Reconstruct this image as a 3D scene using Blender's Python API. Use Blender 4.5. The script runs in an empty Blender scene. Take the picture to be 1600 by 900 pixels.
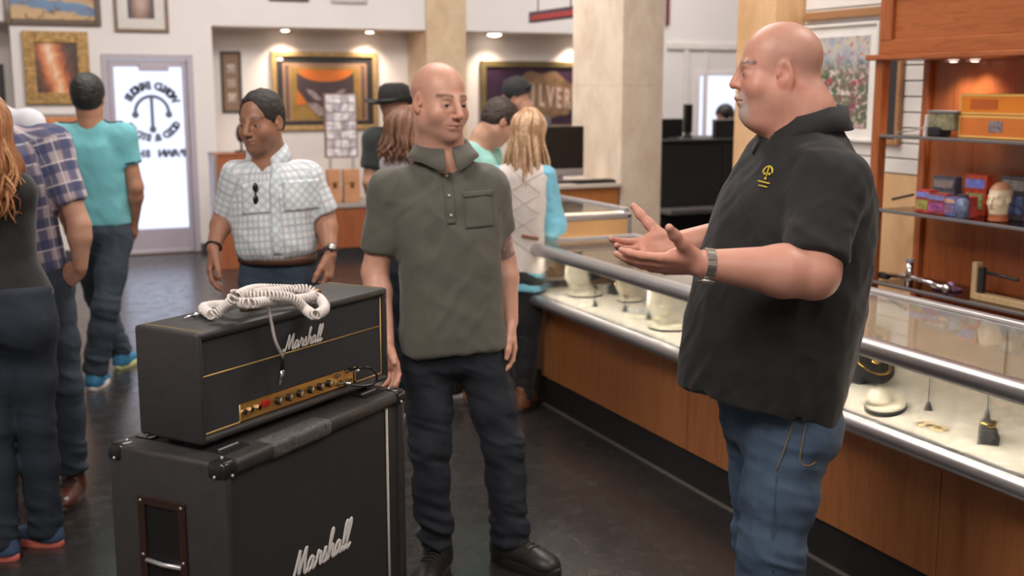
import bpy, bmesh, math, random
import numpy as np
from mathutils import Vector, Matrix
random.seed(7); np.random.seed(7)
sc = bpy.context.scene
col = sc.collection
PI = math.pi
# ------------------------------------------------------------------ camera
F = 1800.0; HZ = 138.0; H = 1.70; YAW = math.radians(24.0)
PITCH = math.atan((450 - HZ) / F)
cam_d = bpy.data.cameras.new('camera'); cam = bpy.data.objects.new('camera', cam_d); col.objects.link(cam)
cam.location = (0, 0, H); cam.rotation_euler = (PI/2 - PITCH, 0, -YAW)
cam_d.sensor_width = 36; cam_d.lens = 36 * F / 1600; cam_d.clip_start = .05; cam_d.clip_end = 100
cam_d.dof.use_dof = True; cam_d.dof.focus_distance = 3.1; cam_d.dof.aperture_fstop = 2.9
sc.camera = cam
# ------------------------------------------------------------------ world, lights, exposure
w = bpy.data.worlds.new('world'); sc.world = w; w.use_nodes = True
bg = w.node_tree.nodes['Background']; bg.inputs[0].default_value = (.78, .82, 1.0, 1); bg.inputs[1].default_value = 1.6
sc.view_settings.view_transform = 'Standard'; sc.view_settings.look = 'None'
sc.view_settings.exposure = 0.0; sc.view_settings.gamma = 1.0; sc.view_settings.use_curve_mapping = False
def area(name, loc, aim, sx, sy, power, c=(1, .93, .87)):
    l = bpy.data.lights.new(name, 'AREA'); l.shape = 'RECTANGLE'; l.size = sx; l.size_y = sy; l.energy = power; l.color = c
    o = bpy.data.objects.new(name, l); col.objects.link(o); o.location = loc
    o.rotation_euler = (Vector(aim) - Vector(loc)).to_track_quat('-Z', 'Y').to_euler()
    return o
area('ceiling_and_fill_light', (-1.0, 1.6, 4.1), (1.0, 3.7, 1.1), 1.5, 1.5, 150)
area('ceiling_and_fill_light', (0.2, -1.2, 3.7), (1.2, 3.4, 1.0), 1.8, 1.0, 55)  # unseen fill lamp, added behind the camera to brighten camera-facing sides
area('ceiling_and_fill_light', (2.2, 5.2, 4.2), (2.2, 5.0, 0), 2.4, 1.2, 115)
area('ceiling_and_fill_light', (3.4, 2.0, 4.2), (2.4, 2.9, 1), 1.6, 1.2, 85)
area('ceiling_and_fill_light', (0.4, 7.6, 4.2), (0.8, 10.6, .3), 2.4, 1.4, 165)
area('ceiling_and_fill_light', (2.9, 8.6, 4.2), (3.9, 11.4, .5), 2.4, 1.4, 175)
area('ceiling_and_fill_light', (7.2, 10.0, 4.2), (7.2, 10.4, 0), 2.0, 2.0, 110)
# ------------------------------------------------------------------ picture rays -> places in the room
_cp, _sp = math.cos(PITCH), math.sin(PITCH)
FW = np.array([math.sin(YAW)*_cp, math.cos(YAW)*_cp, -_sp]); RT = np.array([math.cos(YAW), -math.sin(YAW), 0.]); UP = np.cross(RT, FW)
FH = np.array([math.sin(YAW), math.cos(YAW), 0.]); CAM = np.array([0, 0, H])
def ray(x, y): return FW + RT*(x-800)/F + UP*(450-y)/F
def atz(x, y, z=0): r = ray(x, y); return CAM + r*(z-H)/r[2]
def atY(x, y, Y): r = ray(x, y); return CAM + r*Y/r[1]
def atX(x, y, X): r = ray(x, y); return CAM + r*X/r[0]
def V(x, y, d): r = ray(x, y); return CAM + r*d/(r @ FH)          # at horizontal distance d ahead of the camera
def nrm(v): v = np.asarray(v, float); return v/np.linalg.norm(v)
# ------------------------------------------------------------------ materials
def newmat(name):
    m = bpy.data.materials.new(name); m.use_nodes = True
    nt = m.node_tree; return m, nt, nt.nodes['Principled BSDF']
def coords(nt, kind='Object', scale=(1, 1, 1)):
    tc = nt.nodes.new('ShaderNodeTexCoord'); mp = nt.nodes.new('ShaderNodeMapping')
    nt.links.new(tc.outputs[kind], mp.inputs[0]); mp.inputs['Scale'].default_value = scale
    return mp.outputs[0]
def noise(nt, vec, scale, detail=4, rough=.55, dist=0):
    n = nt.nodes.new('ShaderNodeTexNoise'); nt.links.new(vec, n.inputs['Vector'])
    n.inputs['Scale'].default_value = scale; n.inputs['Detail'].default_value = detail
    n.inputs['Roughness'].default_value = rough; n.inputs['Distortion'].default_value = dist
    return n.outputs['Fac']
def ramp(nt, fac, stops):
    r = nt.nodes.new('ShaderNodeValToRGB'); nt.links.new(fac, r.inputs[0])
    e = r.color_ramp.elements
    while len(e) < len(stops): e.new(.5)
    for el, (p, c) in zip(e, stops): el.position = p; el.color = (*c, 1) if len(c) == 3 else c
    return r.outputs[0]
def bump(nt, bsdf, fac, strength=.2, dist=.01):
    b = nt.nodes.new('ShaderNodeBump'); b.inputs['Strength'].default_value = strength; b.inputs['Distance'].default_value = dist
    nt.links.new(fac, b.inputs['Height']); nt.links.new(b.outputs[0], bsdf.inputs['Normal'])
def mathn(nt, op, a, b=None, c=None):
    n = nt.nodes.new('ShaderNodeMath'); n.operation = op
    for i, v in enumerate((a, b, c)):
        if v is None: continue
        if isinstance(v, (int, float)): n.inputs[i].default_value = v
        else: nt.links.new(v, n.inputs[i])
    return n.outputs[0]
def mixc(nt, fac, a, b):
    n = nt.nodes.new('ShaderNodeMix'); n.data_type = 'RGBA'
    for i, v in ((0, fac), (6, a), (7, b)):
        if isinstance(v, (int, float)): n.inputs[i].default_value = v
        elif isinstance(v, tuple): n.inputs[i].default_value = (*v, 1)
        else: nt.links.new(v, n.inputs[i])
    return n.outputs[2]
def s2l(c): return tuple(((v/255)/12.92 if v/255 <= .04045 else ((v/255+.055)/1.055)**2.4) for v in c)
_M = {}
def mat(name, c, rough=.5, metal=0., var=.06, vs=6., bs=None, bst=.1, bd=.004, spec=.5, stretch=(1, 1, 1), coat=0.):
    if name in _M: return _M[name]
    m, nt, b = newmat(name)
    b.inputs['Roughness'].default_value = rough; b.inputs['Metallic'].default_value = metal
    b.inputs['Specular IOR Level'].default_value = spec; b.inputs['Coat Weight'].default_value = coat
    v = coords(nt, 'Object', stretch)
    lo = tuple(max(0, x*(1-var)) for x in c); hi = tuple(min(1, x*(1+var)) for x in c)
    nt.links.new(ramp(nt, noise(nt, v, vs), [(.3, lo), (.7, hi)]), b.inputs['Base Color'])
    if bs: bump(nt, b, noise(nt, v, bs, 3), bst, bd)
    _M[name] = m; return m
def wood(name, c1, c2, axis=2, rough=.35, scale=3., coat=.2):
    if name in _M: return _M[name]
    m, nt, b = newmat(name); st = [14, 14, 14]; st[axis] = 1.2
    v = coords(nt, 'Object', tuple(st))
    n = noise(nt, v, scale, 6, .6, .6)
    nt.links.new(ramp(nt, n, [(.25, c1), (.55, c2), (.8, tuple(x*.8 for x in c1))]), b.inputs['Base Color'])
    b.inputs['Roughness'].default_value = rough; b.inputs['Coat Weight'].default_value = coat
    bump(nt, b, n, .06, .002); _M[name] = m; return m
def glass(name, tint=(1, 1, 1), refl=.06, rough=.0):
    if name in _M: return _M[name]
    m, nt, b = newmat(name); nt.nodes.remove(b)
    tr = nt.nodes.new('ShaderNodeBsdfTransparent'); tr.inputs[0].default_value = (*tint, 1)
    gl = nt.nodes.new('ShaderNodeBsdfGlossy'); gl.inputs['Roughness'].default_value = rough
    lw = nt.nodes.new('ShaderNodeFresnel'); lw.inputs[0].default_value = 1.5
    mx = nt.nodes.new('ShaderNodeMixShader')
    fac = mathn(nt, 'MINIMUM', mathn(nt, 'ADD', lw.outputs[0], refl-.04), .9)
    nt.links.new(fac, mx.inputs[0]); nt.links.new(tr.outputs[0], mx.inputs[1]); nt.links.new(gl.outputs[0], mx.inputs[2])
    nt.links.new(mx.outputs[0], nt.nodes['Material Output'].inputs[0]); _M[name] = m; return m
def emis(name, c, s):
    if name in _M: return _M[name]
    m, nt, b = newmat(name); b.inputs['Base Color'].default_value = (*c, 1)
    b.inputs['Emission Color'].default_value = (*c, 1); b.inputs['Emission Strength'].default_value = s; _M[name] = m; return m
# ------------------------------------------------------------------ mesh helpers
class MB:
    def __init__(s): s.v = []; s.f = []
    def add(s, v, f):
        o = len(s.v); s.v += [tuple(float(q) for q in p) for p in v]; s.f += [tuple(i+o for i in q) for q in f]; return s
    def box(s, lo, hi, bev=0.):
        x0, y0, z0 = lo; x1, y1, z1 = hi
        if bev <= 0:
            return s.add([(x0,y0,z0),(x1,y0,z0),(x1,y1,z0),(x0,y1,z0),(x0,y0,z1),(x1,y0,z1),(x1,y1,z1),(x0,y1,z1)],
                  [(0,3,2,1),(4,5,6,7),(0,1,5,4),(1,2,6,5),(2,3,7,6),(3,0,4,7)])
        bm = bmesh.new(); bmesh.ops.create_cube(bm, size=1)
        for q in bm.verts: q.co = Vector(((x0+x1)/2+q.co.x*(x1-x0), (y0+y1)/2+q.co.y*(y1-y0), (z0+z1)/2+q.co.z*(z1-z0)))
        bmesh.ops.bevel(bm, geom=bm.edges[:], offset=bev, segments=3, profile=.5, affect='EDGES')
        bm.verts.index_update()
        s.add([q.co for q in bm.verts], [[q.index for q in f.verts] for f in bm.faces]); bm.free(); return s
    def cyl(s, a, b, r0, r1=None, n=16, caps=True):
        r1 = r0 if r1 is None else r1
        a = np.array(a, float); b = np.array(b, float); d = nrm(b-a)
        u = nrm(np.cross(d, (0,0,1) if abs(d[2]) < .9 else (1,0,0))); w_ = np.cross(d, u)
        vs = [];
        for c, r in ((a, r0), (b, r1)):
            vs += [c + r*(math.cos(t)*u + math.sin(t)*w_) for t in np.linspace(0, 2*PI, n, endpoint=False)]
        fs = [(i, (i+1) % n, n+(i+1) % n, n+i) for i in range(n)]
        if caps: fs += [tuple(range(n))[::-1], tuple(range(n, 2*n))]
        return s.add(vs, fs)
    def tube(s, pts, r, n=8, closed=False, flat=None):
        pts = np.array(pts, float); N = len(pts); rr = np.full(N, r) if np.isscalar(r) else np.array(r)
        tg = np.gradient(pts, axis=0) if not closed else (np.roll(pts, -1, 0)-np.roll(pts, 1, 0))
        tg /= np.linalg.norm(tg, axis=1)[:, None]+1e-12
        u = np.cross(tg[0], (0,0,1) if abs(tg[0][2]) < .9 else (1,0,0)); vs = []
        ang = np.linspace(0, 2*PI, n, endpoint=False)
        for i in range(N):
            u = u - tg[i]*(u@tg[i]); u = u/(np.linalg.norm(u)+1e-12); w_ = np.cross(tg[i], u)
            vs += [pts[i] + rr[i]*(math.cos(t)*u + math.sin(t)*w_) for t in ang]
        M_ = N if closed else N-1
        fs = [(i*n+j, i*n+(j+1) % n, ((i+1) % N)*n+(j+1) % n, ((i+1) % N)*n+j) for i in range(M_) for j in range(n)]
        if not closed: fs += [tuple(range(n))[::-1], tuple(range((N-1)*n, N*n))]
        if flat is not None:
            fn, fc, k = flat; fn = np.array(fn)
            vs = [q - fn*(((q-fc)@fn)*(1-k)) for q in vs]
        return s.add(vs, fs)
    def lathe(s, prof, c=(0,0,0), n=24, sx=1., sy=1.):
        vs = []; m_ = len(prof)
        for r, z in prof:
            vs += [(c[0]+sx*r*math.cos(t), c[1]+sy*r*math.sin(t), c[2]+z) for t in np.linspace(0, 2*PI, n, endpoint=False)]
        fs = [(i*n+j, i*n+(j+1) % n, (i+1)*n+(j+1) % n, (i+1)*n+j) for i in range(m_-1) for j in range(n)]
        fs += [tuple(range(n))[::-1], tuple(range((m_-1)*n, m_*n))]
        return s.add(vs, fs)
    def ball(s, c, r, n=12, sc_=(1,1,1)):
        pr = [(r*math.sin(t)*1., -r*math.cos(t)*sc_[2]) for t in np.linspace(.02, PI-.02, n)]
        return s.lathe(pr, c, 2*n, sc_[0], sc_[1])
    def prism(s, poly, z0, z1):      # poly in xy
        n = len(poly)
        return s.add([(x, y, z0) for x, y in poly]+[(x, y, z1) for x, y in poly],
            [tuple(range(n))[::-1], tuple(range(n, 2*n))]+[(i, (i+1) % n, n+(i+1) % n, n+i) for i in range(n)])
    def xf(s, M_):
        M_ = Matrix(M_) if not isinstance(M_, Matrix) else M_
        s.v = [tuple(M_ @ Vector(p)) for p in s.v]; return s
    def build(s, name, m, parent=None, smooth=False, loc=None):
        me = bpy.data.meshes.new(name); me.from_pydata(s.v, [], s.f); me.update()
        return link(name, me, m, parent, smooth, loc)
def link(name, me, m, parent=None, smooth=False, loc=None):
    if m is not None:
        for q in (m if isinstance(m, list) else [m]): me.materials.append(q)
    if smooth: me.polygons.foreach_set('use_smooth', np.ones(len(me.polygons), bool))
    o = bpy.data.objects.new(name, me); col.objects.link(o)
    if parent: o.parent = parent
    if loc is not None: o.location = loc
    return o
def empty(name, loc=(0,0,0), rz=0.):
    o = bpy.data.objects.new(name, None); col.objects.link(o); o.location = tuple(loc); o.rotation_euler = (0, 0, rz); o.empty_display_size = .1; return o
def tag(o, label, cat, group=None, kind=None):
    o['label'] = label; o['category'] = cat
    if group: o['group'] = group
    if kind: o['kind'] = kind
    return o
def struct(o): o['kind'] = 'structure'; return o
def smooth_by_angle(o, ang=40):
    me = o.data; me.polygons.foreach_set('use_smooth', np.ones(len(me.polygons), bool))
    me.set_sharp_from_angle(angle=math.radians(ang)); return o
def copy_tree(o, parent=None):
    c = o.copy(); col.objects.link(c); c.parent = parent
    for ch in list(o.children): copy_tree(ch, c)
    return c
def text_mesh(body, size, extrude=.001, bold=0.):
    cu = bpy.data.curves.new('t', 'FONT'); cu.body = body; cu.size = size; cu.extrude = extrude; cu.align_x = 'CENTER'; cu.align_y = 'CENTER'; cu.offset = bold
    cu.resolution_u = 3
    o = bpy.data.objects.new('t', cu); col.objects.link(o)
    dg = bpy.context.evaluated_depsgraph_get(); me = bpy.data.meshes.new_from_object(o.evaluated_get(dg))
    bpy.data.objects.remove(o); bpy.data.curves.remove(cu)
    vs = [tuple(q.co) for q in me.vertices]; fs = [tuple(p.vertices) for p in me.polygons]; bpy.data.meshes.remove(me)
    return vs, fs
# ================================================================== the room
YB = 12.35; YA = 13.0; ZS = 2.336; ZC = 4.3
M_wall = mat('white_wall_paint', (.74, .70, .69), .7, var=.03, vs=2, bs=60, bst=.04)
M_wall2 = mat('alcove_paint', (.78, .72, .69), .7, var=.03, vs=2)
M_ceil = mat('ceiling_paint', (.72, .70, .68), .8)
def floor_mat():
    m, nt, b = newmat('dark_sealed_concrete')
    v = coords(nt, 'Object'); n1 = noise(nt, v, .7, 5, .6); n2 = noise(nt, v, 9, 6, .7); n3 = noise(nt, v, 2.3, 4, .6, 1.5)
    c = ramp(nt, n1, [(.3, (.016, .0145, .0145)), (.5, (.027, .024, .0235)), (.72, (.040, .035, .033))])
    sc1 = ramp(nt, n2, [(.60, (0, 0, 0)), (.75, (.55, .55, .55))])
    c = mixc(nt, sc1, c, (.075, .07, .066))
    c = mixc(nt, ramp(nt, n3, [(.55, (0, 0, 0)), (.75, (.4, .4, .4))]), c, (.045, .03, .025))
    nt.links.new(c, b.inputs['Base Color'])
    nt.links.new(ramp(nt, n2, [(.3, (.17,)*3), (.75, (.36,)*3)]), b.inputs['Roughness'])
    b.inputs['Specular IOR Level'].default_value = .7
    bump(nt, b, noise(nt, v, 25, 4), .03, .003)
    return m
M_floor = floor_mat()
fl = struct(MB().box((-4.2, -2.2, -.1), (10.2, 13.3, 0)).build('floor', M_floor))
struct(MB().box((-4.2, -2.2, ZC), (10.2, 13.3, ZC+.1)).build('ceiling', M_ceil))
struct(MB().box((-4.2, -2.2, 0), (-4.1, 13.3, ZC)).build('wall_left', M_wall))
struct(MB().box((-4.2, -2.2, 0), (10.2, -2.1, ZC)).build('wall_front', M_wall))
struct(MB().box((10.1, -2.2, 0), (10.2, 13.3, ZC)).build('wall_far_right', M_wall))
DX0, DX1, DZ = 1.015, 1.905, 2.04
XL = .20
WX0, WX1 = atY(1093, 118, YB)[0], atY(1150, 118, YB)[0]+.35
WZ0, WZ1 = atY(1100, 217, YB)[2], atY(1100, 118, YB)[2]
mb = MB()
mb.box((XL, YB, 0), (DX0, YB+.12, ZC)); mb.box((DX0, YB, DZ), (DX1, YB+.12, ZC)); mb.box((DX1, YB, 0), (2.111, YB+.12, ZC))
mb.box((2.111, YB, ZS), (4.449, YB+.12, ZC)); mb.box((-4.1, YB, ZS), (XL, YB+.12, ZC))
mb.box((4.93, YB, ZS), (6.95, YB+.12, ZC))
mb.box((6.95, YB, 0), (WX0, YB+.12, ZC)); mb.box((WX0, YB, 0), (WX1, YB+.12, WZ0)); mb.box((WX0, YB, WZ1), (WX1, YB+.12, ZC)); mb.box((WX1, YB, 0), (10.1, YB+.12, ZC))
struct(mb.build('wall_back', M_wall))
mb = MB(); mb.box((-4.1, YA, 0), (XL+.1, YA+.1, 2.5)); mb.box((2.0, YA, 0), (7.0, YA+.1, 2.5))
mb.box((2.011, YB+.12, 0), (2.111, YA, ZS)); mb.box((6.95, YB+.12, 0), (7.05, YA, ZS)); mb.box((XL, YB+.12, 0), (XL+.1, YA, ZS))
struct(mb.build('wall_alcove', M_wall2))
mb = MB(); mb.box((2.011, YB+.12, ZS), (4.449, YA, ZS+.06)); mb.box((4.93, YB+.12, ZS), (7.05, YA, ZS+.06)); mb.box((-4.1, YB+.12, ZS), (XL+.1, YA, ZS+.06))
struct(mb.build('ceiling_alcove', M_wall2))
# stone columns
def stone_mat(name, a, b_):
    m, nt, b = newmat(name); v = coords(nt, 'Object', (1, 1, .6))
    n = noise(nt, v, 3.2, 8, .62, 1.4); n2 = noise(nt, v, 14, 5, .7)
    c = ramp(nt, n, [(.25, a), (.55, b_), (.8, tuple(x*1.12 for x in b_))])
    c = mixc(nt, ramp(nt, n2, [(.5, (0,)*3), (.8, (.35,)*3)]), c, tuple(x*.7 for x in a))
    nt.links.new(c, b.inputs['Base Color']); b.inputs['Roughness'].default_value = .42; return m
M_st1 = stone_mat('travertine_stone', (.52, .36, .22), (.66, .50, .34)); M_st2 = stone_mat('cream_travertine', (.62, .48, .36), (.75, .63, .51)); M_st3 = stone_mat('honey_marble', (.58, .34, .16), (.72, .46, .25))
def column(name, lo, hi, m, label):
    r = empty(name, ((lo[0]+hi[0])/2, (lo[1]+hi[1])/2, 0)); tag(r, label, 'column'); ox, oy = r.location[:2]
    z = 0.; k = 0
    while z < ZC-.02:                       # stacked stone slabs with fine joints
        z1 = min(ZC, z+.86)
        MB().box((lo[0]-ox, lo[1]-oy, z+.0004), (hi[0]-ox, hi[1]-oy, z1-.0004), .0012).build('stone_slab', m, r); z = z1; k += 1
    MB().box((lo[0]-ox+.01, lo[1]-oy+.01, 0), (hi[0]-ox-.01, hi[1]-oy-.01, ZC-.001)).build('core', m, r)
    return r
column('stone_column', (4.452, YB-.02, 0), (4.925, YA-.02, ZC), M_st1, 'tan stone column between the two lit wall alcoves at the back')
C2X, C2Y = 4.10, 7.28
column('stone_column', (C2X, C2Y, 0), (C2X+.335, C2Y+.78, ZC), M_st2, 'cream stone column rising behind the flat monitor')
column('stone_column', (4.20, 5.66, 0), (4.58, 6.04, ZC), M_st3, 'honey marble pilaster behind the face of the man in black')
# right wall: slatwall over stone
XW = 4.4
wr = struct(MB().box((XW+.012, -2.1, 0), (XW+.15, 5.66, ZC)).build('wall_right', mat('slatwall_groove', (.30, .27, .25), .8)))
M_slat = mat('off_white_slat', (.76, .73, .70), .5, var=.03)
zb = 1.25; pitch = .0815
sl_me = None
for i in range(17):
    z = zb + i*pitch
    o = MB().box((-.014, -2.2, .003), (.0, 2.2, pitch-.004), .003).build('slat', M_slat, wr, loc=(XW+.012, 3.44, z)) if sl_me is None else None
    if o is None:
        o = bpy.data.objects.new('slat', sl_me); col.objects.link(o); o.parent = wr; o.location = (XW+.012, 3.44, z)
    else: sl_me = o.data
MB().box((XW-.004, 1.24, 0), (XW+.012, 5.65, zb-.004)).build('stone_panel', M_st3, wr)
M_cherry = wood('cherry_wood', (.21, .050, .014), (.36, .105, .032), 2, .32); M_cherry_h = wood('cherry_wood_across', (.22, .055, .016), (.38, .115, .036), 1, .32)
M_oakrail = wood('brown_rail_wood', (.25, .12, .05), (.40, .20, .09), 1)
z_r = 2.085
tag(MB().box((XW-.035, 4.62, z_r), (XW-.003, 5.62, z_r+.05), .008).build('wooden_rail', M_oakrail), 'brown wooden ledge rail along the white slat wall above the flower print', 'rail')
# ------------------------------------------------------------------ door
M_dframe = mat('grey_painted_steel', (.42, .38, .44), .45, var=.03); M_alu = mat('brushed_aluminium', (.55, .53, .54), .38, .7, var=.05)
d = struct(empty('door_1', ((DX0+DX1)/2, YB, 0)))
ox = d.location.x
def dbox(n, x0, x1, z0, z1, y0=-.02, y1=.10, m=M_dframe, b=.004): return MB().box((x0-ox, y0, z0), (x1-ox, y1, z1), b).build(n, m, d)
dbox('frame_side', DX0, DX0+.06, 0, DZ); dbox('frame_side', DX1-.06, DX1, 0, DZ); dbox('frame_top', DX0+.06, DX1-.06, DZ-.06, DZ)
gx0, gx1, gz0, gz1 = 1.13, 1.80, .262, 1.915
dbox('door_stile', DX0+.065, gx0, .01, DZ-.065, .01, .06); dbox('door_stile', gx1, DX1-.065, .01, DZ-.065, .01, .06)
dbox('door_rail', gx0, gx1, .06, gz0, .01, .06); dbox('door_rail', gx0, gx1, gz1, DZ-.065, .01, .06)
dbox('kick_plate', gx0, gx1, .012, .058, .0, .06, mat('worn_sill', (.62, .58, .66), .3, .3))
dbox('door_closer', 1.37, 1.66, 1.872, 1.945, -.05, .01, M_dframe, .008)
dbox('threshold', DX0, DX1, 0, .012, -.06, .1, mat('dark_threshold', (.10, .07, .05), .6))
MB().box((gx0-ox, .03, gz0), (gx1-ox, .036, gz1)).build('door_glass', glass('door_glass', (.97, .98, 1), .05), d)
M_let = mat('grey_glass_lettering', (.13, .14, .20), .6)
def letter(ch, size, cx, cz, rot, parent):
    vs, fs = text_mesh(ch, size, .001, size*.085)
    R = Matrix.Rotation(rot, 4, 'Z')
    out = []
    for p in vs:
        q = R @ Vector(p); out.append((cx-ox - q.x, .026+q.z, cz + q.y))     # mirrored: painted for people outside
    m = MB(); m.add(out, [f[::-1] for f in fs]); return m.build('letter', M_let, parent)
lx, lz = 1.484, 1.475
def arc_text(s, rad, a0, a1, size, top):
    chars = list(s); n = len(chars)
    for i, ch in enumerate(chars):
        if ch == ' ': continue
        a = a0 + (a1-a0)*i/(n-1)              # angle measured for the outside reader, mirrored in x
        x = rad*math.sin(a); z = rad*math.cos(a)
        if top: letter(ch, size, lx - x, lz + z, -a, d)
        else: letter(ch, size, lx - x, lz - z, a, d)
arc_text('WORLD FAMOUS', .25, -1.05, 1.05, .105, True)
arc_text('GOLD & SILVER', .28, -1.0, 1.0, .10, False)
for i, ch in enumerate('PAWN SHOP'):
    if ch != ' ': letter(ch, .10, 1.49 + (4-i)*.070, 1.035, 0, d)
m = MB(); m.tube([(lx-ox+.165*math.sin(a), .028, lz-.02+.165*math.cos(a)-.0) for a in np.linspace(-1.5, 1.5, 18)], .017)
m.tube([(lx-ox, .028, lz+.14), (lx-ox, .028, lz-.17)], .017)
for x, z in ((-.165, -.04), (.165, -.04), (0, -.19)): m.ball((lx-ox+x, .028, lz+z), .036, 8, (1, .3, 1))
m.build('emblem', M_let, d)
M_dark_metal = mat('dark_metal', (.06, .06, .065), .4, .6)
m = MB(); m.tube([(gx0-.045-ox, -.02, .95), (gx0-.045-ox, -.07, .97), (gx0-.045-ox, -.07, 1.25), (gx0-.045-ox, -.02, 1.27)], .012); m.build('pull_handle', M_alu, d, True)
# far window and doors on the back right
wn = struct(empty('window_1', ((WX0+WX1)/2, YB, WZ0)))
oxw, ozw = wn.location.x, WZ0
for nm, lo, hi in (('frame_side', (WX0-.05, -.02, WZ0-.05), (WX0, .1, WZ1+.05)), ('frame_side', (WX1, -.02, WZ0-.05), (WX1+.05, .1, WZ1+.05)), ('frame_top', (WX0, -.02, WZ1), (WX1, .1, WZ1+.05)), ('sill', (WX0, -.05, WZ0-.05), (WX1, .1, WZ0))):
    MB().box((lo[0]-oxw, lo[1], lo[2]-ozw), (hi[0]-oxw, hi[1], hi[2]-ozw), .004).build(nm, M_wall, wn)
MB().box((WX0-oxw, .04, 0), (WX1-oxw, .045, WZ1-WZ0)).build('pane', glass('window_glass', (.98, .98, 1), .05), wn)
def yx(px, Y=YB, py=150): return atY(px, py, Y)[0]
M_trimw = mat('warm_white_trim', (.72, .68, .65), .5)
tr = struct(empty('trim_1', (7.3, YB, 0)))
for px, wd, zt in ((1066, .07, 2.16), (1098, .05, 2.14)):
    x = yx(px); MB().box((x-7.3, -.035, 0), (x-7.3+wd, -.001, zt), .006).build('upright', M_trimw, tr)
MB().box((yx(1040)-7.3, -.04, 2.17), (9.2-7.3, -.001, 2.25), .008).build('head_trim', M_trimw, tr)
# baseboard under the door wall
struct(MB().box((XL+.02, YB-.014, 0), (DX0-.002, YB-.001, .09), .004).build('baseboard_back', mat('dark_baseboard', (.05, .045, .045), .5)))
struct(MB().box((DX1+.002, YB-.014, 0), (2.10, YB-.001, .09), .004).build('baseboard_back_right', _M['dark_baseboard']))
# ------------------------------------------------------------------ framed pictures
def picmat(name, fn):
    m, nt, b = newmat(name); b.inputs['Roughness'].default_value = .35
    tc = nt.nodes.new('ShaderNodeTexCoord'); sp = nt.nodes.new('ShaderNodeSeparateXYZ'); nt.links.new(tc.outputs['Generated'], sp.inputs[0])
    c = fn(nt, sp.outputs[0], sp.outputs[2], tc.outputs['Generated']); nt.links.new(c, b.inputs['Base Color']); return m
def wrapn(nt, vec, s, det=4, dist=1.): return noise(nt, vec, s, det, .6, dist)
def gt(nt, a, v, soft=.03):
    mr = nt.nodes.new('ShaderNodeMapRange'); mr.inputs[1].default_value = v-soft; mr.inputs[2].default_value = v+soft; nt.links.new(a, mr.inputs[0]); return mr.outputs[0]
def picture(name, label, x0, x1, z0, z1, Y, frame_m, fw, mats, cat='picture', mat_w=0., mat_m=None, group=None, fd=.03, inner=None):
    r = empty(name, ((x0+x1)/2, Y, z0)); tag(r, label, cat, group); cx = (x0+x1)/2; hx = (x1-x0)/2; hz = z1-z0
    for n_, lo, hi in (('frame_side', (-hx, -fd, 0), (-hx+fw, -.001, hz)), ('frame_side', (hx-fw, -fd, 0), (hx, -.001, hz)), ('frame_bottom', (-hx+fw, -fd, 0), (hx-fw, -.001, fw)), ('frame_top', (-hx+fw, -fd, hz-fw), (hx-fw, -.001, hz))):
        MB().box(lo, hi, .006).build(n_, frame_m, r)
    a = fw
    if mat_w:
        MB().box((-hx+fw, -fd*.45, fw), (hx-fw, -.002, hz-fw)).build('mount', mat_m, r); a = fw+mat_w
        MB().box((-hx+a, -fd*.5, a), (hx-a, -fd*.46, hz-a)).build('print', mats, r)
    else: MB().box((-hx+a, -fd*.5, a), (hx-a, -.002, hz-a)).build('canvas', mats, r)
    return r
M_fr_dark = wood('dark_frame_wood', (.045, .022, .012), (.10, .05, .025), 0); M_fr_gold = mat('antique_gold_frame', (.46, .30, .13), .4, .35, var=.25, vs=25, bs=40, bst=.4)
M_fr_bronze = mat('carved_bronze_gold_frame', (.33, .19, .06), .45, .3, var=.45, vs=22, bs=30, bst=.7, bd=.01); M_fr_blk = mat('black_frame', (.03, .027, .026), .4)
def f_land(nt, x, z, g):
    n = wrapn(nt, g, 3.5, 5, 1.2); zz = mathn(nt, 'ADD', z, mathn(nt, 'MULTIPLY', mathn(nt, 'SUBTRACT', n, .5), .22))
    zz = mathn(nt, 'ADD', zz, mathn(nt, 'MULTIPLY', mathn(nt, 'SUBTRACT', x, .5), .18))
    c = ramp(nt, zz, [(.05, (.52, .33, .14)), (.16, (.45, .30, .15)), (.19, (.09, .17, .30)), (.33, (.10, .20, .36)), (.37, (.50, .33, .14)), (.5, (.34, .16, .07)), (.7, (.20, .26, .34)), (1, (.45, .48, .5))])
    return mixc(nt, gt(nt, wrapn(nt, g, 9, 4), .63, .05), c, (.10, .05, .03))
def pz(px, py, Y): p = atY(px, py, Y); return p[0], p[2]
x0, zA = pz(8, 38, YB); x1, _ = pz(158, 38, YB)
picture('framed_painting', 'wide dark-framed landscape with blue and tan bands, at the top left edge', x0, x1, zA, zA+.62, YB, M_fr_dark, .055, picmat('blue_tan_landscape', f_land), fd=.045)
x0, zA = pz(179, 50, YB); x1, _ = pz(264, 50, YB)
def f_port(nt, x, z, g):
    n = wrapn(nt, g, 3, 3, .5)
    ex = mathn(nt, 'SUBTRACT', x, .5); ez = mathn(nt, 'SUBTRACT', z, .35)
    dd = mathn(nt, 'SQRT', mathn(nt, 'ADD', mathn(nt, 'MULTIPLY', ex, ex), mathn(nt, 'MULTIPLY', mathn(nt, 'MULTIPLY', ez, ez), .6)))
    c = ramp(nt, mathn(nt, 'ADD', dd, mathn(nt, 'MULTIPLY', n, .2)), [(.2, (.42, .30, .24)), (.35, (.28, .15, .11)), (.5, (.06, .035, .05)), (1, (.03, .02, .03))]); return c
picture('framed_print', 'brown-framed portrait print with a wide pale mount above the glass door', x0, x1, zA, zA+.72, YB, wood('walnut_frame', (.10, .055, .03), (.20, .12, .07), 0), .035, picmat('portrait_print', f_port), mat_w=.10, mat_m=mat('pale_mount', (.62, .58, .55), .25))
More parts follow.
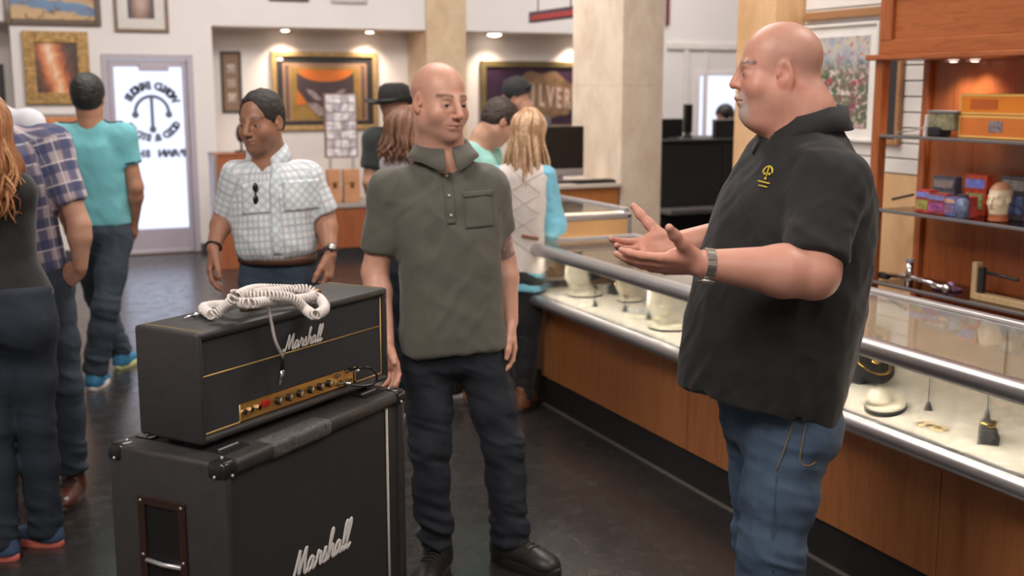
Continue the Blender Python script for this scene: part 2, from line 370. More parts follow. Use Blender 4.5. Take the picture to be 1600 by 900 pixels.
x0, zA = pz(41, 163, YB); x1, zB = pz(136, 50, YB)
def f_draped(nt, x, z, g):
    n = wrapn(nt, g, 2.2, 4, 2.2)
    ex = mathn(nt, 'SUBTRACT', x, .42); ez = mathn(nt, 'SUBTRACT', z, .55)
    u = mathn(nt, 'ADD', mathn(nt, 'MULTIPLY', ex, 1.6), mathn(nt, 'MULTIPLY', ez, .5))
    dd = mathn(nt, 'ADD', mathn(nt, 'ABSOLUTE', u), mathn(nt, 'MULTIPLY', mathn(nt, 'SUBTRACT', n, .45), .75))
    return ramp(nt, dd, [(.0, (.80, .60, .45)), (.18, (.72, .33, .14)), (.36, (.50, .13, .04)), (.55, (.16, .05, .02)), (.8, (.06, .03, .02))])
picture('framed_painting', 'orange drapery painting in a carved bronze-gold frame left of the door', x0, x1, zA, zB, YB, M_fr_bronze, .11, picmat('orange_drapery', f_draped), fd=.05)
x0, zB = pz(52, 176, YB); x1, _ = pz(138, 176, YB)
picture('framed_print', 'small orange print in a silver frame behind the turquoise shoulder', x0, x1, zB-.42, zB, YB, mat('silver_frame', (.52, .48, .47), .35, .4), .03, mat('orange_print', (.55, .20, .07), .4, var=.5, vs=9), mat_w=.02, mat_m=mat('beige_mount', (.50, .36, .26), .5))
for k, (a, b_, y, t) in enumerate(((420, 482, 1, 'dark-framed picture high above the alcove, only its lower edge in view'), (517, 573, 5, 'silver-framed picture high above the alcove, only its lower edge in view'))):
    x0, zA = pz(a, y, YB); x1, _ = pz(b_, y, YB)
    picture('framed_picture', t, x0, x1, zA, zA+.5, YB, M_fr_dark if k == 0 else _M['silver_frame'], .03, mat('pale_print', (.6, .55, .52), .5), mat_w=.04, mat_m=_M['pale_mount'])
x0, zB = pz(343, 80, YA); x1, zA = pz(379, 176, YA)
r = picture('framed_display', 'narrow black frame holding three small stacked cards in the left alcove', x0, x1, zA, zB, YA, M_fr_blk, .025, mat('brown_card_mount', (.23, .14, .09), .6))
for k in range(3):
    c = MB().box((-.045, -.019, .12+k*.155), (.045, -.0155, .12+k*.155+.095)).build('card', mat('grey_card_a', (.40, .33, .27), .5, var=.5, vs=30) if k != 1 else mat('tan_card', (.38, .29, .22), .5), r)
x0, zB = pz(422, 80, YA); x1, zA = pz(590, 202, YA)
bw, bh = x1-x0, zB-zA
r = picture('framed_poster', 'large gold-framed poster of a dark eyed mask under an orange arc, in the left alcove', x0, x1, zA, zB, YA, M_fr_gold, .055, M_fr_blk, fd=.05)
# poster bands, each a thin layer
hx = bw/2
def layer(nm, x0, x1, z0, z1, y, m): return MB().box((x0, -y, z0), (x1, -.02, z1)).build(nm, m, r)
M_b1 = mat('plum_band', (.13, .075, .06), .4); M_b2 = mat('tan_line', (.42, .25, .15), .4); M_b3 = mat('ochre_band', (.26, .155, .04), .4, var=.2); M_b4 = mat('dark_plum', (.055, .035, .04), .4)
layer('poster_band', -hx+.13, hx-.13, .11, bh-.13, .026, M_b2); layer('poster_band', -hx+.145, hx-.145, .12, bh-.145, .027, M_b1)
layer('poster_band', -hx+.20, hx-.20, .12, bh-.16, .028, M_b2); layer('poster_band', -hx+.21, hx-.21, .12, bh-.17, .029, M_b3)
arc = [(-.30, bh-.20), (.30, bh-.20)] + [(.30*math.cos(t), bh-.22-.11*math.sin(t)) for t in np.linspace(.05, PI-.05, 14)]
face = [(-.33, bh-.23), (-.28, bh-.27)] + [(.28*math.cos(t), bh-.25-.085*math.sin(t)) for t in np.linspace(PI-.1, .1, 12)] + [(.28, bh-.27), (.33, bh-.23), (.33, .42), (.22, .30), (.10, .13), (-.06, .13), (-.20, .30), (-.33, .47)]
def flat(nm, poly, y, m): return MB().prism(poly, -.002, 0).xf(Matrix(((1, 0, 0, 0), (0, 0, 1, -y), (0, 1, 0, 0), (0, 0, 0, 1)))).build(nm, m, r)
flat('orange_arc', arc, .031, mat('orange_ink', (.52, .13, .02), .45)); flat('mask_face', face, .0335, M_b4)
flat('orange_corner', [(-.33, .45), (-.22, .30), (-.34, .28)], .032, _M['orange_ink'])
M_grey_ink = mat('grey_pink_ink', (.25, .19, .19), .5, var=.5, vs=30)
for s in (-1, 1): flat('eye', [(s*(.05+.18*t), .34+.12*t+.035*math.sin(t*PI)*k) for k in (1,) for t in np.linspace(0, 1, 8)] + [(s*(.05+.18*t), .34+.12*t-.045*math.sin(t*PI)) for t in np.linspace(1, 0, 8)][1:-1], .036, M_grey_ink)
flat('feather', [(-.22, .30), (-.10, .16), (.02, .15), (-.04, .24), (-.12, .31)], .036, M_grey_ink)
MB().box((-hx+.065, -.034, bh-.10), (-hx+.13, -.03, bh-.065)).build('price_tag', mat('white_paper', (.80, .78, .76), .6), r)
# silver poster in the right alcove
x0, zB = pz(749, 95, YA); zA = zB-.84; x1 = x0+1.52
r = picture('framed_poster', 'dark purple poster lettered SILVER behind the man in the black cap', x0, x1, zA, zB, YA, mat('olive_gold_frame', (.16, .12, .05), .45, .3, var=.2), .07, mat('deep_purple', (.035, .018, .035), .3, var=.2, vs=3), fd=.05)
M_gold_ink = mat('brown_gold_ink', (.17, .10, .055), .45, var=.4, vs=8); M_let2 = mat('pale_lettering', (.45, .33, .29), .5, var=.15, vs=9)
blob = [((.52+.04*math.sin(5*t))*math.cos(t)*.9+.06, .42+(.30+.03*math.sin(7*t))*math.sin(t)) for t in np.linspace(0, 2*PI, 40, endpoint=False)]
flat('scroll_ground', blob, .028, M_gold_ink)
for i, ch in enumerate('& SILVER'):
    if ch == ' ': continue
    vs, fs = text_mesh(ch, .25, .002, .006); cx = -.42+i*.118
    MB().add([(cx+p[0]*.62, -.033-p[2], .46-.012*i+p[1]*(1.55-.03*i)-p[0]*.1) for p in vs], fs).build('letter', M_let2, r)
x0, zB = pz(-8, 100, YA); _, zA = pz(5, 160, YA)
x1 = pz(5, 100, YA)[0]
picture('framed_picture', 'dark framed picture cut by the left edge of the photo, upper left alcove', x1-.5, x1, zA, zB, YA, M_fr_blk, .03, mat('dark_print', (.05, .04, .06), .4))
# alcove downlights
M_lamp = emis('lamp_glow', (1, .86, .70), 14.)
def downlight(x, y, z, label, power=9, bulb=.05, spot=True, drop=.0):
    r = empty('downlight', (x, y, z)); tag(r, label, 'downlight', 'recessed alcove downlights')
    m = MB(); m.lathe([(bulb*1.0, -.012), (bulb*1.45, -.012), (bulb*1.45, -.001), (bulb*1.0, -.001), (bulb*1.0, -.012)], n=20); m.build('trim_ring', mat('white_trim_ring', (.75, .72, .70), .4), r)
    MB().ball((0, 0, -.006), bulb*.98, 8, (1, 1, .35)).build('bulb', M_lamp, r, True)
    if spot:
        l = bpy.data.lights.new('downlight_spot', 'SPOT'); l.energy = power; l.spot_size = math.radians(105); l.spot_blend = 1.; l.color = (1, .80, .62); l.shadow_soft_size = .05
        lo = bpy.data.objects.new('lamp_beam', l); col.objects.link(lo); lo.parent = r; lo.location = (0, 0, -.04); lo.rotation_euler = (math.radians(12), 0, 0)
    return r
downlight(pz(440, 75, YA)[0], YA-.20, ZS, 'alcove downlight over the left end of the mask poster', 45)
downlight(pz(570, 75, YA)[0], YA-.20, ZS, 'alcove downlight over the right end of the mask poster', 45)
xx = atz(769, 54, ZS-.01); downlight(xx[0], YA-.25, ZS, 'bright bowl-shaped alcove lamp left above the SILVER poster', 55, .085)
downlight(atY(893, 70, YA)[0], YA-.2, ZS, 'alcove lamp right above the SILVER poster beside the cream column', 55)
# ================================================================== display cases
M_steel = mat('satin_steel_rail', (.55, .53, .535), .34, .9, var=.04); M_lam = wood('orange_wood_laminate', (.31, .100, .030), (.43, .160, .052), 2, .4, 2.2, .1)
M_blk_kick = mat('black_vinyl_kick', (.018, .017, .018), .45, var=.2, vs=12); M_deck = mat('cream_deck_fabric', (.80, .74, .62), .85, var=.03, vs=10)
M_glass = glass('case_glass', (.985, .985, .98), .045); M_cream = mat('cream_velvet', (.83, .76, .60), .7, var=.05, vs=20); M_velvet = mat('black_velvet', (.016, .015, .017), .75, var=.2, vs=20); M_gold = mat('polished_gold', (.75, .50, .16), .25, 1., var=.1)
M_maple = mat('maple_laminate', (.62, .36, .16), .5, var=.06, vs=4)
M_strip = emis('case_strip_glow', (1, .93, .80), 11.)
def display_case(label, X0, X1, Y0, Y1, zt, zd, panel_x, lit=True, endpanel=None):
    r = empty('display_case', ((X0+X1)/2, (Y0+Y1)/2, 0)); tag(r, label, 'display case'); ox, oy = r.location[:2]
    def bx(n, lo, hi, m, b=0.): return MB().box((lo[0]-ox, lo[1]-oy, lo[2]), (hi[0]-ox, hi[1]-oy, hi[2]), b).build(n, m, r)
    bx('kick_base', (panel_x+.02, Y0, 0), (X1-.03, Y1, .16), M_blk_kick)
    bx('kick_trim', (panel_x+.0, Y0, 0), (panel_x+.02, Y1, .009), mat('kick_edge_trim', (.12, .105, .095), .5), .002)
    n = max(1, round((Y1-Y0)/1.4))
    for i in range(n):
        a = Y0+(Y1-Y0)*i/n; b = Y0+(Y1-Y0)*(i+1)/n
        bx('front_panel', (panel_x, a+.002, .165), (panel_x+.03, b-.002, zd-.06), M_lam, .002)
    bx('body', (panel_x+.031, Y0+.01, .16), (X1-.02, Y1-.01, zd-.06), M_lam)
    bx('deck', (X0+.012, Y0, zd-.06), (X1, Y1, zd), M_deck)
    m = MB(); N = 14; prof = [(-.012, -.058), (-.028, -.045), (-.034, -.03), (-.03, -.012), (-.012, .002), (.02, .004), (.02, -.058)]
    vs = [(X0+x-ox+.012, y-oy, zd+z) for y in (Y0, Y1) for x, z in prof]; k = len(prof)
    m.add(vs, [tuple(range(k)), tuple(range(k, 2*k))[::-1]]+[(i, (i+1) % k, k+(i+1) % k, k+i) for i in range(k)]); smooth_by_angle(m.build('deck_edge', M_steel, r), 60)
    # top rail: rounded steel section
    prof = [(-.024+.0, -.03), (-.032, -.018), (-.034, .0), (-.028, .016), (-.012, .026), (.012, .028), (.034, .022), (.036, .006), (.012, .004), (.01, -.03)]
    m = MB(); k = len(prof); vs = [(X0+x-ox+.012, y-oy, zt+z) for y in (Y0, Y1) for x, z in prof]
    m.add(vs, [tuple(range(k)), tuple(range(k, 2*k))[::-1]]+[(i, (i+1) % k, k+(i+1) % k, k+i) for i in range(k)]); smooth_by_angle(m.build('top_rail', M_steel, r), 60)
    bx('rear_rail', (X1-.035, Y0, zt-.012), (X1+.005, Y1, zt+.026), M_alu, .006)
    bx('end_rail', (X0+.04, Y1-.03, zt-.01), (X1-.035, Y1, zt+.024), M_alu, .004)
    bx('front_glass', (X0+.004, Y0, zd+.005), (X0+.009, Y1, zt-.03), M_glass)
    bx('top_glass', (X0+.045, Y0, zt+.008), (X1-.036, Y1-.03, zt+.014), M_glass)
    bx('end_glass', (X0+.015, Y1-.02, zd), (X1-.04, Y1-.014, zt-.012), M_glass)
    n = max(2, round((Y1-Y0)/.8))
    for i in range(n):
        a = Y0+(Y1-Y0)*i/n; b = Y0+(Y1-Y0)*(i+1)/n
        bx('rear_door', (X1-.028+.010*(i % 2), a-.01*(i > 0), zd+.002), (X1-.020+.010*(i % 2), b, zt-.013), mat('cream_sliding_door', (.66, .55, .44), .4))
    if lit:
        l = bpy.data.lights.new('case_strip', 'AREA'); l.shape = 'RECTANGLE'; l.size = .02; l.size_y = Y1-Y0-.1; l.energy = 15*(Y1-Y0); l.color = (1, .93, .80)
        lo = bpy.data.objects.new('strip_lamp', l); col.objects.link(lo); lo.parent = r; lo.location = (X0+.05-ox, (Y0+Y1)/2-oy, zt-.03); lo.rotation_euler = (0, math.radians(-35), 0)
    if lit: bx('light_strip', (X0+.026, Y0+.03, zt-.026), (X0+.046, Y1-.05, zt-.012), M_strip)
    return r
zt, zd = .885, .642
c1 = display_case('long glass jewellery case with steel rails beside the man in black', 2.50, 3.19, 1.15, 5.50, zt, zd, 2.625)
c2 = display_case('taller glass case with maple end panel beside the woman in the white vest', 2.52, 3.30, 5.76, 7.15, 1.0, .64, 2.64)
ox, oy = c2.location[:2]
MB().box((2.53-ox, 5.722-oy, .17), (3.285-ox, 5.757-oy, .965), .003).build('end_panel', M_maple, c2)
MB().box((3.268-ox, 5.72-oy, .2), (3.30-ox, 5.765-oy, .99), .004).build('corner_post', M_alu, c2)
MB().box((2.53-ox, 5.72-oy, .966), (3.30-ox, 5.76-oy, .998), .006).build('end_rim', M_alu, c2)
pf = empty('filler_post', (2.66, 5.58, 0)); tag(pf, 'narrow pale post joining the two glass cases', 'post')
MB().box((-.03, -.06, .17), (.1, .07, .57), .004).build('post', mat('tan_post', (.34, .20, .12), .5), pf); MB().box((-.045, -.07, 0), (.1, .08, .19), .004).build('foot', M_blk_kick, pf)
# ------------------------------------------------------------------ jewellery
def deckpt(px, py): return atz(px, py, zd)
def neck_form(px, py, rz, label, s=1., group='cream necklace forms in the long case'):
    p = deckpt(px, py); r = empty('necklace_form', p, rz); tag(r, label, 'necklace stand', group)
    m = MB(); m.lathe([(.001, 0), (.078*s, 0), (.084*s, .006), (.08*s, .014), (.001, .015)], n=28, sx=1.15); m.build('base', M_cream, r, True)
    m = MB(); m.lathe([(.085*s, -.0), (.087*s, .004), (.085*s, .008)], n=28, sx=1.15); m.build('base_edge', M_velvet, r, True)
    # sloping bust: shield shape leaning back
    pl = [(-.055, .0), (.055, .0), (.075, .06), (.078, .10), (.05, .125), (.032, .165), (-.032, .165), (-.05, .125), (-.078, .10), (-.075, .06)]
    m = MB().prism([(x*s, y*s) for x, y in pl], 0, .014); m.xf(Matrix.Translation((0, .02*s, .012)) @ Matrix.Rotation(math.radians(62), 4, 'X')); smooth_by_angle(m.build('bust', M_cream, r), 30)
    m = MB(); a = np.linspace(-.1, PI+.1, 20); pts = np.array([(.045*s*math.cos(t), -.0+0*t, .075*s-.045*s*math.sin(t)) for t in a])
    pts = [(x, .02*s-.012+(z-.0)*.53-.004, .016+z*.88) for x, y, z in pts]; m.tube(pts, .0022, 6); m.build('necklace', M_gold, r, True)
    return r
neck_form(862, 437, .5, 'cream necklace form nearest the woman in the white vest', 1.15)
neck_form(913, 461, .4, 'cream necklace form with round base, second from the white vest', 1.05)
neck_form(1047, 512, .45, 'cream necklace form just left of the black shirt hem', 1.1)
neck_form(984, 470, .4, 'small cream necklace form in the middle of the row', .75)
def tbar(px, py, h, label, group='thin black earring stands'):
    p = deckpt(px, py); r = empty('earring_stand', p, -.3); tag(r, label, 'earring stand', group)
    MB().lathe([(.001, 0), (.014, 0), (.013, .006), (.005, .03), (.001, .031)], n=14).build('base', M_velvet, r, True)
    MB().cyl((0, 0, .02), (0, 0, h), .0022, n=8).build('rod', M_velvet, r)
    MB().box((-.006, -.03, h-.006), (.006, .03, h+.008), .003).build('top_bar', M_velvet, r)
    for s in (-1, 1): MB().tube([(.007, s*.02, h), (.008, s*.02, h-.012), (.0075, s*.02+.004, h-.02), (.007, s*.02, h-.024)], .0018, 6).build('earring', M_gold, r, True)
    return r
for px, py, h, t in ((929, 479, .10, 'thin black earring stand beside the second cream necklace form'), (976, 487, .075, 'shortest thin black earring stand, in front of the small cream form'), (1013, 499, .115, 'thin black earring stand, left of the close pair'), (1027, 497, .125, 'thin black earring stand, right of the close pair'), (1450, 641, .14, 'thin black earring stand right of the oval cream tray')): tbar(px, py, h, t)
def black_form(px, py, label, rz=.4, s=1.):
    p = deckpt(px, py); r = empty('necklace_form', p, rz); tag(r, label, 'necklace stand')
    pl = [(.078*math.cos(t)*s, .075*s+.075*math.sin(t)*s) for t in np.linspace(0, 2*PI, 26, endpoint=False)]
    m = MB().prism(pl, 0, .02); m.xf(Matrix.Translation((0, 0, .015)) @ Matrix.Rotation(math.radians(42), 4, 'X')); smooth_by_angle(m.build('bust', M_velvet, r), 40)
    MB().box((-.03*s, .05*s, 0), (.03*s, .12*s, .06*s), .006).build('easel', M_velvet, r)
    R = Matrix.Translation((0, 0, .015)) @ Matrix.Rotation(math.radians(42), 4, 'X')
    m = MB(); m.tube([tuple(R @ Vector((.062*math.cos(t)*s, .08*s+.062*math.sin(t)*s, .0225))) for t in np.linspace(PI*.93, PI*2.07, 26)], .0052, 8); m.build('necklace', M_gold, r, True)
    m = MB()
    for x, y, q in ((0, .058, .013), (.006, .078, .011), (-.004, .09, .008)): m.ball(tuple(R @ Vector((x*s, y*s, .023))), q*s, 6, (1, 1, .8))
    m.build('pendant', M_gold, r, True); return r
black_form(1381, 606, 'black oval bust with a gold collar necklace and pendant, right of the black shirt', .25, 1.4)
black_form(975, 462, 'black bust standing behind the small cream form', .4, .8)
black_form(933, 440, 'black bust standing behind the second cream form', .4, .7)
p = deckpt(1384, 638); r = empty('oval_tray', p, .62); tag(r, 'oval cream padded tray with black rim below the black bust', 'jewellery tray')
MB().lathe([(.001, 0), (.098, 0), (.1, .006), (.098, .013), (.001, .014)], n=36, sx=1.25, sy=.66).build('rim', M_velvet, r, True)
MB().lathe([(.001, .012), (.092, .012), (.092, .018), (.08, .022), (.001, .020)], n=36, sx=1.25, sy=.66).build('pad', M_cream, r, True)
m = MB(); m.lathe([(.001, 0), (.062, 0), (.066, .01), (.06, .022), (.001, .024)], n=32, sx=1.4, sy=.6); m.xf(Matrix.Translation((.01, .028, .022)) @ Matrix.Rotation(math.radians(14), 4, 'X')); m.build('raised_pad', M_cream, r, True)
for i, (px, py) in enumerate(((1444, 664), (1458, 668), (1470, 672))):
    p = deckpt(px, py); m = MB(); m.tube([(.021*math.cos(t), .021*math.sin(t), .0024) for t in np.linspace(0, 2*PI, 24, endpoint=False)], .0022, 6, True)
    o = m.build('gold_bangle', M_gold, None, True, tuple(p)); tag(o, ('leftmost', 'middle', 'rightmost')[i]+' of three thin gold rings lying on the cream deck', 'ring', 'gold rings lying on the deck')
p = deckpt(1545, 690); r = empty('bracelet_stand', p, .7); tag(r, 'black faceted bracelet stand with gold band and thin rod, right end of the case', 'bracelet stand')
m = MB(); m.add([(-.045, -.03, 0), (.045, -.03, 0), (.045, .03, 0), (-.045, .03, 0), (-.055, -.02, .025), (.055, -.02, .025), (.03, .03, .05), (-.03, .03, .05), (0, .01, .085)],
  [(0, 3, 2, 1), (0, 1, 5, 4), (1, 2, 6, 5), (2, 3, 7, 6), (3, 0, 4, 7), (4, 5, 8), (5, 6, 8), (6, 7, 8), (7, 4, 8)]); m.build('pedestal', M_velvet, r)
m = MB(); m.tube([(.034*math.cos(t), .006+.02*math.sin(t), .058+.004*math.sin(3*t)) for t in np.linspace(0, 2*PI, 26, endpoint=False)], .006, 8, True); m.build('gold_band', M_gold, r, True)
MB().cyl((0, .01, .08), (0, .01, .19), .0024, n=8).build('rod', M_velvet, r); MB().cyl((0, .01, .075), (0, .01, .10), .01, .004, n=10).build('collar', M_velvet, r)
p = deckpt(1340, 590); m = MB(); m.tube([(.05*math.cos(t)*1.3, .03*math.sin(t), .003+.002*math.sin(5*t)) for t in np.linspace(0, 2*PI, 40, endpoint=False)], .0018, 6, True)
tag(m.build('gold_chain', M_gold, None, True, tuple(p)), 'thin gold chain lying on the deck next to the black shirt', 'chain')
# ================================================================== wooden wall shelf
XF, XB, YP = 4.0, 4.372, 4.55; Y0c = 1.3
M_edge = mat('grey_shelf_edge', (.20, .19, .20), .35, .5); M_shglass = glass('smoked_shelf_glass', (.62, .50, .46), .08)
r = empty('wall_shelf_cabinet', ((XF+XB)/2, 3.0, 0)); tag(r, 'tall cherry wood shelf cabinet with panelled header on the right wall', 'cabinet'); ox, oy = r.location[:2]
def bx(n, lo, hi, m, b=0., par=None): return MB().box((lo[0]-ox, lo[1]-oy, lo[2]), (hi[0]-ox, hi[1]-oy, hi[2]), b).build(n, m, par or r)
bx('front_post', (XF, YP-.035, 0), (XF+.05, YP+.02, 1.85), M_cherry, .004)
bx('front_post', (XF, Y0c, 0), (XF+.05, Y0c+.055, 1.85), M_cherry, .004)
YBK = atX(1447, 150, XB-.02)[1]
bx('back_panel', (XB-.02, Y0c, 0), (XB, YBK, 1.86), M_cherry); bx('back_stile', (XB-.05, YBK-.045, 0), (XB-.021, YBK, 1.86), M_cherry, .004)
hd = bx('header', (XF+.02, Y0c, 1.86), (XB, YP-.0, 2.6), M_cherry_h)
bx('header_cornice', (XF-.035, Y0c-.02, 1.835), (XB-.03, YP+.055, 1.862), M_cherry_h, .006)
bx('header_bottom_rail', (XF, Y0c, 1.863), (XF+.019, YP+.0, 1.93), M_cherry_h, .004); bx('header_top_rail', (XF, Y0c, 2.15), (XF+.019, YP+.0, 2.6), M_cherry_h, .004)
for ya, yb in ((YP-.08, YP), (2.7, 2.78), (Y0c, Y0c+.08)): bx('header_stile', (XF-.002, ya, 1.93), (XF+.019, yb, 2.15), M_cherry, .004)
for z in (1.472, 1.106, .739):
    s = bx('glass_shelf', (XF+.02, Y0c+.06, z-.006), (XB-.052, YP-.045+.0, z+.002), M_shglass)
    bx('shelf_edge', (XF-.005, Y0c+.06, z-.012), (XF+.0195, YP-.04, z+.004), M_edge, .004)
bx('base_shelf', (XF+.01, Y0c+.06, .05), (XB-.052, YP-.04, .5), M_cherry)
for px in (1490, 1583):
    p = atz(px, 94, 1.834); rr = empty('cabinet_downlight', (min(max(p[0], XF+.1), XB-.1), p[1], 1.834)); tag(rr, 'round puck light under the shelf header, '+('left' if px < 1500 else 'right')+' one', 'downlight', 'puck lights under the shelf header')
    MB().lathe([(.028, -.008), (.04, -.008), (.04, 0), (.028, 0), (.028, -.008)], n=20).build('trim_ring', M_alu, rr); MB().ball((0, 0, -.003), .027, 7, (1, 1, .3)).build('bulb', emis('puck_glow', (1, .88, .74), 5.), rr, True)
    l = bpy.data.lights.new('puck', 'SPOT'); l.energy = 5; l.spot_size = 2.2; l.spot_blend = .8; l.color = (1, .85, .7); l.shadow_soft_size = .03
    lo = bpy.data.objects.new('lamp_beam', l); col.objects.link(lo); lo.parent = rr; lo.location = (0, 0, -.03)
# flower print and the half hidden frame on the slat wall
def wall_picture(name, label, y0, y1, z0, z1, frame_m, fw, pm, mw=0., mm=None, X=XW-.004):
    r = picture(name, label, -(y1-y0)/2, (y1-y0)/2, z0, z1, 0, frame_m, fw, pm, mat_w=mw, mat_m=mm)
    r.location = (X, (y0+y1)/2, z0); r.rotation_euler = (0, 0, -PI/2); return r
def f_flower(nt, x, z, g):
    n = wrapn(nt, g, 6, 5, .8); n2 = wrapn(nt, g, 14, 4, .4)
    sky = ramp(nt, n, [(.35, (.28, .34, .50)), (.6, (.55, .50, .42))]); green = ramp(nt, n, [(.3, (.04, .09, .05)), (.5, (.12, .17, .09)), (.65, (.22, .08, .10))])
    c = mixc(nt, gt(nt, mathn(nt, 'ADD', z, mathn(nt, 'MULTIPLY', mathn(nt, 'SUBTRACT', n, .5), .5)), .68, .08), green, sky)
    fl_ = mathn(nt, 'MULTIPLY', gt(nt, n2, .56, .05), mathn(nt, 'SUBTRACT', 1., gt(nt, z, .72, .1)))
    c = mixc(nt, fl_, c, ramp(nt, x, [(.2, (.55, .40, .42)), (.5, (.72, .62, .58)), (.9, (.60, .42, .44))]))
    return mixc(nt, mathn(nt, 'MULTIPLY', gt(nt, wrapn(nt, g, 11, 3), .62, .04), gt(nt, z, .25, .1)), c, (.40, .07, .09))
wall_picture('framed_print', 'flower garden print with wide white mount behind the head of the man in black', 4.975, 5.66-.02, 1.405, 2.06, mat('white_frame', (.74, .71, .68), .5), .02, picmat('flower_garden', f_flower), .055, mat('white_mount', (.80, .77, .74), .6))
wall_picture('framed_picture', 'brown wooden frame with dark inside, half hidden by the shelf post', 4.79, 5.2-.235, 1.40, 1.90, M_oakrail, .03, mat('dark_backing', (.03, .028, .03), .6))
# ------------------------------------------------------------------ things on the shelves
def shelf(px, zs, dx): return atz(px[0], px[1], zs)
def onshelf(px, zi, X):      # place at pixel column, fixed depth X on shelf zi
    z = (1.4745, 1.1085, .7415)[zi]; p = atX(px, 200, X); return np.array([X, p[1], z])
M_ora = mat('orange_box_card', (.68, .19, .035), .5, var=.08); M_yel = mat('yellow_box_trim', (.80, .50, .14), .5)
def toybox(px, zi, X, dy, h, dx, label, dz=0., printed=True, mb_=None):
    p = onshelf(px, zi, X); r = empty('toy_train_box', (p[0], p[1], p[2]+dz), 0); tag(r, label, 'box', 'orange train boxes')
    MB().box((0, -dy/2, 0), (dx, dy/2, h), .003).build('carton', mb_ or M_ora, r)
    for n_, lo, hi in (('border', (-.0015, -dy/2+.002, h-.012), (.001, dy/2-.002, h-.002)), ('border', (-.0015, -dy/2+.002, .002), (.001, dy/2-.002, .010)), ('border', (-.0015, -dy/2+.002, .01), (.001, -dy/2+.010, h-.012)), ('border', (-.0015, dy/2-.010, .01), (.001, dy/2-.002, h-.012))):
        MB().box(lo, hi).build(n_, M_yel, r)
    return r
b1 = toybox(1550, 0, 4.12, .40, .105, .2, 'lower orange train box with a grey printed panel on the upper shelf')
MB().box((-.002, -.06, .03), (.001, .02, .08)).build('print_panel', mat('grey_print', (.25, .20, .22), .5, var=.5, vs=50), b1)
b2 = toybox(1551, 0, 4.12, .41, .095, .2, 'upper orange train box with bright yellow edges on the upper shelf', .1065, mb_=mat('bright_orange_card', (.80, .24, .02), .5))
MB().box((-.002, -.02, .025), (.001, .14, .07)).build('print_panel', mat('red_orange_print', (.55, .12, .02), .5), b2)
p = onshelf(1473, 0, 4.12); r = empty('model_wagon', p, 0); tag(r, 'small grey and olive model wagon left of the orange boxes', 'model train')
MB().box((-.03, -.10, .03), (.03, .07, .11), .006).build('body', mat('olive_print', (.22, .20, .12), .5, var=.6, vs=25), r); MB().box((-.04, -.02, 0), (.04, .06, .045), .01).build('front_truck', M_velvet, r); MB().box((-.035, -.11, .11), (.035, .075, .122), .003).build('roof', mat('grey_tin', (.25, .25, .26), .4, .4), r)
MB().cyl((-.03, .08, .0), (-.03, .07, .10), .012, n=10).build('chimney', mat('pale_tin', (.6, .57, .55), .5), r)
p1 = onshelf(1400, 0, 4.15); p2 = onshelf(1450, 0, 4.08); m = MB(); m.tube([p1-p1+[0, 0, .006], (p2-p1)*.5+[0, 0, .02], (p2-p1)+[0, 0, .045]], .004, 8)
tag(m.build('thin_rod', mat('pale_rod', (.50, .42, .38), .4), None, True, tuple(p1)), 'thin pale rod leaning across the left end of the upper shelf', 'rod')
cols = [((.42, .05, .04), 1448, .10, .11), ((.30, .05, .05), 1470, .12, .10), ((.10, .15, .40), 1490, .10, .09), ((.45, .06, .05), 1512, .085, .10), ((.09, .10, .14), 1480, .14, .17), ((.55, .07, .03), 1530, .12, .19), ((.07, .06, .08), 1590, .16, .20)]
names = ['red toy package at the left end of the middle shelf', 'dark red toy package, second on the middle shelf', 'blue toy package in the middle shelf pile', 'red toy package in front of the tall red box', 'grey toy package standing behind the left pile', 'tall red and black toy box left of the cream head', 'dark comic-coloured box behind the cream head']
for (c, px, wd, h), t in zip(cols, names):
    back = h > .13; X = 4.20 if back else 4.07
    p = onshelf(px, 1, X); r = empty('toy_package', p, random.uniform(-.15, .15)); tag(r, t, 'package', 'toy packages on the middle shelf')
    MB().box((0, -wd/2, 0), (.05, wd/2, h), .004).build('pack', mat('toy_card_%d' % px, c, .35, var=.5, vs=22), r)
    MB().box((-.003, -wd*.38, h*.15), (.0, wd*.38, h*.55)).build('blister', mat('toy_print_%d' % px, tuple(min(.7, v*.5+random.uniform(.02, .35)) for v in c), .2, var=.6, vs=40), r)
    MB().box((-.003, -wd*.42, h*.68), (.0, wd*.42, h*.9)).build('title_band', mat('toy_band_%d' % px, tuple(min(.8, .15+v) for v in c[::-1]), .3, var=.4, vs=30), r)
p = onshelf(1512, 1, 4.04); r = empty('small_jar', p); tag(r, 'small blue-grey jar in front of the tall red toy box', 'jar'); MB().lathe([(.001, 0), (.03, 0), (.03, .08), (.022, .088), (.022, .1), (.001, .1)], n=18).build('body', mat('blue_grey_print', (.15, .18, .30), .3, var=.5, vs=40), r, True)
MB().cyl((0, 0, .1), (0, 0, .112), .024, n=16).build('lid', mat('dark_lid', (.05, .05, .07), .4), r)
p1 = onshelf(1405, 1, 4.1); m = MB(); m.box((-.006, -.13, 0), (.006, .02, .012), .003); o = m.build('dark_stick', M_dark_metal, None, False, (p1[0], p1[1], p1[2]+.07)); o.rotation_euler = (math.radians(-14), 0, 0)
o.location.z = p1[2]+.04; tag(o, 'short dark stick propped at the left end of the middle shelf', 'stick')
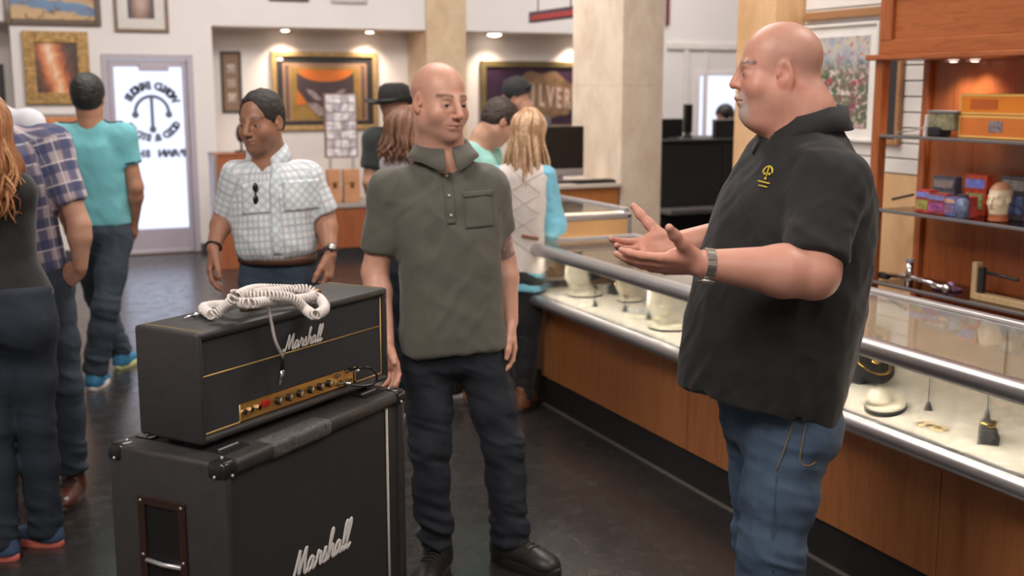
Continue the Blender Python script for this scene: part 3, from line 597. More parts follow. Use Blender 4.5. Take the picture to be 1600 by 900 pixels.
# chrome tool and wooden easel on the lower shelf
M_chr = mat('chrome', (.65, .64, .66), .15, 1.)
p = onshelf(1445, 2, 4.06); r = empty('chrome_tool', p); tag(r, 'long chrome torch-like tool with upright valve on the lower shelf', 'tool')
MB().tube([(0, .20, .03), (0, .08, .045), (0, -.05, .04), (0, -.20, .025)], [.012, .014, .013, .016], 12).build('tube', M_chr, r, True)
MB().cyl((0, .045, 0), (0, .045, .12), .02, .018, n=16).build('valve', M_chr, r, True); MB().cyl((0, .045, .12), (0, .045, .135), .023, n=16).build('valve_cap', M_alu, r)
MB().box((-.02, .19, .008), (.02, .26, .04), .008).build('grip', M_velvet, r); MB().ball((0, -.205, .026), .024, 8).build('nozzle', M_chr, r, True)
p = onshelf(1496, 2, 4.15); r = empty('glass_trinket', p, .2); tag(r, 'flat purple and clear trinket at the end of the chrome tool', 'trinket'); MB().lathe([(.001, 0), (.055, 0), (.06, .008), (.05, .014), (.001, .016)], n=22, sy=1.3).build('dish', mat('purple_glass', (.20, .10, .22), .1, var=.5, vs=30), r, True); MB().ball((0, -.02, .024), .018, 7).build('stone', mat('lilac_stone', (.45, .28, .48), .15), r, True)
p = onshelf(1552, 2, 4.1); r = empty('wooden_rest', p, 0); tag(r, 'pale wooden upright rest with a flat arm, right end of the lower shelf', 'stand'); M_pine = wood('pale_pine', (.42, .28, .14), (.56, .40, .22), 2)
MB().box((-.02, .02, 0), (.02, .05, .17), .004).build('upright', M_pine, r); MB().box((-.03, -.36, 0), (.03, .02, .03), .004).build('arm', M_pine, r); MB().box((-.012, -.012, .02), (.012, .018, .15), .003).build('metal_strip', M_dark_metal, r); MB().tube([(0, -.01, .13), (0, -.2, .12)], .008, 10).build('bar', M_dark_metal, r, True)
# ================================================================== far counters, monitor, sign
M_cab = wood('red_brown_cabinet', (.20, .055, .02), (.30, .09, .035), 2, .4)
r = empty('monitor_counter', (3.5, 7.55, 0)); tag(r, 'orange wood counter carrying the flat monitor beside the cream column', 'counter'); ox, oy = 3.5, 7.55
for i in range(2): MB().box((3.02+i*.53-ox, 7.27-oy, .08), (3.545+i*.53-ox, 7.29-oy, 1.0), .003).build('front_panel', wood('orange_counter_wood', (.36, .13, .035), (.46, .18, .055), 2), r)
MB().box((3.02-ox, 7.291-oy, 0), (4.08-ox, 7.9-oy, 1.0)).build('body', M_cab, r); MB().box((3.0-ox, 7.24-oy, 1.001), (4.09-ox, 7.92-oy, 1.03), .005).build('top', mat('pale_counter_top', (.60, .52, .45), .4), r)
YT = 7.42; a, zt_ = pz(838, 198, YT); b_, zb_ = pz(912, 262, YT)
r = empty('flat_monitor', ((a+b_)/2, YT, 1.03)); tag(r, 'black flat monitor with silver lower bezel on the wooden counter', 'monitor'); hx = (b_-a)/2
MB().box((-hx, 0, zb_-1.03-.03), (hx, .05, zt_-1.03), .006).build('casing', mat('black_plastic', (.02, .019, .02), .35), r); MB().box((-hx+.012, -.004, zb_-1.03+.01), (hx-.012, .001, zt_-1.03-.012)).build('screen', mat('screen_off', (.012, .012, .013), .12), r)
MB().box((-hx, -.006, zb_-1.03-.055), (hx, .045, zb_-1.03-.004), .006).build('lower_bezel', mat('silver_plastic', (.42, .38, .38), .35, .4), r); MB().box((-.03, .01, .0), (.03, .04, zb_-1.03-.02), .004).build('neck', _M['silver_plastic'], r); MB().box((-.13, -.05, 0), (.13, .12, .014), .006).build('foot', _M['black_plastic'], r)
p = atY(945, 282, 7.33); r = empty('keyboard', (3.90, 7.325, 1.0305), .05); tag(r, 'dark keyboard lying on the counter right of the monitor', 'keyboard'); MB().box((-.16, -.055, 0), (.16, .055, .02), .005).build('body', _M['black_plastic'], r)
for j in range(4):
    for i in range(12): MB().box((-.15+i*.025, -.045+j*.023, .02), (-.13+i*.025, -.027+j*.023, .025)).build('key', M_dark_metal, r)
# red sign above
r = empty('letter_sign', (4.62, 9.0, 2.3)); XS = 4.62
pa = atX(826, 36, XS); pb = atX(900, 26, XS); tag(r, 'long dark sign with red letters hanging near the cream column', 'sign'); r.location = (XS, pa[1], 0)
L = pa[1]-pb[1]; za, zb2 = pa[2], atX(826, 19, XS)[2]
MB().box((0, -L, za), (.05, 0, zb2), .004).build('board', mat('dark_sign_board', (.05, .03, .05), .5), r)
M_red = emis('red_letters', (.30, .03, .03), .12)
for i in range(14):
    y = -.06-i*(L-.1)/14
    h_ = (zb2-za)*.5
    MB().box((-.006, y-.075*L/1.3, za+(zb2-za)*.2), (.0, y, za+(zb2-za)*.2+h_*(.85+.15*(i % 2))), .002).build('letter_block', M_red, r)
for y in (-.15, -L+.15): MB().cyl((.025, y, zb2-.01), (.025, y, ZC), .006, n=8).build('hanger_rod', M_dark_metal, r)
p = atY(1038, 20, 11.5); tag(MB().box((0, 0, 0), (.035, .05, .9), .004).build('red_post', mat('dark_red_paint', (.16, .03, .03), .5), None, False, (p[0]-.01, 11.5, atY(1038, 40, 11.5)[2])), 'thin dark red upright high on the wall right of the cream column', 'post')
bpy.data.objects['red_post'].location.y = YB-.052; pq = atY(1039, 40, YB); bpy.data.objects['red_post'].location.x = pq[0]; bpy.data.objects['red_post'].location.z = pq[2]
# dark service counter beyond
YD = 9.3; xa = atY(1030, 250, YD)[0]; zt_ = atY(1060, 218, YD)[2]
M_dk = mat('charcoal_counter', (.035, .032, .031), .45, var=.15)
r = empty('service_counter', (xa+1.2, YD+.4, 0)); tag(r, 'long charcoal service counter in front of the bright far window', 'counter')
zl = atY(1090, 322, YD)[2]
MB().box((-1.2, -.4, zl), (1.6, .3, zt_-.03)).build('upper_body', M_dk, r); MB().box((-1.22, -.42, zt_-.03), (1.62, .32, zt_), .006).build('top', M_dk, r)
MB().box((-1.2, -.62, zl-.05), (1.6, .3, zl), .008).build('ledge', mat('grey_ledge', (.20, .18, .19), .25, .2), r); MB().box((-1.2, -.4, 0), (1.6, .3, zl-.051)).build('lower_body', mat('black_plinth', (.012, .012, .012), .6), r)
for i in range(4): MB().box((-1.18+i*.7, -.408, zl+.02), (-.5+i*.7, -.4, zt_-.05), .003).build('panel', M_dk, r)
a, z0_ = pz(1036, 186, YD+.1); b_, _ = pz(1072, 186, YD+.1)
r = empty('till_screen', ((a+b_)/2, YD+.15, zt_+.001)); tag(r, 'low dark screen at the left end of the charcoal counter', 'monitor'); hx = (b_-a)/2
MB().box((-hx, 0, .015), (hx, .05, max(.12, z0_-zt_)), .006).build('casing', _M['black_plastic'], r); MB().box((-hx*.5, -.05, 0), (hx*.5, .1, .014), .004).build('foot', _M['black_plastic'], r)
a, z0_ = pz(1072, 163, YD+.2); b_, _ = pz(1083, 163, YD+.2)
r = empty('card_reader', ((a+b_)/2, YD+.2, zt_+.001)); tag(r, 'tall slim black device on the charcoal counter left of the window', 'device'); hx = (b_-a)/2
MB().box((-hx, 0, .05), (hx, .05, z0_-zt_), .006).build('body', _M['black_plastic'], r); MB().cyl((0, .02, 0), (0, .02, .06), .05, .02, n=14).build('foot', _M['black_plastic'], r)
a = atY(1118, 190, YD+.1)
r = empty('counter_riser', (a[0]+.25, YD+.25, zt_+.001)); tag(r, 'black raised box on the charcoal counter beside the pilaster', 'box'); MB().box((-.25, -.15, 0), (.3, -.09, max(.1, a[2]-zt_)), .006).build('body', M_dk, r); MB().box((-.25, -.16, max(.1, a[2]-zt_)), (.3, -.08, max(.1, a[2]-zt_)+.02), .004).build('lid', _M['grey_ledge'], r)
# ------------------------------------------------------------------ counter in the left alcove with ring display
YK = 11.3; xa, zk = pz(516, 316, YK)[0], pz(516, 318, YK)[1]
r = empty('side_counter', (3.2, YK+.3, 0)); tag(r, 'red-brown wood counter behind the man in the checked shirt', 'counter')
x0 = pz(325, 300, YK)[0]-3.2+.38
for i in range(4): MB().box((x0+.02+i*.62, -.3, .1), (x0+.635+i*.62, -.28, zk-.05), .004).build('front_panel', M_cab, r)
MB().box((x0, -.279, .0), (x0+2.5, .3, zk-.05)).build('body', M_cab, r); MB().box((x0-.01, -.32, zk-.049), (x0+2.52, .32, zk), .006).build('top', mat('grey_top', (.34, .30, .28), .4), r)
MB().box((x0+.005, -.285, 0), (x0+2.49, -.28, .099)).build('plinth', M_blk_kick, r)
pxl, zp = pz(326, 241, YK-.02)
r = empty('end_cabinet', (pxl+.17, YK+.05, 0)); tag(r, 'tall red-brown end cabinet with a shiny steel corner left of the checked shirt', 'cabinet')
MB().box((-.17, -.36, 0), (.18, -.05, zp), .004).build('body', M_cab, r); MB().box((-.185, -.375, 0), (-.15, -.34, zp+.002), .004).build('corner_strip', M_steel, r); MB().box((-.18, -.37, zp), (.19, -.04, zp+.02), .004).build('cap', M_cab, r)
pxl, zq = pz(372, 192, YK)
r = empty('desk_mirror', (pxl, YK-.12, zp+.021), -.5); tag(r, 'tilted dark oval desk mirror behind the checked shirt shoulder', 'mirror')
m = MB(); m.lathe([(.001, -.015), (.10, -.015), (.11, 0), (.10, .015), (.001, .015)], n=24); m.xf(Matrix.Translation((0, 0, .18)) @ Matrix.Rotation(math.radians(80), 4, 'X') @ Matrix.Diagonal((.45, .85, 1, 1))); m.build('mirror_head', _M['black_plastic'], r, True)
MB().cyl((0, 0, .01), (0, 0, .10), .012, n=10).build('stem', M_dark_metal, r); MB().lathe([(.001, 0), (.07, 0), (.06, .014), (.001, .018)], n=20).build('foot', M_dark_metal, r, True)
YR = 10.95
a, zt2 = pz(505, 146, YR); b_, zb2 = pz(562, 246, YR)
r = empty('photo_card_stand', ((a+b_)/2, YR+.02, zk+.001)); r.location.y = YK+.25; 
a, zt2 = pz(506, 146, YK+.24); b_, zb2 = pz(560, 246, YK+.24); r.location.x = (a+b_)/2
tag(r, 'upright board covered with rows of small pale pictures, right of the checked shirt', 'display board'); hx = (b_-a)/2; z0 = zb2-zk; z1 = zt2-zk
MB().box((-hx, 0, z0), (hx, .03, z1), .004).build('board', mat('brown_board', (.20, .12, .09), .5), r)
M_cards = [mat('card_%d' % i, c, .5, var=.55, vs=18) for i, c in enumerate(((.58, .54, .58), (.42, .38, .42), (.66, .62, .62)))]
nc, nr = 4, 7
for j in range(nr):
    for i in range(nc):
        w_ = (2*hx-.03)/nc; h_ = (z1-z0-.02)/nr
        MB().box((-hx+.015+i*w_+.004, -.005, z0+.01+j*h_+.005), (-hx+.015+(i+1)*w_-.004, -.0005, z0+.01+(j+1)*h_-.005)).build('picture_card', M_cards[(i*2+j) % 3], r)
for s in (-1, 1): MB().box((s*hx*.7-.012, .0, 0), (s*hx*.7+.012, .025, z0), .003).build('leg', M_alu, r)
MB().box((-hx, -.08, 0), (hx, .1, .012), .004).build('foot_plate', M_alu, r)
M_lea = mat('tan_leather', (.50, .24, .12), .5, var=.1)
for k, (pa_, pb_, yt, t) in enumerate(((516, 536, 266, 'tan leather box on the counter, left of the pair under the picture board'), (541, 566, 266, 'tan leather box on the counter, right of the pair under the picture board'))):
    a = pz(pa_, yt, YK-.1); b_ = pz(pb_, yt, YK-.1); wd = b_[0]-a[0]; r = empty('leather_box', ((a[0]+b_[0])/2, YK+.085, zk+.001)); tag(r, t, 'box', 'tan leather boxes')
    h_ = max(.12, a[1]-zk); MB().box((-wd/2, -.1, 0), (wd/2, .0, h_*.55), .008).build('base', M_lea, r); MB().box((-wd/2, -.09, h_*.56), (wd/2, -.0, h_), .008).build('lid', M_lea, r); MB().box((-.02, -.105, h_*.45), (.02, -.099, h_*.62)).build('clasp', M_gold, r)
# ================================================================== amplifier
def c2w(xr, yf): return np.array([xr*math.cos(YAW)+yf*math.sin(YAW), -xr*math.sin(YAW)+yf*math.cos(YAW)])
M_tolex = mat('black_tolex', (.030, .028, .028), .48, var=.15, vs=40, bs=420, bst=.35, bd=.002)
def cloth_mat(name, c, s=700):
    m, nt, b = newmat(name); v = coords(nt, 'Object'); n = noise(nt, v, s, 2); w_ = nt.nodes.new('ShaderNodeTexWave'); nt.links.new(v, w_.inputs[0]); w_.inputs['Scale'].default_value = s*.25
    nt.links.new(mixc(nt, n, tuple(x*.7 for x in c), tuple(x*1.3 for x in c)), b.inputs['Base Color']); b.inputs['Roughness'].default_value = .85; bump(nt, b, n, .4, .001); return m
M_grille = cloth_mat('black_grille_cloth', (.022, .021, .021)); M_headfront = cloth_mat('grey_black_front_vinyl', (.028, .029, .032), 500)
M_goldpipe = mat('gold_piping', (.55, .36, .13), .35, .6); M_white_pipe = mat('white_piping', (.62, .56, .52), .5); M_logo = mat('white_script_plastic', (.78, .75, .73), .35)
M_plastic_b = mat('glossy_black_plastic', (.015, .015, .016), .22)
SCRIPT = [[(-.25,.35),(-.3,.1),(-.05,.0),(.2,.4),(.62,1.9),(.66,1.6),(.72,.15),(1.0,1.0),(1.42,1.95),(1.42,1.5),(1.4,.3),(1.55,.02),(1.8,.25)],
 [(2.45,.85),(2.2,1.0),(1.9,.7),(1.82,.2),(2.0,.02),(2.3,.3),(2.5,.95),(2.44,.4),(2.52,.03),(2.72,.15),(2.9,.45)],
 [(2.9,.45),(3.05,1.02),(3.1,1.12),(3.16,.9),(3.42,.92),(3.36,.4),(3.45,.03),(3.65,.2)],
 [(3.65,.2),(4.0,1.1),(4.03,.75),(4.18,.3),(4.0,.0),(3.76,.12)], [(4.0,.0),(4.2,.08),(4.4,.4)],
 [(4.4,.4),(4.85,1.9),(4.8,2.25),(4.62,1.9),(4.5,.8),(4.46,.0),(4.62,.65),(4.9,.98),(5.04,.75),(4.98,.2),(5.14,.0),(5.3,.15),(5.42,.4)],
 [(5.95,.85),(5.7,1.0),(5.4,.7),(5.34,.2),(5.5,.02),(5.8,.3),(6.0,.95),(5.94,.4),(6.02,.03),(6.2,.12),(6.35,.4)],
 [(6.35,.4),(6.78,1.75),(6.75,2.25),(6.55,1.9),(6.42,.6),(6.5,.03),(6.7,.1),(6.85,.4)],
 [(6.85,.4),(7.28,1.75),(7.25,2.25),(7.05,1.9),(6.92,.6),(7.0,.03),(7.2,.08),(7.42,.35)]]
def catmull(pts, n=6):
    p = np.array(pts, float); p = np.vstack([2*p[0]-p[1], p, 2*p[-1]-p[-2]]); out = []
    for i in range(1, len(p)-2):
        for t in np.linspace(0, 1, n, endpoint=False):
            out.append(.5*((2*p[i])+(-p[i-1]+p[i+1])*t+(2*p[i-1]-5*p[i]+4*p[i+1]-p[i+2])*t*t+(-p[i-1]+3*p[i]-3*p[i+1]+p[i+2])*t**3))
    out.append(p[-2]); return np.array(out)
def script_logo(parent, x, y, z, s, rise=.0, name='script_logo', thick=.155):
    m = MB()
    for st in SCRIPT:
        q = catmull(st, 5); pts = [(x+(u+.22*v_)*s, y, z+v_*s+u*s*rise) for u, v_ in q]
        m.tube(pts, s*thick, 8, flat=((0, 1, 0), np.array((x, y, z)), .45))
    return m.build(name, M_logo, parent, True)
CW, CD, CH = .772, .366, .85
Nw = c2w(-.660, 2.526); ya = 1.096-YAW; wdir = np.array([math.cos(ya), math.sin(ya)]); ddir = np.array([-math.sin(ya), math.cos(ya)])
cc = Nw+wdir*CW/2+ddir*CD/2
cab = empty('speaker_cabinet', (cc[0], cc[1], 0), ya); tag(cab, 'large black speaker cabinet with white script logo standing on the floor', 'speaker')
hx, hy = CW/2, CD/2
m = MB(); m.box((-hx, -hy, .06), (-hx+.03, hy, CH), .012); m.box((hx-.03, -hy, .06), (hx, hy, CH), .012); m.box((-hx+.005, -hy, CH-.038), (hx-.005, hy, CH), .013); m.box((-hx+.005, -hy, .06), (hx-.005, hy, .09), .012); m.box((-hx+.01, hy-.03, .07), (hx-.01, hy-.003, CH-.01), .004)
smooth_by_angle(m.build('shell', M_tolex, cab), 50)
MB().box((-hx+.03, -hy+.018, .09), (hx-.03, -hy+.035, CH-.038)).build('grille', M_grille, cab)
MB().box((hx-.075, -hy+.012, .09), (hx-.03, -hy+.0178, CH-.038)).build('side_baffle', M_tolex, cab)
MB().tube([(hx-.078, -hy+.014, .09), (hx-.078, -hy+.014, CH-.04)], .0038, 8).build('piping', M_white_pipe, cab, True)
MB().tube([(-hx+.033, -hy+.016, .09), (-hx+.033, -hy+.016, CH-.04)], .003, 8).build('piping', mat('grey_piping', (.05, .05, .05), .5), cab, True)
# corner protectors with rivets
def corner(sx, sy, m_):
    o = MB().box((-.027, -.027, -.042), (.0285, .0285, .0055), .014) if (sx > 0 and sy > 0) else MB().box((-.0285 if sx < 0 else -.027, -.0285 if sy < 0 else -.027, -.042), (.027 if sx < 0 else .0285, .027 if sy < 0 else .0285, .0055), .014)
    ob = smooth_by_angle(o.build('corner_protector', m_, cab), 50); ob.location = (sx*(hx-.026), sy*(hy-.026), CH-.002)
    r_ = MB()
    for dx, dy, dz in ((.0285, 0, -.03), (0, .0285, -.03), (-.008, -.008, .0055)): r_.ball((sx*dx, sy*dy, dz), .0042, 5)
    r_.build('rivets', M_alu, ob, True); return ob
corner(-1, -1, M_plastic_b); corner(1, -1, M_plastic_b); corner(-1, 1, M_plastic_b); corner(1, 1, M_plastic_b)
# caster cups on the top
for x, y in ((-hx+.105, -hy+.075), (hx-.095, -hy+.062), (-hx+.115, hy-.05), (hx-.10, hy-.06)):
    o = MB(); o.box((-.045, -.026, 0), (.045, .026, .0035), .0015); ob = o.build('caster_cup', M_plastic_b, cab); ob.location = (x, y, CH+.0002)
    t = MB().box((-.03, -.014, .0036), (.03, .014, .0042)); t.build('cup_recess_shade', mat('cup_shadow', (.008, .008, .008), .7), ob)  # flat dark sheet stands in for the shade inside the cup
    MB().box((-.034, -.003, .004), (.034, .003, .007), .001).build('cup_bar', M_alu, ob)
# worn tape on the front top edge
def tape_mat():
    m, nt, b = newmat('worn_grey_tape'); v = coords(nt, 'Object'); n = noise(nt, v, 45, 6, .75, 1.2)
    nt.links.new(ramp(nt, n, [(.35, (.03, .029, .03)), (.52, (.085, .08, .08)), (.62, (.14, .13, .125)), (.72, (.10, .05, .02))]), b.inputs['Base Color']); b.inputs['Roughness'].default_value = .55; bump(nt, b, n, .6, .004); return m
ob = MB().box((-.11, -.012, -.041), (.135, .055, .0015), .012).build('worn_tape', tape_mat(), cab); smooth_by_angle(ob); ob.location = (-.10, -hy+.0105, CH)
# side handle plate on the left side
hp = MB(); hz0, hz1, yy0, yy1 = .50, .738, -.075, .075
for lo, hi in (((-.006, yy0, hz0), (0, yy0+.022, hz1)), ((-.006, yy1-.022, hz0), (0, yy1, hz1)), ((-.006, yy0+.02, hz0), (0, yy1-.02, hz0+.022)), ((-.006, yy0+.02, hz1-.022), (0, yy1-.02, hz1))): hp.box(lo, hi, .002)
hpl = hp.build('side_handle', mat('dark_red_handle_plate', (.028, .011, .009), .35), cab); hpl.location = (-hx, .012, 0)
MB().box((-.0012, yy0+.02, hz0+.02), (.0, yy1-.02, hz1-.02)).build('handle_recess', mat('recess_black', (.004, .004, .004), .5), hpl)
MB().tube([(-.004, yy0+.02, hz0+.075), (-.010, 0, hz0+.075), (-.004, yy1-.02, hz0+.075)], .006, 8).build('handle_bar', M_alu, hpl, True)
for y in (yy0+.011, yy1-.011):
    for z in (hz0+.012, (hz0+hz1)/2-.03, hz1-.012): MB().ball((-.0068, y, z), .0042, 5, (.4, 1, 1)).build('screw', M_alu, hpl, True)
for x in (-hx+.07, hx-.07):
    for y in (-hy+.07, hy-.07):
        o = MB(); o.cyl((0, -.014, .03), (0, .014, .03), .03, n=18); ob = o.build('caster', M_plastic_b, cab); ob.location = (x, y, 0); MB().box((-.012, -.02, .03), (.012, .02, .062), .003).build('caster_fork', M_alu, ob)
def cfront(px, py):
    r_ = ray(px, py); o_ = cc-ddir*(hy-.016); t = ((o_-CAM[:2])@ddir)/(r_[:2]@ddir); p = CAM+r_*t; return (p[:2]-cc)@wdir, p[2]
q0, q1 = cfront(452, 903), cfront(546, 860)
script_logo(cab, q0[0]+.012, -hy+.016, (q0[1]+q1[1])/2, (q1[0]-q0[0])/7.7, .0)
# ---- amplifier head
HW, HD, HH = .741, .21, .272
Nh = c2w(-.731, 2.612); yh = 1.041-YAW; wd_ = np.array([math.cos(yh), math.sin(yh)]); dd_ = np.array([-math.sin(yh), math.cos(yh)])
hc = Nh+wd_*HW/2+dd_*HD/2; hz_ = CH+.0165
head = empty('amplifier_head', (hc[0], hc[1], hz_), yh); tag(head, 'black guitar amplifier head with gold control panel on top of the speaker cabinet', 'amplifier')
gx, gy = HW/2, HD/2
def hloc(px, py, z):          # a picture point on the plane z (local) of the head -> local xy
    p = atz(px, py, hz_+z); q = p[:2]-hc; return np.array([q@wd_, q@dd_])
def hfront(px, py, off=0.):     # picture point on the front face -> local x, z
    r_ = ray(px, py); n = dd_; o_ = hc-dd_*(gy-off); t = ((o_-CAM[:2])@n)/(r_[:2]@n); p = CAM+r_*t; return (p[:2]-hc)@wd_, p[2]-hz_
m = MB(); m.box((-gx, -gy, 0), (-gx+.02, gy, HH), .009); m.box((gx-.02, -gy, 0), (gx, gy, HH), .009); m.box((-gx+.002, -gy, HH-.022), (gx-.002, gy, HH), .010); m.box((-gx+.002, -gy, 0), (gx-.002, gy, .02), .009); m.box((-gx+.01, gy-.02, .01), (gx-.01, gy-.002, HH-.01))
smooth_by_angle(m.build('shell', M_tolex, head), 50)
fy = -gy+.012
xa, za = hfront(377, 668, .012); xb, zb_ = hfront(553, 600, .012); zp0, zp1 = .022, hfront(377, 632, .012)[1]
xb = hfront(553, 590, .012)[0]; zp1 = .5*(zp1+hfront(552, 573, .012)[1])
zm = .5*(hfront(313, 593, .012)[1]+hfront(603, 505, .012)[1])
MB().box((-gx+.02, fy, zm+.002), (gx-.02, fy+.012, HH-.022), .002).build('upper_panel', M_headfront, head)
poly = [(-gx+.02, .02), (xa-.002, .02), (xa-.002, zp1+.002), (xb+.002, zp1+.002), (xb+.002, .02), (gx-.02, .02), (gx-.02, zm-.002), (-gx+.02, zm-.002)]
m = MB().prism(poly, 0, .012); m.xf(Matrix(((1, 0, 0, 0), (0, 0, 1, fy), (0, 1, 0, 0), (0, 0, 0, 1)))); m.f = [q[::-1] for q in m.f]; m.build('lower_panel', M_headfront, head)
m = MB(); m.tube([(-gx+.02, fy+.001, zm), (gx-.02, fy+.001, zm)], .0024, 6); m.build('piping', M_goldpipe, head, True)
for k_ in (0, 1):
  m = MB()
  if k_ == 0: m.tube([(-gx+.021, fy, .0225), (xa-.006, fy, .0225), (xa-.003, fy, .03), (xa-.003, fy, zp1)], .0026, 6)
  else: m.tube([(xb+.004, fy, zp1), (xb+.004, fy, .03), (xb+.01, fy, .0225), (gx-.024, fy, .0225), (gx-.022, fy, .03), (gx-.022, fy, HH-.024)], .0026, 6)
  m.build('piping', M_goldpipe, head, True)
def brushed():
    m, nt, b = newmat('brushed_gold_plexi'); v = coords(nt, 'Object', (4, 4, 60)); n = noise(nt, v, 30, 4)
    nt.links.new(ramp(nt, n, [(.3, (.44, .22, .05)), (.7, (.62, .36, .11))]), b.inputs['Base Color']); b.inputs['Metallic'].default_value = .7; b.inputs['Roughness'].default_value = .32; return m
pan = MB().box((xa, fy+.002, zp0), (xb, fy+.008, zp1), .001).build('control_panel', brushed(), head)
zc_ = (zp0+zp1)/2; L = xb-xa
knobx = [hfront(px, 612, .0)[0] for px in (439, 456, 473, 490, 505, 519)]
M_knobt = mat('gold_knob_cap', (.60, .46, .25), .25, .9)
for x in knobx:
    k = MB(); k.cyl((0, .002, 0), (0, -.010, 0), .0105, .0095, 16); ob = k.build('knob', M_plastic_b, pan); ob.location = (x, fy, zc_); MB().cyl((0, -.010, 0), (0, -.0115, 0), .0072, n=14).build('knob_cap', M_knobt, ob); MB().box((-.001, -.0125, .001), (.001, -.0115, .009)).build('pointer', M_logo, ob)
for px in (387, 398, 410):
    x = hfront(px, 640, 0)[0]; j = MB(); j.cyl((0, .002, 0), (0, -.005, 0), .0085, .008, 6); ob = j.build('input_jack', M_chr, pan); ob.location = (x, fy, zc_); MB().cyl((0, -.004, 0), (0, -.0056, 0), .0048, n=12).build('jack_hole', _M['recess_black'], ob)
x = hfront(421, 630, 0)[0]; ob = MB().box((-.013, -.004, -.008), (.013, .003, .008), .002).build('indicator', mat('red_jewel', (.45, .02, .015), .2), pan); ob.location = (x, fy, zc_+.004)
for px, dz in ((530, .014), (546, .018), (547, -.008), (533, -.010)):
    x = hfront(px, 590, 0)[0]; ob = MB().cyl((0, .002, 0), (0, -.006, 0), .0062, n=12).build('switch', M_chr, pan); ob.location = (x, fy, zc_+dz); MB().cyl((0, -.006, 0), (0, -.016, .004), .0026, .0034, 8).build('toggle', M_chr, ob)
lx_, lz_ = hfront(441, 551, .008); rx_, rz_ = hfront(505, 527, .008)
script_logo(head, lx_+.012, fy-.002, lz_+.001, (rx_-lx_)/8.2, 0.)
for s in (-1, 1):      # seam lines of gold piping over the top
    x = s*(gx-.024); MB().box((x-.0012, -gy+.01, HH-.001), (x+.0012, gy-.01, HH+.0008)).build('top_seam', M_goldpipe, head)
for x, y in ((-gx+.08, -gy+.04), (gx-.08, -gy+.04), (-gx+.08, gy-.04), (gx-.08, gy-.04)):
    MB().cyl((x, y, -.0155), (x, y, .0), .016, .018, 14).build('rubber_foot', M_plastic_b, head)
# strap handle with gold end caps
hcx, hcy = hloc(372, 481, HH)
m = MB(); t = np.linspace(0, 1, 24)
hl = .24
m.tube([(hcx+hl*q, hcy*0+.0, HH+.010+.016*math.sin(PI*q)) for q in t], .011, 8, flat=((0, 0, 1), np.array((0, 0, HH+.02)), .6)); m.build('strap_handle', M_plastic_b, head, True)
for x in (hcx, hcx+hl): smooth_by_angle(MB().box((x-.03, -.014, HH), (x+.03, .014, HH+.015), .006).build('handle_cap', M_gold, head), 50)
# ---- coiled cable
M_cable = mat('cream_coiled_cable', (.66, .60, .57), .45, var=.06, vs=30)
cb = empty('coiled_cable', (hc[0], hc[1], hz_+HH), yh); tag(cb, 'cream coiled guitar cable with silver plugs lying over the amplifier head', 'cable')
def cpt(px, py, z): q = hloc(px, py, HH+z); return (q[0], q[1], z)
path = [cpt(330, 492, .016), cpt(318, 482, .016), cpt(330, 478, .018), cpt(365, 475, .034), cpt(395, 460, .050), cpt(440, 455, .045), cpt(478, 452, .045), cpt(490, 462, .030), cpt(465, 468, .03), cpt(425, 470, .045), cpt(390, 474, .055), cpt(362, 470, .05), cpt(370, 464, .06), cpt(420, 462, .062), cpt(455, 466, .05), cpt(478, 484, .016), cpt(492, 492, .016), cpt(507, 482, .017), cpt(498, 466, .018), cpt(470, 455, .03), cpt(440, 452, .04), cpt(400, 452, .05), cpt(372, 462, .07), cpt(350, 482, .035), cpt(333, 494, .017)]
pp = catmull(path, 40); seg = np.r_[0, np.cumsum(np.linalg.norm(np.diff(pp, axis=0), axis=1))]
Ltot = seg[-1]; NT = int(Ltot/.0085); s_ = np.linspace(0, Ltot, NT*9); base = np.stack([np.interp(s_, seg, pp[:, k]) for k in range(3)], 1)
tg = np.gradient(base, axis=0); tg /= np.linalg.norm(tg, axis=1)[:, None]
u_ = np.cross(tg, (0, 0, 1.)); u_ /= np.linalg.norm(u_, axis=1)[:, None]+1e-9; v_ = np.cross(tg, u_); ph = np.linspace(0, NT*2*PI, NT*9)
hel = base + .0115*(np.cos(ph)[:, None]*u_+np.sin(ph)[:, None]*v_); hel[:, 2] = np.maximum(hel[:, 2], .0033)
MB().tube(hel, .0029, 6).build('coil', M_cable, cb, True)
fx, fz = hfront(437, 556, -.012); fx2, fz2 = hfront(432, 617, .0)
a = cpt(362, 455, .085); b_ = cpt(395, 466, .05)
lead = catmull([cpt(400, 470, .045), cpt(372, 458, .07), a, cpt(375, 456, .075), (cpt(395, 470, .055)), (hfront(412, 482, 0)[0], -gy-.005, HH+.028), (hfront(425, 505, -.02)[0], -gy-.028, HH-.055), (fx, -gy-.022, fz)], 8)
MB().tube(lead, .0042, 8).build('straight_lead', M_cable, cb, True)
m = MB(); m.tube([(fx, -gy-.022, fz+.002), (fx+.001, -gy-.02, fz-.016), (fx+.001, -gy-.018, fz-.035)], [.0042, .0046, .005], 10); m.build('strain_relief', M_plastic_b, cb, True)
m = MB(); m.tube([(fx+.001, -gy-.018, fz-.036), (fx-.001, -gy-.014, fz-.056), (fx2+.002, -gy-.008, fz-.082)], [.0062, .006, .0045], 12); m.build('plug_body', M_chr, cb, True)
for nm in ('coil', 'straight_lead', 'strain_relief', 'plug_body'):
    ob = [c for c in cb.children if c.name.startswith(nm)][0]
    if nm != 'coil': ob.location.z = -HH
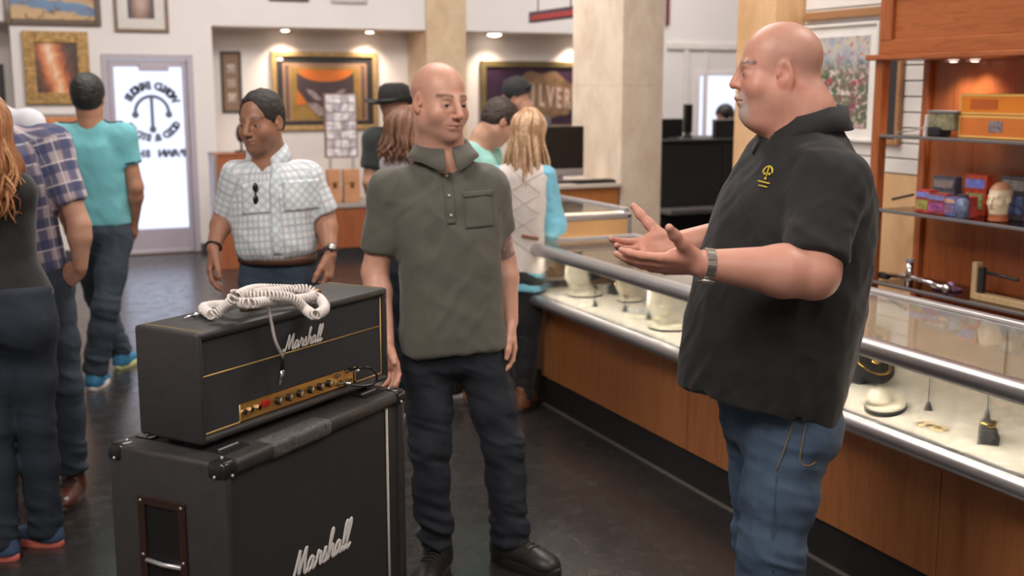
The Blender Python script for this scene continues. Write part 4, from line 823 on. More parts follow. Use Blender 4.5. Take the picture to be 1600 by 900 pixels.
# the lead above was laid out from the head's base; shift its top points
for ob in cb.children:
    if ob.name.startswith('straight_lead'):
        n_top = 4*8*8
        for i, vv in enumerate(ob.data.vertices):
            k = (i//8)/8.
            if k < 5: vv.co.z += HH*(1 if k < 4 else (5-k))
pj = cpt(288, 497, .008); pk = cpt(322, 487, .012); pl_ = cpt(345, 478, .02)
m = MB(); m.tube([pl_, pk], [.0035, .005], 10); m.build('plug_boot', mat('grey_boot', (.10, .10, .11), .5), cb, True)
pk = np.array(pk); pj = np.array(pj); m = MB(); m.tube([pk, pk+(pj-pk)*.55], .0075, 12); m.tube([pk+(pj-pk)*.5, pk+(pj-pk)*.93, pj], [.0036, .0036, .001], 10); m.build('plug_body', M_chr, cb, True)
# black patch lead at the right of the panel
pcb = empty('patch_cable', (hc[0], hc[1], hz_), yh); tag(pcb, 'short black patch lead looped at the right of the gold control panel', 'cable')
def fp(px, py, o): x, z = hfront(px, py, -o); return (x, -gy-o, z)
x0, z0 = hfront(549, 577, .01); m = MB(); m.tube(catmull([fp(550, 578, .004), fp(560, 575, .03), fp(578, 575, .05), fp(588, 585, .05), fp(586, 598, .045), fp(570, 603, .035), fp(552, 602, .02), fp(537, 598, .004)], 8), .0032, 8); m.build('lead', M_plastic_b, pcb, True)
for px, py in ((550, 578), (537, 598)): m = MB(); q = np.array(fp(px, py, 0)); m.cyl(q+(0, .01, 0), q+(0, -.024, 0), .0062, .005, 12); m.build('plug', M_chr, pcb, True)
# ================================================================== people: implicit surfaces meshed into continuous bodies
from mathutils.bvhtree import BVHTree
F32 = np.float32
def smin(a, b, k):
    if k <= 0: return np.minimum(a, b)
    h = np.maximum(k-np.abs(a-b), 0)/k; return np.minimum(a, b)-h*h*k*.25
def cone(a, b, ra, rb):
    a = np.array(a, F32); b = np.array(b, F32); ba = b-a; L2 = F32(max(float(ba@ba), 1e-9))
    def f(P):
        pa = P-a; t = np.clip((pa@ba)/L2, 0, 1); d = pa-t[:, None]*ba
        return np.sqrt(np.einsum('ij,ij->i', d, d))-(ra+(rb-ra)*t)
    return f
def ell(c, r, R=None):
    c = np.array(c, F32); r = np.array(r, F32); R = None if R is None else np.array(R, F32)
    def f(P):
        q = P-c
        if R is not None: q = q@R
        q = q/r; k0 = np.sqrt(np.einsum('ij,ij->i', q, q))+1e-6; q = q/r; k1 = np.sqrt(np.einsum('ij,ij->i', q, q))+1e-6
        return k0*(k0-1)/k1
    return f
def half(p, n):                    # inside is where (P-p).n < 0
    p = np.array(p, F32); n = np.array(nrm(n), F32)
    return lambda P: (P-p)@n
def rbox(c, h, R=None, r=.01):
    c = np.array(c, F32); h = np.array(h, F32)-F32(r); R = None if R is None else np.array(R, F32)
    def f(P):
        q = P-c
        if R is not None: q = q@R
        q = np.abs(q)-h; return np.sqrt((np.maximum(q, 0)**2).sum(1))+np.minimum(q.max(1), 0)-F32(r)
    return f
def loft(o, R, sl, n=2.3, kcap=.03):
    """slices: (t, cx, cy, half width, front depth, back depth) along R's z axis from o; x right, y forward"""
    o = np.array(o, F32); R = np.array(R, F32); sl = np.array(sl, float); t = sl[:, 0]
    tt = np.linspace(t[0], t[-1], 80); D = []
    for k in range(1, 6):          # smooth resample
        y = np.interp(tt, t, sl[:, k]); w_ = np.array([1, 2, 3, 4, 3, 2, 1.]); yp = np.r_[[y[0]]*3, y, [y[-1]]*3]; D.append(np.convolve(yp, w_/w_.sum(), 'valid').astype(F32))
    tt = tt.astype(F32)
    def f(P):
        q = (P-o)@R; z = q[:, 2]
        cx, cy, w_, df, db = (np.interp(z, tt, d_).astype(F32) for d_ in D)
        x = q[:, 0]-cx; y = q[:, 1]-cy; dp = np.where(y > 0, df, db)
        qq = (np.abs(x/w_)**n+np.abs(y/dp)**n)**(1/n)+1e-5; r = np.sqrt(x*x+y*y)
        d2 = np.where(r < 1e-4, -np.minimum(w_, dp), r-r/qq)*F32(.9); dz = np.maximum(tt[0]-z, z-tt[-1])
        return -smin(-d2, -dz, kcap)
    return f
def evalops(ops, P, act=None):
    d = np.full(len(P), 9., F32)
    for i, (mode, f, k) in enumerate(ops):
        if act is not None and not act[i]: continue
        p = f(P)
        if mode == 'u': d = smin(d, p, k)
        elif mode == 's': d = -smin(-d, p, k)
        else: d = -smin(-d, -p, k)
    return d
def mesh_sdf(ops, lo, hi, h, nb=8):
    lo = np.array(lo, float); hi = np.array(hi, float); S = nb*h
    nblk = np.ceil((hi-lo)/S).astype(int); g = np.stack(np.meshgrid(*[np.arange(k) for k in nblk], indexing='ij'), -1).reshape(-1, 3)
    ctr = (lo+(g+.5)*S).astype(F32); Rr = S*.87
    pv = np.stack([f(ctr) for _, f, _ in ops]); d = np.full(len(ctr), 9., F32)
    for i, (mode, f, k) in enumerate(ops):
        d = smin(d, pv[i], k) if mode == 'u' else (-smin(-d, pv[i], k) if mode == 's' else -smin(-d, -pv[i], k))
    on = np.abs(d) < Rr*1.75
    g = g[on]; pv = pv[:, on]; d = d[on]; act = np.zeros(pv.shape, bool)
    for i, (mode, f, k) in enumerate(ops):
        if mode == 'u': act[i] = pv[i] < np.maximum(d, 0)+2.6*Rr+k
        elif mode == 's': act[i] = pv[i] < 2.6*Rr+k
        else: act[i] = pv[i] > -(2.6*Rr+k)
    keys = np.packbits(act, axis=0).T; _, inv = np.unique(keys, axis=0, return_inverse=True); inv = inv.ravel()
    o3 = np.stack(np.meshgrid(*[np.arange(nb+1)]*3, indexing='ij'), -1).reshape(-1, 3)
    val = np.empty((len(g), (nb+1)**3), F32); order = np.argsort(inv, kind='stable'); bounds = np.searchsorted(inv[order], np.arange(inv.max()+2))
    for u in range(inv.max()+1):
        ids = order[bounds[u]:bounds[u+1]]
        for c0 in range(0, len(ids), 400):
            q = ids[c0:c0+400]; P = (lo+(g[q][:, None, :]*nb+o3[None])*h).astype(F32).reshape(-1, 3)
            val[q] = evalops(ops, P, act[:, q[0]]).reshape(len(q), -1)
    n1 = nb+1; A = val.reshape(-1, n1, n1, n1); ins = A < 0
    cnt = np.zeros((len(g), nb, nb, nb), np.int8); acc = np.zeros((len(g), nb, nb, nb, 3), F32); ne = np.zeros((len(g), nb, nb, nb), F32)
    sl = lambda a, b, c: (slice(None), slice(a, a+nb), slice(b, b+nb), slice(c, c+nb))
    for a in (0, 1):
        for b in (0, 1):
            for c in (0, 1): cnt += ins[sl(a, b, c)]
    mixed = (cnt > 0) & (cnt < 8)
    bi, ci, cj, ck = np.nonzero(mixed); corner = np.stack([A[bi, ci+a, cj+b, ck+c] for a in (0, 1) for b in (0, 1) for c in (0, 1)], 1)
    offs = np.array([(a, b, c) for a in (0, 1) for b in (0, 1) for c in (0, 1)], F32)
    acc = np.zeros((len(bi), 3), F32); ne = np.zeros(len(bi), F32)
    for i in range(8):
        for j in range(i+1, 8):
            if np.abs(offs[i]-offs[j]).sum() != 1: continue
            x = (corner[:, i] < 0) != (corner[:, j] < 0); t = np.where(x, corner[:, i]/(corner[:, i]-corner[:, j]+1e-12), 0)
            acc += np.where(x[:, None], offs[i]+t[:, None]*(offs[j]-offs[i]), 0); ne += x
    cell = g[bi]*nb+np.stack([ci, cj, ck], 1); pos = lo+(cell+acc/ne[:, None])*h
    M_ = int((nblk*nb).max()+4); key = lambda q: ((q[:, 0].astype(np.int64)+1)*M_+q[:, 1]+1)*M_+q[:, 2]+1
    kk = key(cell); so = np.argsort(kk); ks = kk[so]; faces = []
    for ax in range(3):
        e = [0, 0, 0]; e[ax] = 1
        x = ins[sl(0, 0, 0)] != ins[sl(*e)]; bi, ci, cj, ck = np.nonzero(x); st = ins[bi, ci, cj, ck]
        cell0 = g[bi]*nb+np.stack([ci, cj, ck], 1); a1, a2 = (ax+1) % 3, (ax+2) % 3; idx = []; ok = np.ones(len(cell0), bool)
        for da, db in ((0, 0), (1, 0), (1, 1), (0, 1)):
            q = cell0.copy(); q[:, a1] -= da; q[:, a2] -= db; kq = key(q); w_ = np.clip(np.searchsorted(ks, kq), 0, len(ks)-1); ok &= ks[w_] == kq; idx.append(so[w_])
        fq = np.stack(idx, 1); fq[~st] = fq[~st][:, ::-1]; faces.append(fq[ok])
    return pos, np.vstack(faces)
def vnormals(v, f):
    n = np.zeros_like(v); fn = np.cross(v[f[:, 2]]-v[f[:, 0]], v[f[:, 3]]-v[f[:, 1]])
    for k in range(4): np.add.at(n, f[:, k], fn)
    return n/(np.linalg.norm(n, axis=1)[:, None]+1e-12)
def lap(v, f, it=1, w=.5):
    e = np.vstack([f[:, [0, 1]], f[:, [1, 2]], f[:, [2, 3]], f[:, [3, 0]]]); N = len(v); dg = np.bincount(e[:, 0], minlength=N)+np.bincount(e[:, 1], minlength=N)
    for _ in range(it):
        s = np.stack([np.bincount(e[:, 0], v[e[:, 1], k], N)+np.bincount(e[:, 1], v[e[:, 0], k], N) for k in range(3)], 1)
        v = v*(1-w)+w*s/np.maximum(dg, 1)[:, None]
    return v
_rng = np.random.RandomState(3); _tab = _rng.rand(4096).astype(F32)
def vnoise(P):
    i = np.floor(P).astype(np.int64); f = P-i; f = f*f*(3-2*f); out = 0
    hsh = lambda a, b, c: _tab[(a*73856093 ^ b*19349663 ^ c*83492791) & 4095]
    for a in (0, 1):
        for b in (0, 1):
            for c in (0, 1):
                w_ = (f[:, 0] if a else 1-f[:, 0])*(f[:, 1] if b else 1-f[:, 1])*(f[:, 2] if c else 1-f[:, 2]); out = out+w_*hsh(i[:, 0]+a, i[:, 1]+b, i[:, 2]+c)
    return out*2-1
def folds(P, R, fx, fz, amp, seed=0., ridge=True):   # cloth folds: noise stretched along one axis
    q = P@R*np.array(fx)+seed*17.3; n = vnoise(q)*.65+vnoise(q*2.1+5)*.35
    if ridge: n = .5-np.abs(n)*1.6
    return amp*n
def q2mesh(name, v, f, m, parent, colr=None, attrs=None):
    me = bpy.data.meshes.new(name); me.vertices.add(len(v)); me.vertices.foreach_set('co', np.ascontiguousarray(v, F32).ravel())
    nf = len(f); me.loops.add(nf*4); me.loops.foreach_set('vertex_index', np.ascontiguousarray(f, np.int32).ravel()); me.polygons.add(nf); me.polygons.foreach_set('loop_start', np.arange(0, nf*4, 4, dtype=np.int32))
    me.update(calc_edges=True)
    if colr is not None:
        a = me.color_attributes.new('Col', 'FLOAT_COLOR', 'POINT'); a.data.foreach_set('color', np.ascontiguousarray(np.hstack([colr, np.ones((len(v), 1))]), F32).ravel())
    if attrs is not None:
        a = me.attributes.new('cuv', 'FLOAT_VECTOR', 'POINT'); a.data.foreach_set('vector', np.ascontiguousarray(attrs, F32).ravel())
    return link(name, me, m, parent, True)
# ---- materials for people
def skin_mat():
    if 'skin' in _M: return _M['skin']
    m, nt, b = newmat('skin'); at = nt.nodes.new('ShaderNodeAttribute'); at.attribute_name = 'Col'; v = coords(nt, 'Object')
    n = noise(nt, v, 90, 4); c = mixc(nt, .16, at.outputs[0], mixc(nt, noise(nt, v, 35, 3), (.18, .05, .03), (.75, .48, .36))); nt.links.new(c, b.inputs['Base Color'])
    b.inputs['Roughness'].default_value = .46; b.inputs['Subsurface Weight'].default_value = .12; b.inputs['Subsurface Radius'].default_value = (.012, .005, .003); b.inputs['Subsurface Scale'].default_value = 1.
    bump(nt, b, n, .10, .002); _M['skin'] = m; return m
def fabric(name, c, rough=.85, s=900, var=.12, bst=.25, wr=14, c2=None, sheen=.2):
    if name in _M: return _M[name]
    m, nt, b = newmat(name); v = coords(nt, 'Object'); n = noise(nt, v, s, 2); n2 = noise(nt, v, wr, 5, .6, .4)
    lo = tuple(x*(1-var) for x in c); hi = c2 or tuple(min(1, x*(1+var)) for x in c)
    nt.links.new(ramp(nt, n2, [(.3, lo), (.7, hi)]), b.inputs['Base Color']); b.inputs['Roughness'].default_value = rough; b.inputs['Sheen Weight'].default_value = sheen
    bump(nt, b, mathn(nt, 'ADD', mathn(nt, 'MULTIPLY', n, .25), n2), bst, .004); _M[name] = m; return m
def denim(name, c, light):
    if name in _M: return _M[name]
    m, nt, b = newmat(name); v = coords(nt, 'Object'); n = noise(nt, coords(nt, 'Object', (1, 1, .35)), 7, 6, .65, .5); f = noise(nt, v, 800, 2)
    nt.links.new(mixc(nt, f, ramp(nt, n, [(.35, c), (.7, light)]), tuple(x*.8 for x in c)), b.inputs['Base Color']); b.inputs['Roughness'].default_value = .85
    bump(nt, b, mathn(nt, 'ADD', mathn(nt, 'MULTIPLY', f, .3), n), .3, .004); _M[name] = m; return m
def stripes(nt, x, per, width, soft=.04):      # 0..1 mask of repeated bands
    fr = mathn(nt, 'FRACT', mathn(nt, 'DIVIDE', x, per)); dd = mathn(nt, 'ABSOLUTE', mathn(nt, 'SUBTRACT', fr, .5))
    mr = nt.nodes.new('ShaderNodeMapRange'); mr.inputs[1].default_value = width/2+soft; mr.inputs[2].default_value = width/2-soft; nt.links.new(dd, mr.inputs[0]); return mr.outputs[0]
def check_mat(name, base, bands):
    m, nt, b = newmat(name); at = nt.nodes.new('ShaderNodeAttribute'); at.attribute_name = 'cuv'; sp = nt.nodes.new('ShaderNodeSeparateXYZ'); nt.links.new(at.outputs['Vector'], sp.inputs[0])
    c = None
    for axis, per, wd, off, colr, op in bands:
        x = mathn(nt, 'ADD', sp.outputs[axis], off); msk = mathn(nt, 'MULTIPLY', stripes(nt, x, per, wd), op); c = mixc(nt, msk, base if c is None else c, colr)
    nt.links.new(c, b.inputs['Base Color']); b.inputs['Roughness'].default_value = .85; v = coords(nt, 'Object'); bump(nt, b, noise(nt, v, 16, 5, .6, .4), .3, .005); return m
# ---- anatomy
def frame(fwd, up=(0, 0, 1)):
    y = nrm(fwd); z = np.array(up, float); z = nrm(z-y*(z@y)); x = np.cross(y, z); return np.stack([x, y, z], 1)    # columns: right, forward, up
def frame_up(up, fwd):
    z = nrm(up); y = np.array(fwd, float); y = nrm(y-z*(y@z)); return np.stack([np.cross(y, z), y, z], 1)
def head_ops(c, R, s=1., jaw=1., fem=False, detail=True, chub=0., nose=(.112, -.034)):
    c = np.array(c, float); T = lambda x, y, z: c+R@(np.array((x, y, z), float)*s)
    E = lambda p, r, Rm=None: ell(T(*p), np.array(r)*s, R if Rm is None else R@Rm)
    o = [('u', E((0, -.014, .035), (.0755, .097, .086)), 0), ('u', E((0, .022, -.03), (.060+chub*.3, .068, .084)), .03*s), ('u', E((0, .030, -.082), (.046*jaw+chub, .050, .036)), .03*s), ('u', E((0, .070, -.098), (.020, .018, .017)), .025*s)]
    for q in (-1, 1): o += [('u', E((q*(.052*jaw+chub*.6), .0, -.058), (.018, .026, .03)), .03*s), ('u', E((q*.043, .054, -.034), (.022+chub*.4, .022, .022)), .03*s)]
    if not detail: return o+[('u', cone(T(0, .088, .004), T(0, .108, -.034), .010*s, .013*s), .012*s)]+[('u', E((q*.077, -.006, -.006), (.009, .019, .031)), .008*s) for q in (-1, 1)]
    o += [('u', cone(T(-.034, .079, .017), T(.034, .079, .017), .0095*s, .0095*s), .016*s)]
    for q in (-1, 1): o += [('s', E((q*.031, .100, -.003), (.017, .016, .012)), .014*s)]
    for q in (-1, 1): o += [('u', E((q*.0315, .0735, -.004), (.0150, .0150, .0140)), .006*s), ('s', E((q*.0320, .0905, -.0055), (.0125, .0125, .0034)), .002*s), ('u', cone(T(q*.019, .083, -.021), T(q*.044, .070, -.022), .0045*s, .004*s), .010*s)]
    ny, nz = nose; o += [('u', cone(T(0, .090, .008), T(0, ny, nz), .0085*s, .0118*s), .011*s)]
    for q in (-1, 1): o += [('u', E((q*.0125, ny-.012, nz-.004), (.0075, .0105, .0075)), .007*s), ('s', E((q*.007, ny-.006, nz-.0135), (.0035, .005, .004)), .003*s)]
    o += [('u', E((0, .078, -.062), (.028, .017, .018)), .015*s)]
    o += [('u', cone(T(-.021, .0855, -.0645), T(0, .0975, -.0605), .003*s, .0052*s), .006*s), ('u', cone(T(.021, .0855, -.0645), T(0, .0975, -.0605), .003*s, .0052*s), .006*s), ('u', cone(T(-.014, .0885, -.073), T(.014, .0885, -.073), .0055*s, .0055*s), .006*s)]
    for q in (-1, 1): o += [('s', cone(T(q*.025, .0855, -.0665), T(0, .103, -.0668), .0017*s, .0017*s), .003*s)]
    for q in (-1, 1):
        Re = np.array(Matrix.Rotation(q*.32, 3, 'Z') @ Matrix.Rotation(-.18, 3, 'X'))
        o += [('u', E((q*.0775, -.008, -.004), (.0065, .0185, .0315), Re), .007*s), ('u', E((q*.078, .000, -.024), (.006, .010, .012), Re), .005*s), ('s', E((q*.0865, -.003, .002), (.0085, .0105, .0195), Re), .004*s), ('u', E((q*.079, .010, -.006), (.004, .005, .008)), .004*s)]
    return o
def head_local(P, c, R, s): return ((P-np.array(c))@R)/s
def blob(q, c, r, e=2): return np.exp(-(((q-np.array(c))/np.array(r))**2).sum(1)*1.)
def finger(o, d, n, lens, radii, curls, k=.004):
    ops = []; p = np.array(o, float); d = nrm(d); n = np.array(n, float)
    for L, (r0, r1), cu in zip(lens, radii, curls):
        ca, sa = math.cos(cu), math.sin(cu); d2 = d*ca+n*sa; n = n*ca-d*sa; d = nrm(d2); q = p+d*L; ops.append(('u', cone(p, q, r0, r1), k)); p = q
    return ops, p
def hand_ops(w, fdir, pn, thumb, s=1., curls=((.25, .35, .25),)*4, spread=.06, tdir=(.62, .62, .30), tcurl=(.15, .25), k=.010):
    """w wrist, fdir towards knuckles, pn palm normal (out of the palm), thumb: side vector the thumb lies on"""
    x = nrm(fdir); y = np.array(pn, float); y = nrm(y-x*(y@x)); z = np.array(thumb, float); z = nrm(z-x*(z@x)-y*(z@y)); w = np.array(w, float)
    T = lambda a, b, c: w+s*(x*a+y*b+z*c); ops = []
    kn = [(.091, -.004, .030), (.094, -.006, .010), (.088, -.005, -.010), (.077, -.001, -.028)]
    for (a, b, c) in kn: ops.append(('u', cone(T(.012, 0, c*.62), T(a, b, c), .0145*s, .0108*s), .012*s))
    ops.append(('u', ell(T(.05, .006, 0), np.array((.045, .013, .036))*s, np.stack([x, y, z], 1)), .012*s))
    ops.append(('u', ell(T(.040, .009, .028), np.array((.032, .014, .016))*s, np.stack([x, y, z], 1)), .012*s)); ops.append(('u', ell(T(.035, .009, -.024), np.array((.030, .013, .012))*s, np.stack([x, y, z], 1)), .012*s))
    LL = [(.042, .026, .021), (.046, .029, .022), (.042, .027, .021), (.033, .021, .019)]
    for i, ((a, b, c), L) in enumerate(zip(kn, LL)):
        r = (.0094, .0098, .0092, .0082)[i]*s; sp = (1.5-i)*spread; d = x*math.cos(sp)+z*math.sin(sp)
        o_, tip = finger(T(a, b, c), d, y, np.array(L)*s, ((r*1.05, r*.95), (r*.96, r*.9), (r*.9, r*.74)), curls[i] if len(curls) > 1 else curls[0], .004*s); ops += o_
    td = nrm(x*tdir[0]+z*tdir[1]+y*tdir[2]); o_, tip = finger(T(.022, .006, .024), td, nrm(x*.6-z*.5+y*.2), np.array((.046, .034, .028))*s, ((.0175*s, .0138*s), (.0134*s, .0118*s), (.0120*s, .0090*s)), (0, tcurl[0], tcurl[1]), .009*s); ops += o_
    return ops
def cuffhollow(p, n, depth, ops_thin): pass
def bounds(ops, pts, pad): p = np.array(pts); return p.min(0)-pad, p.max(0)+pad
def shoe(parent, ankle, toe_dir, L, wd, m_up, m_sole, hgt=.10, m_lace=None, solet=.028, h=.004, name='shoe', shaft=.045, zg=0., pitch=0.):
    """ankle: point above the heel on the ground plane, toe_dir horizontal"""
    f = nrm((toe_dir[0], toe_dir[1], 0)); R = frame(f); Rp = R@np.array(Matrix.Rotation(pitch, 3, 'X')); o = np.array((ankle[0], ankle[1], zg))
    T = lambda x, y, z: o+Rp@np.array((x, y, z), float); y0, y1 = -.28*L, .72*L; E = lambda c, r: ell(T(*c), r, Rp)
    base = [(-.28, .36, .0), (-.22, .44, .0), (0, .44, 0), (.25, .46, 0), (.48, .50, .0), (.62, .42, 0), (.72, .20, 0)]
    ops = [('u', E((0, y0+.17*L, hgt*.45), (wd*.42, .19*L, hgt*.62)), 0), ('u', E((0, .18*L, hgt*.40), (wd*.43, .34*L, hgt*.50)), .03), ('u', E((0, .48*L, hgt*.30), (wd*.48, .23*L, hgt*.42)), .03), ('u', cone(T(0, y0+.24*L, hgt*.5), T(0, y0+.22*L, hgt*1.15), wd*.40, shaft), .03), ('i', half(T(0, 0, solet*.8), -Rp[:, 2]), .002)]
    v, fc = mesh_sdf(ops, *bounds(ops, [T(0, y0, 0), T(0, y1, hgt), T(.06, 0, 0), T(-.06, 0, hgt*1.3)], .05), h); v = lap(v, fc, 1); up = q2mesh(name, v, fc, m_up, parent)
    out = []; n = 36
    for i in range(n):
        a = 2*PI*i/n; yy = (y0+y1)/2+(L/2+.006)*math.cos(a); t = (yy-y0)/L; wl = wd*.5*(.86+.22*math.sin(PI*min(1, max(0, t))*.95)*(1 if t > .3 else .8)); out.append((wl*math.sin(a)*(1 if abs(math.sin(a)) > .5 else 1.05), yy))
    mb = MB(); zs = ((0, .97), (solet*.25, 1.0), (solet*.85, 1.0), (solet, .97)); vs = []
    for z, k in zs: vs += [tuple(T(x*k, (y-(y0+y1)/2)*k+(y0+y1)/2, z)) for x, y in out]
    fs = [(i*n+j, i*n+(j+1) % n, (i+1)*n+(j+1) % n, (i+1)*n+j) for i in range(len(zs)-1) for j in range(n)]+[tuple(range(n))[::-1], tuple(range(3*n, 4*n))]; mb.add(vs, [q[::-1] for q in fs]); smooth_by_angle(mb.build('sole', m_sole, up), 60)
    if m_lace:
        bv = BVHTree.FromPolygons([tuple(p) for p in v], [tuple(int(i) for i in q) for q in fc])
        for i in range(5):
            pts = []
            for x in np.linspace(-.24, .24, 7):
                hit = bv.ray_cast(Vector(T(x*wd, (.06+.075*i+.03*(abs(x) if i % 2 else -abs(x)))*L, hgt*2)), Vector(-Rp[:, 2]))
                if hit[0] is not None: pts.append(np.array(hit[0])+Rp[:, 2]*.002)
            if len(pts) > 3: mb = MB(); mb.tube(pts, .0034, 6); mb.build('lace', m_lace, up, True)
    return up
def eyes(parent, c, R, s, iris=(.10, .05, .03), look=(0, 1, 0)):
    for q in (-1, 1):
        p = np.array(c)+R@(np.array((q*.0315, .0735, -.005))*s); mb = MB(); mb.ball((0, 0, 0), .0133*s, 10); o = mb.build('eye', mat('eye_white', (.40, .35, .33), .25, var=.02), parent, True, tuple(p))
        d = nrm(R@nrm(look)); mb = MB(); mb.lathe([(.0001, .0131*s), (.0025*s, .01305*s), (.0058*s, .0120*s), (.0062*s, .0112*s)], n=16); ob = mb.build('iris', mat('iris_%d' % int(iris[0]*1000), iris, .1), o, True)
        ob.rotation_mode = 'QUATERNION'; ob.rotation_quaternion = Vector(d).to_track_quat('Z', 'Y'); mb = MB(); mb.lathe([(.0001, .0134*s), (.0026*s, .01335*s), (.0027*s, .0125*s)], n=12); ob2 = mb.build('pupil', mat('pupil', (.005, .005, .005), .1), o, True); ob2.rotation_mode = 'QUATERNION'; ob2.rotation_quaternion = ob.rotation_quaternion
def face_colour(P, c, R, s, base, stub=0., stubc=(.16, .12, .10), goat=0., goatc=(.42, .38, .35), brow=.8, browc=(.06, .04, .03), lip=(.42, .16, .12), scalp=0., scalpc=(.10, .08, .07), red=.3):
    q = head_local(P, c, R, s); n = len(P); C_ = np.tile(np.array(base, float), (n, 1)); mix = lambda C0, cc, a: C0*(1-a[:, None])+np.array(cc)*a[:, None]
    inh = (q[:, 2] > -.14) & (np.abs(q[:, 0]) < .11) & (np.abs(q[:, 1]) < .15); nz = vnoise(P*9)*.5+.5
    rr = np.clip(blob(q, (0, .11, -.036), (.02, .03, .02))+.7*blob(q, (.045, .06, -.03), (.03, .04, .025))+.7*blob(q, (-.045, .06, -.03), (.03, .04, .025))+.9*(np.abs(q[:, 0]) > .074)*(np.abs(q[:, 2]) < .045), 0, 1)
    C_ = mix(C_, (base[0]*.98, base[1]*.62, base[2]*.55), rr*red*inh)
    if stub:
        a = np.clip(blob(q, (0, .07, -.085), (.07, .07, .032))+blob(q, (.055, .02, -.07), (.03, .05, .03))+blob(q, (-.055, .02, -.07), (.03, .05, .03))+blob(q, (0, .1, -.053), (.028, .03, .008)), 0, 1)*(q[:, 1] > -.02); C_ = mix(C_, stubc, a*stub*inh)
    if goat:
        a = np.clip(1.6*blob(q, (0, .085, -.10), (.028, .035, .026))+1.3*blob(q, (0, .1, -.053), (.032, .03, .008))+blob(q, (.03, .08, -.075), (.008, .03, .022))+blob(q, (-.03, .08, -.075), (.008, .03, .022)), 0, 1)*(q[:, 1] > .02); C_ = mix(C_, goatc, a*goat*(.7+.3*nz)*inh)
    a = np.clip(blob(q, (0, .098, -.0625), (.022, .02, .0045))+blob(q, (0, .095, -.073), (.018, .02, .0055)), 0, 1)*(q[:, 1] > .06); C_ = mix(C_, lip, a*.75*inh)
    for sg in (-1, 1):
        a = np.exp(-((q[:, 2]-.021-.004*np.cos((q[:, 0]-sg*.032)*60))/.0052)**2)*(np.abs(q[:, 0]-sg*.033) < .021)*(q[:, 1] > .05); C_ = mix(C_, browc, a*brow*inh)
        C_ = mix(C_, np.array(base)*.55, .5*blob(q, (sg*.0315, .086, -.004), (.018, .012, .009))*inh)
    if scalp:
        hl = .062-.03*np.clip((np.abs(q[:, 0])-.03)/.04, 0, 1); a = np.clip((q[:, 2]-.0)/.02, 0, 1)*np.clip((.045-q[:, 1])/.03, 0, 1)*(q[:, 2] > -.03)*(np.abs(q[:, 0]) < .09); a = np.maximum(a, np.clip((-.03-q[:, 1])/.03, 0, 1)*np.clip((q[:, 2]+.05)/.02, 0, 1)); C_ = mix(C_, scalpc, a*scalp*inh)
    return np.clip(C_*(.94+.12*nz[:, None]), 0, 1)
def arm_ops(sh, el, wr, r=(.052, .044, .040, .026), k=.02):
    sh, el, wr = (np.array(p, float) for p in (sh, el, wr)); mid = el+(wr-el)*.28
    return [('u', cone(sh, el, r[0], r[1]), k), ('u', cone(el, mid, r[1]*.95, r[1]*1.02), k), ('u', cone(mid, wr, r[1]*1.02, r[3]), k)]
def cap(ops, p, n, thick=.006): return ops+[('i', half(p, n), .002)]
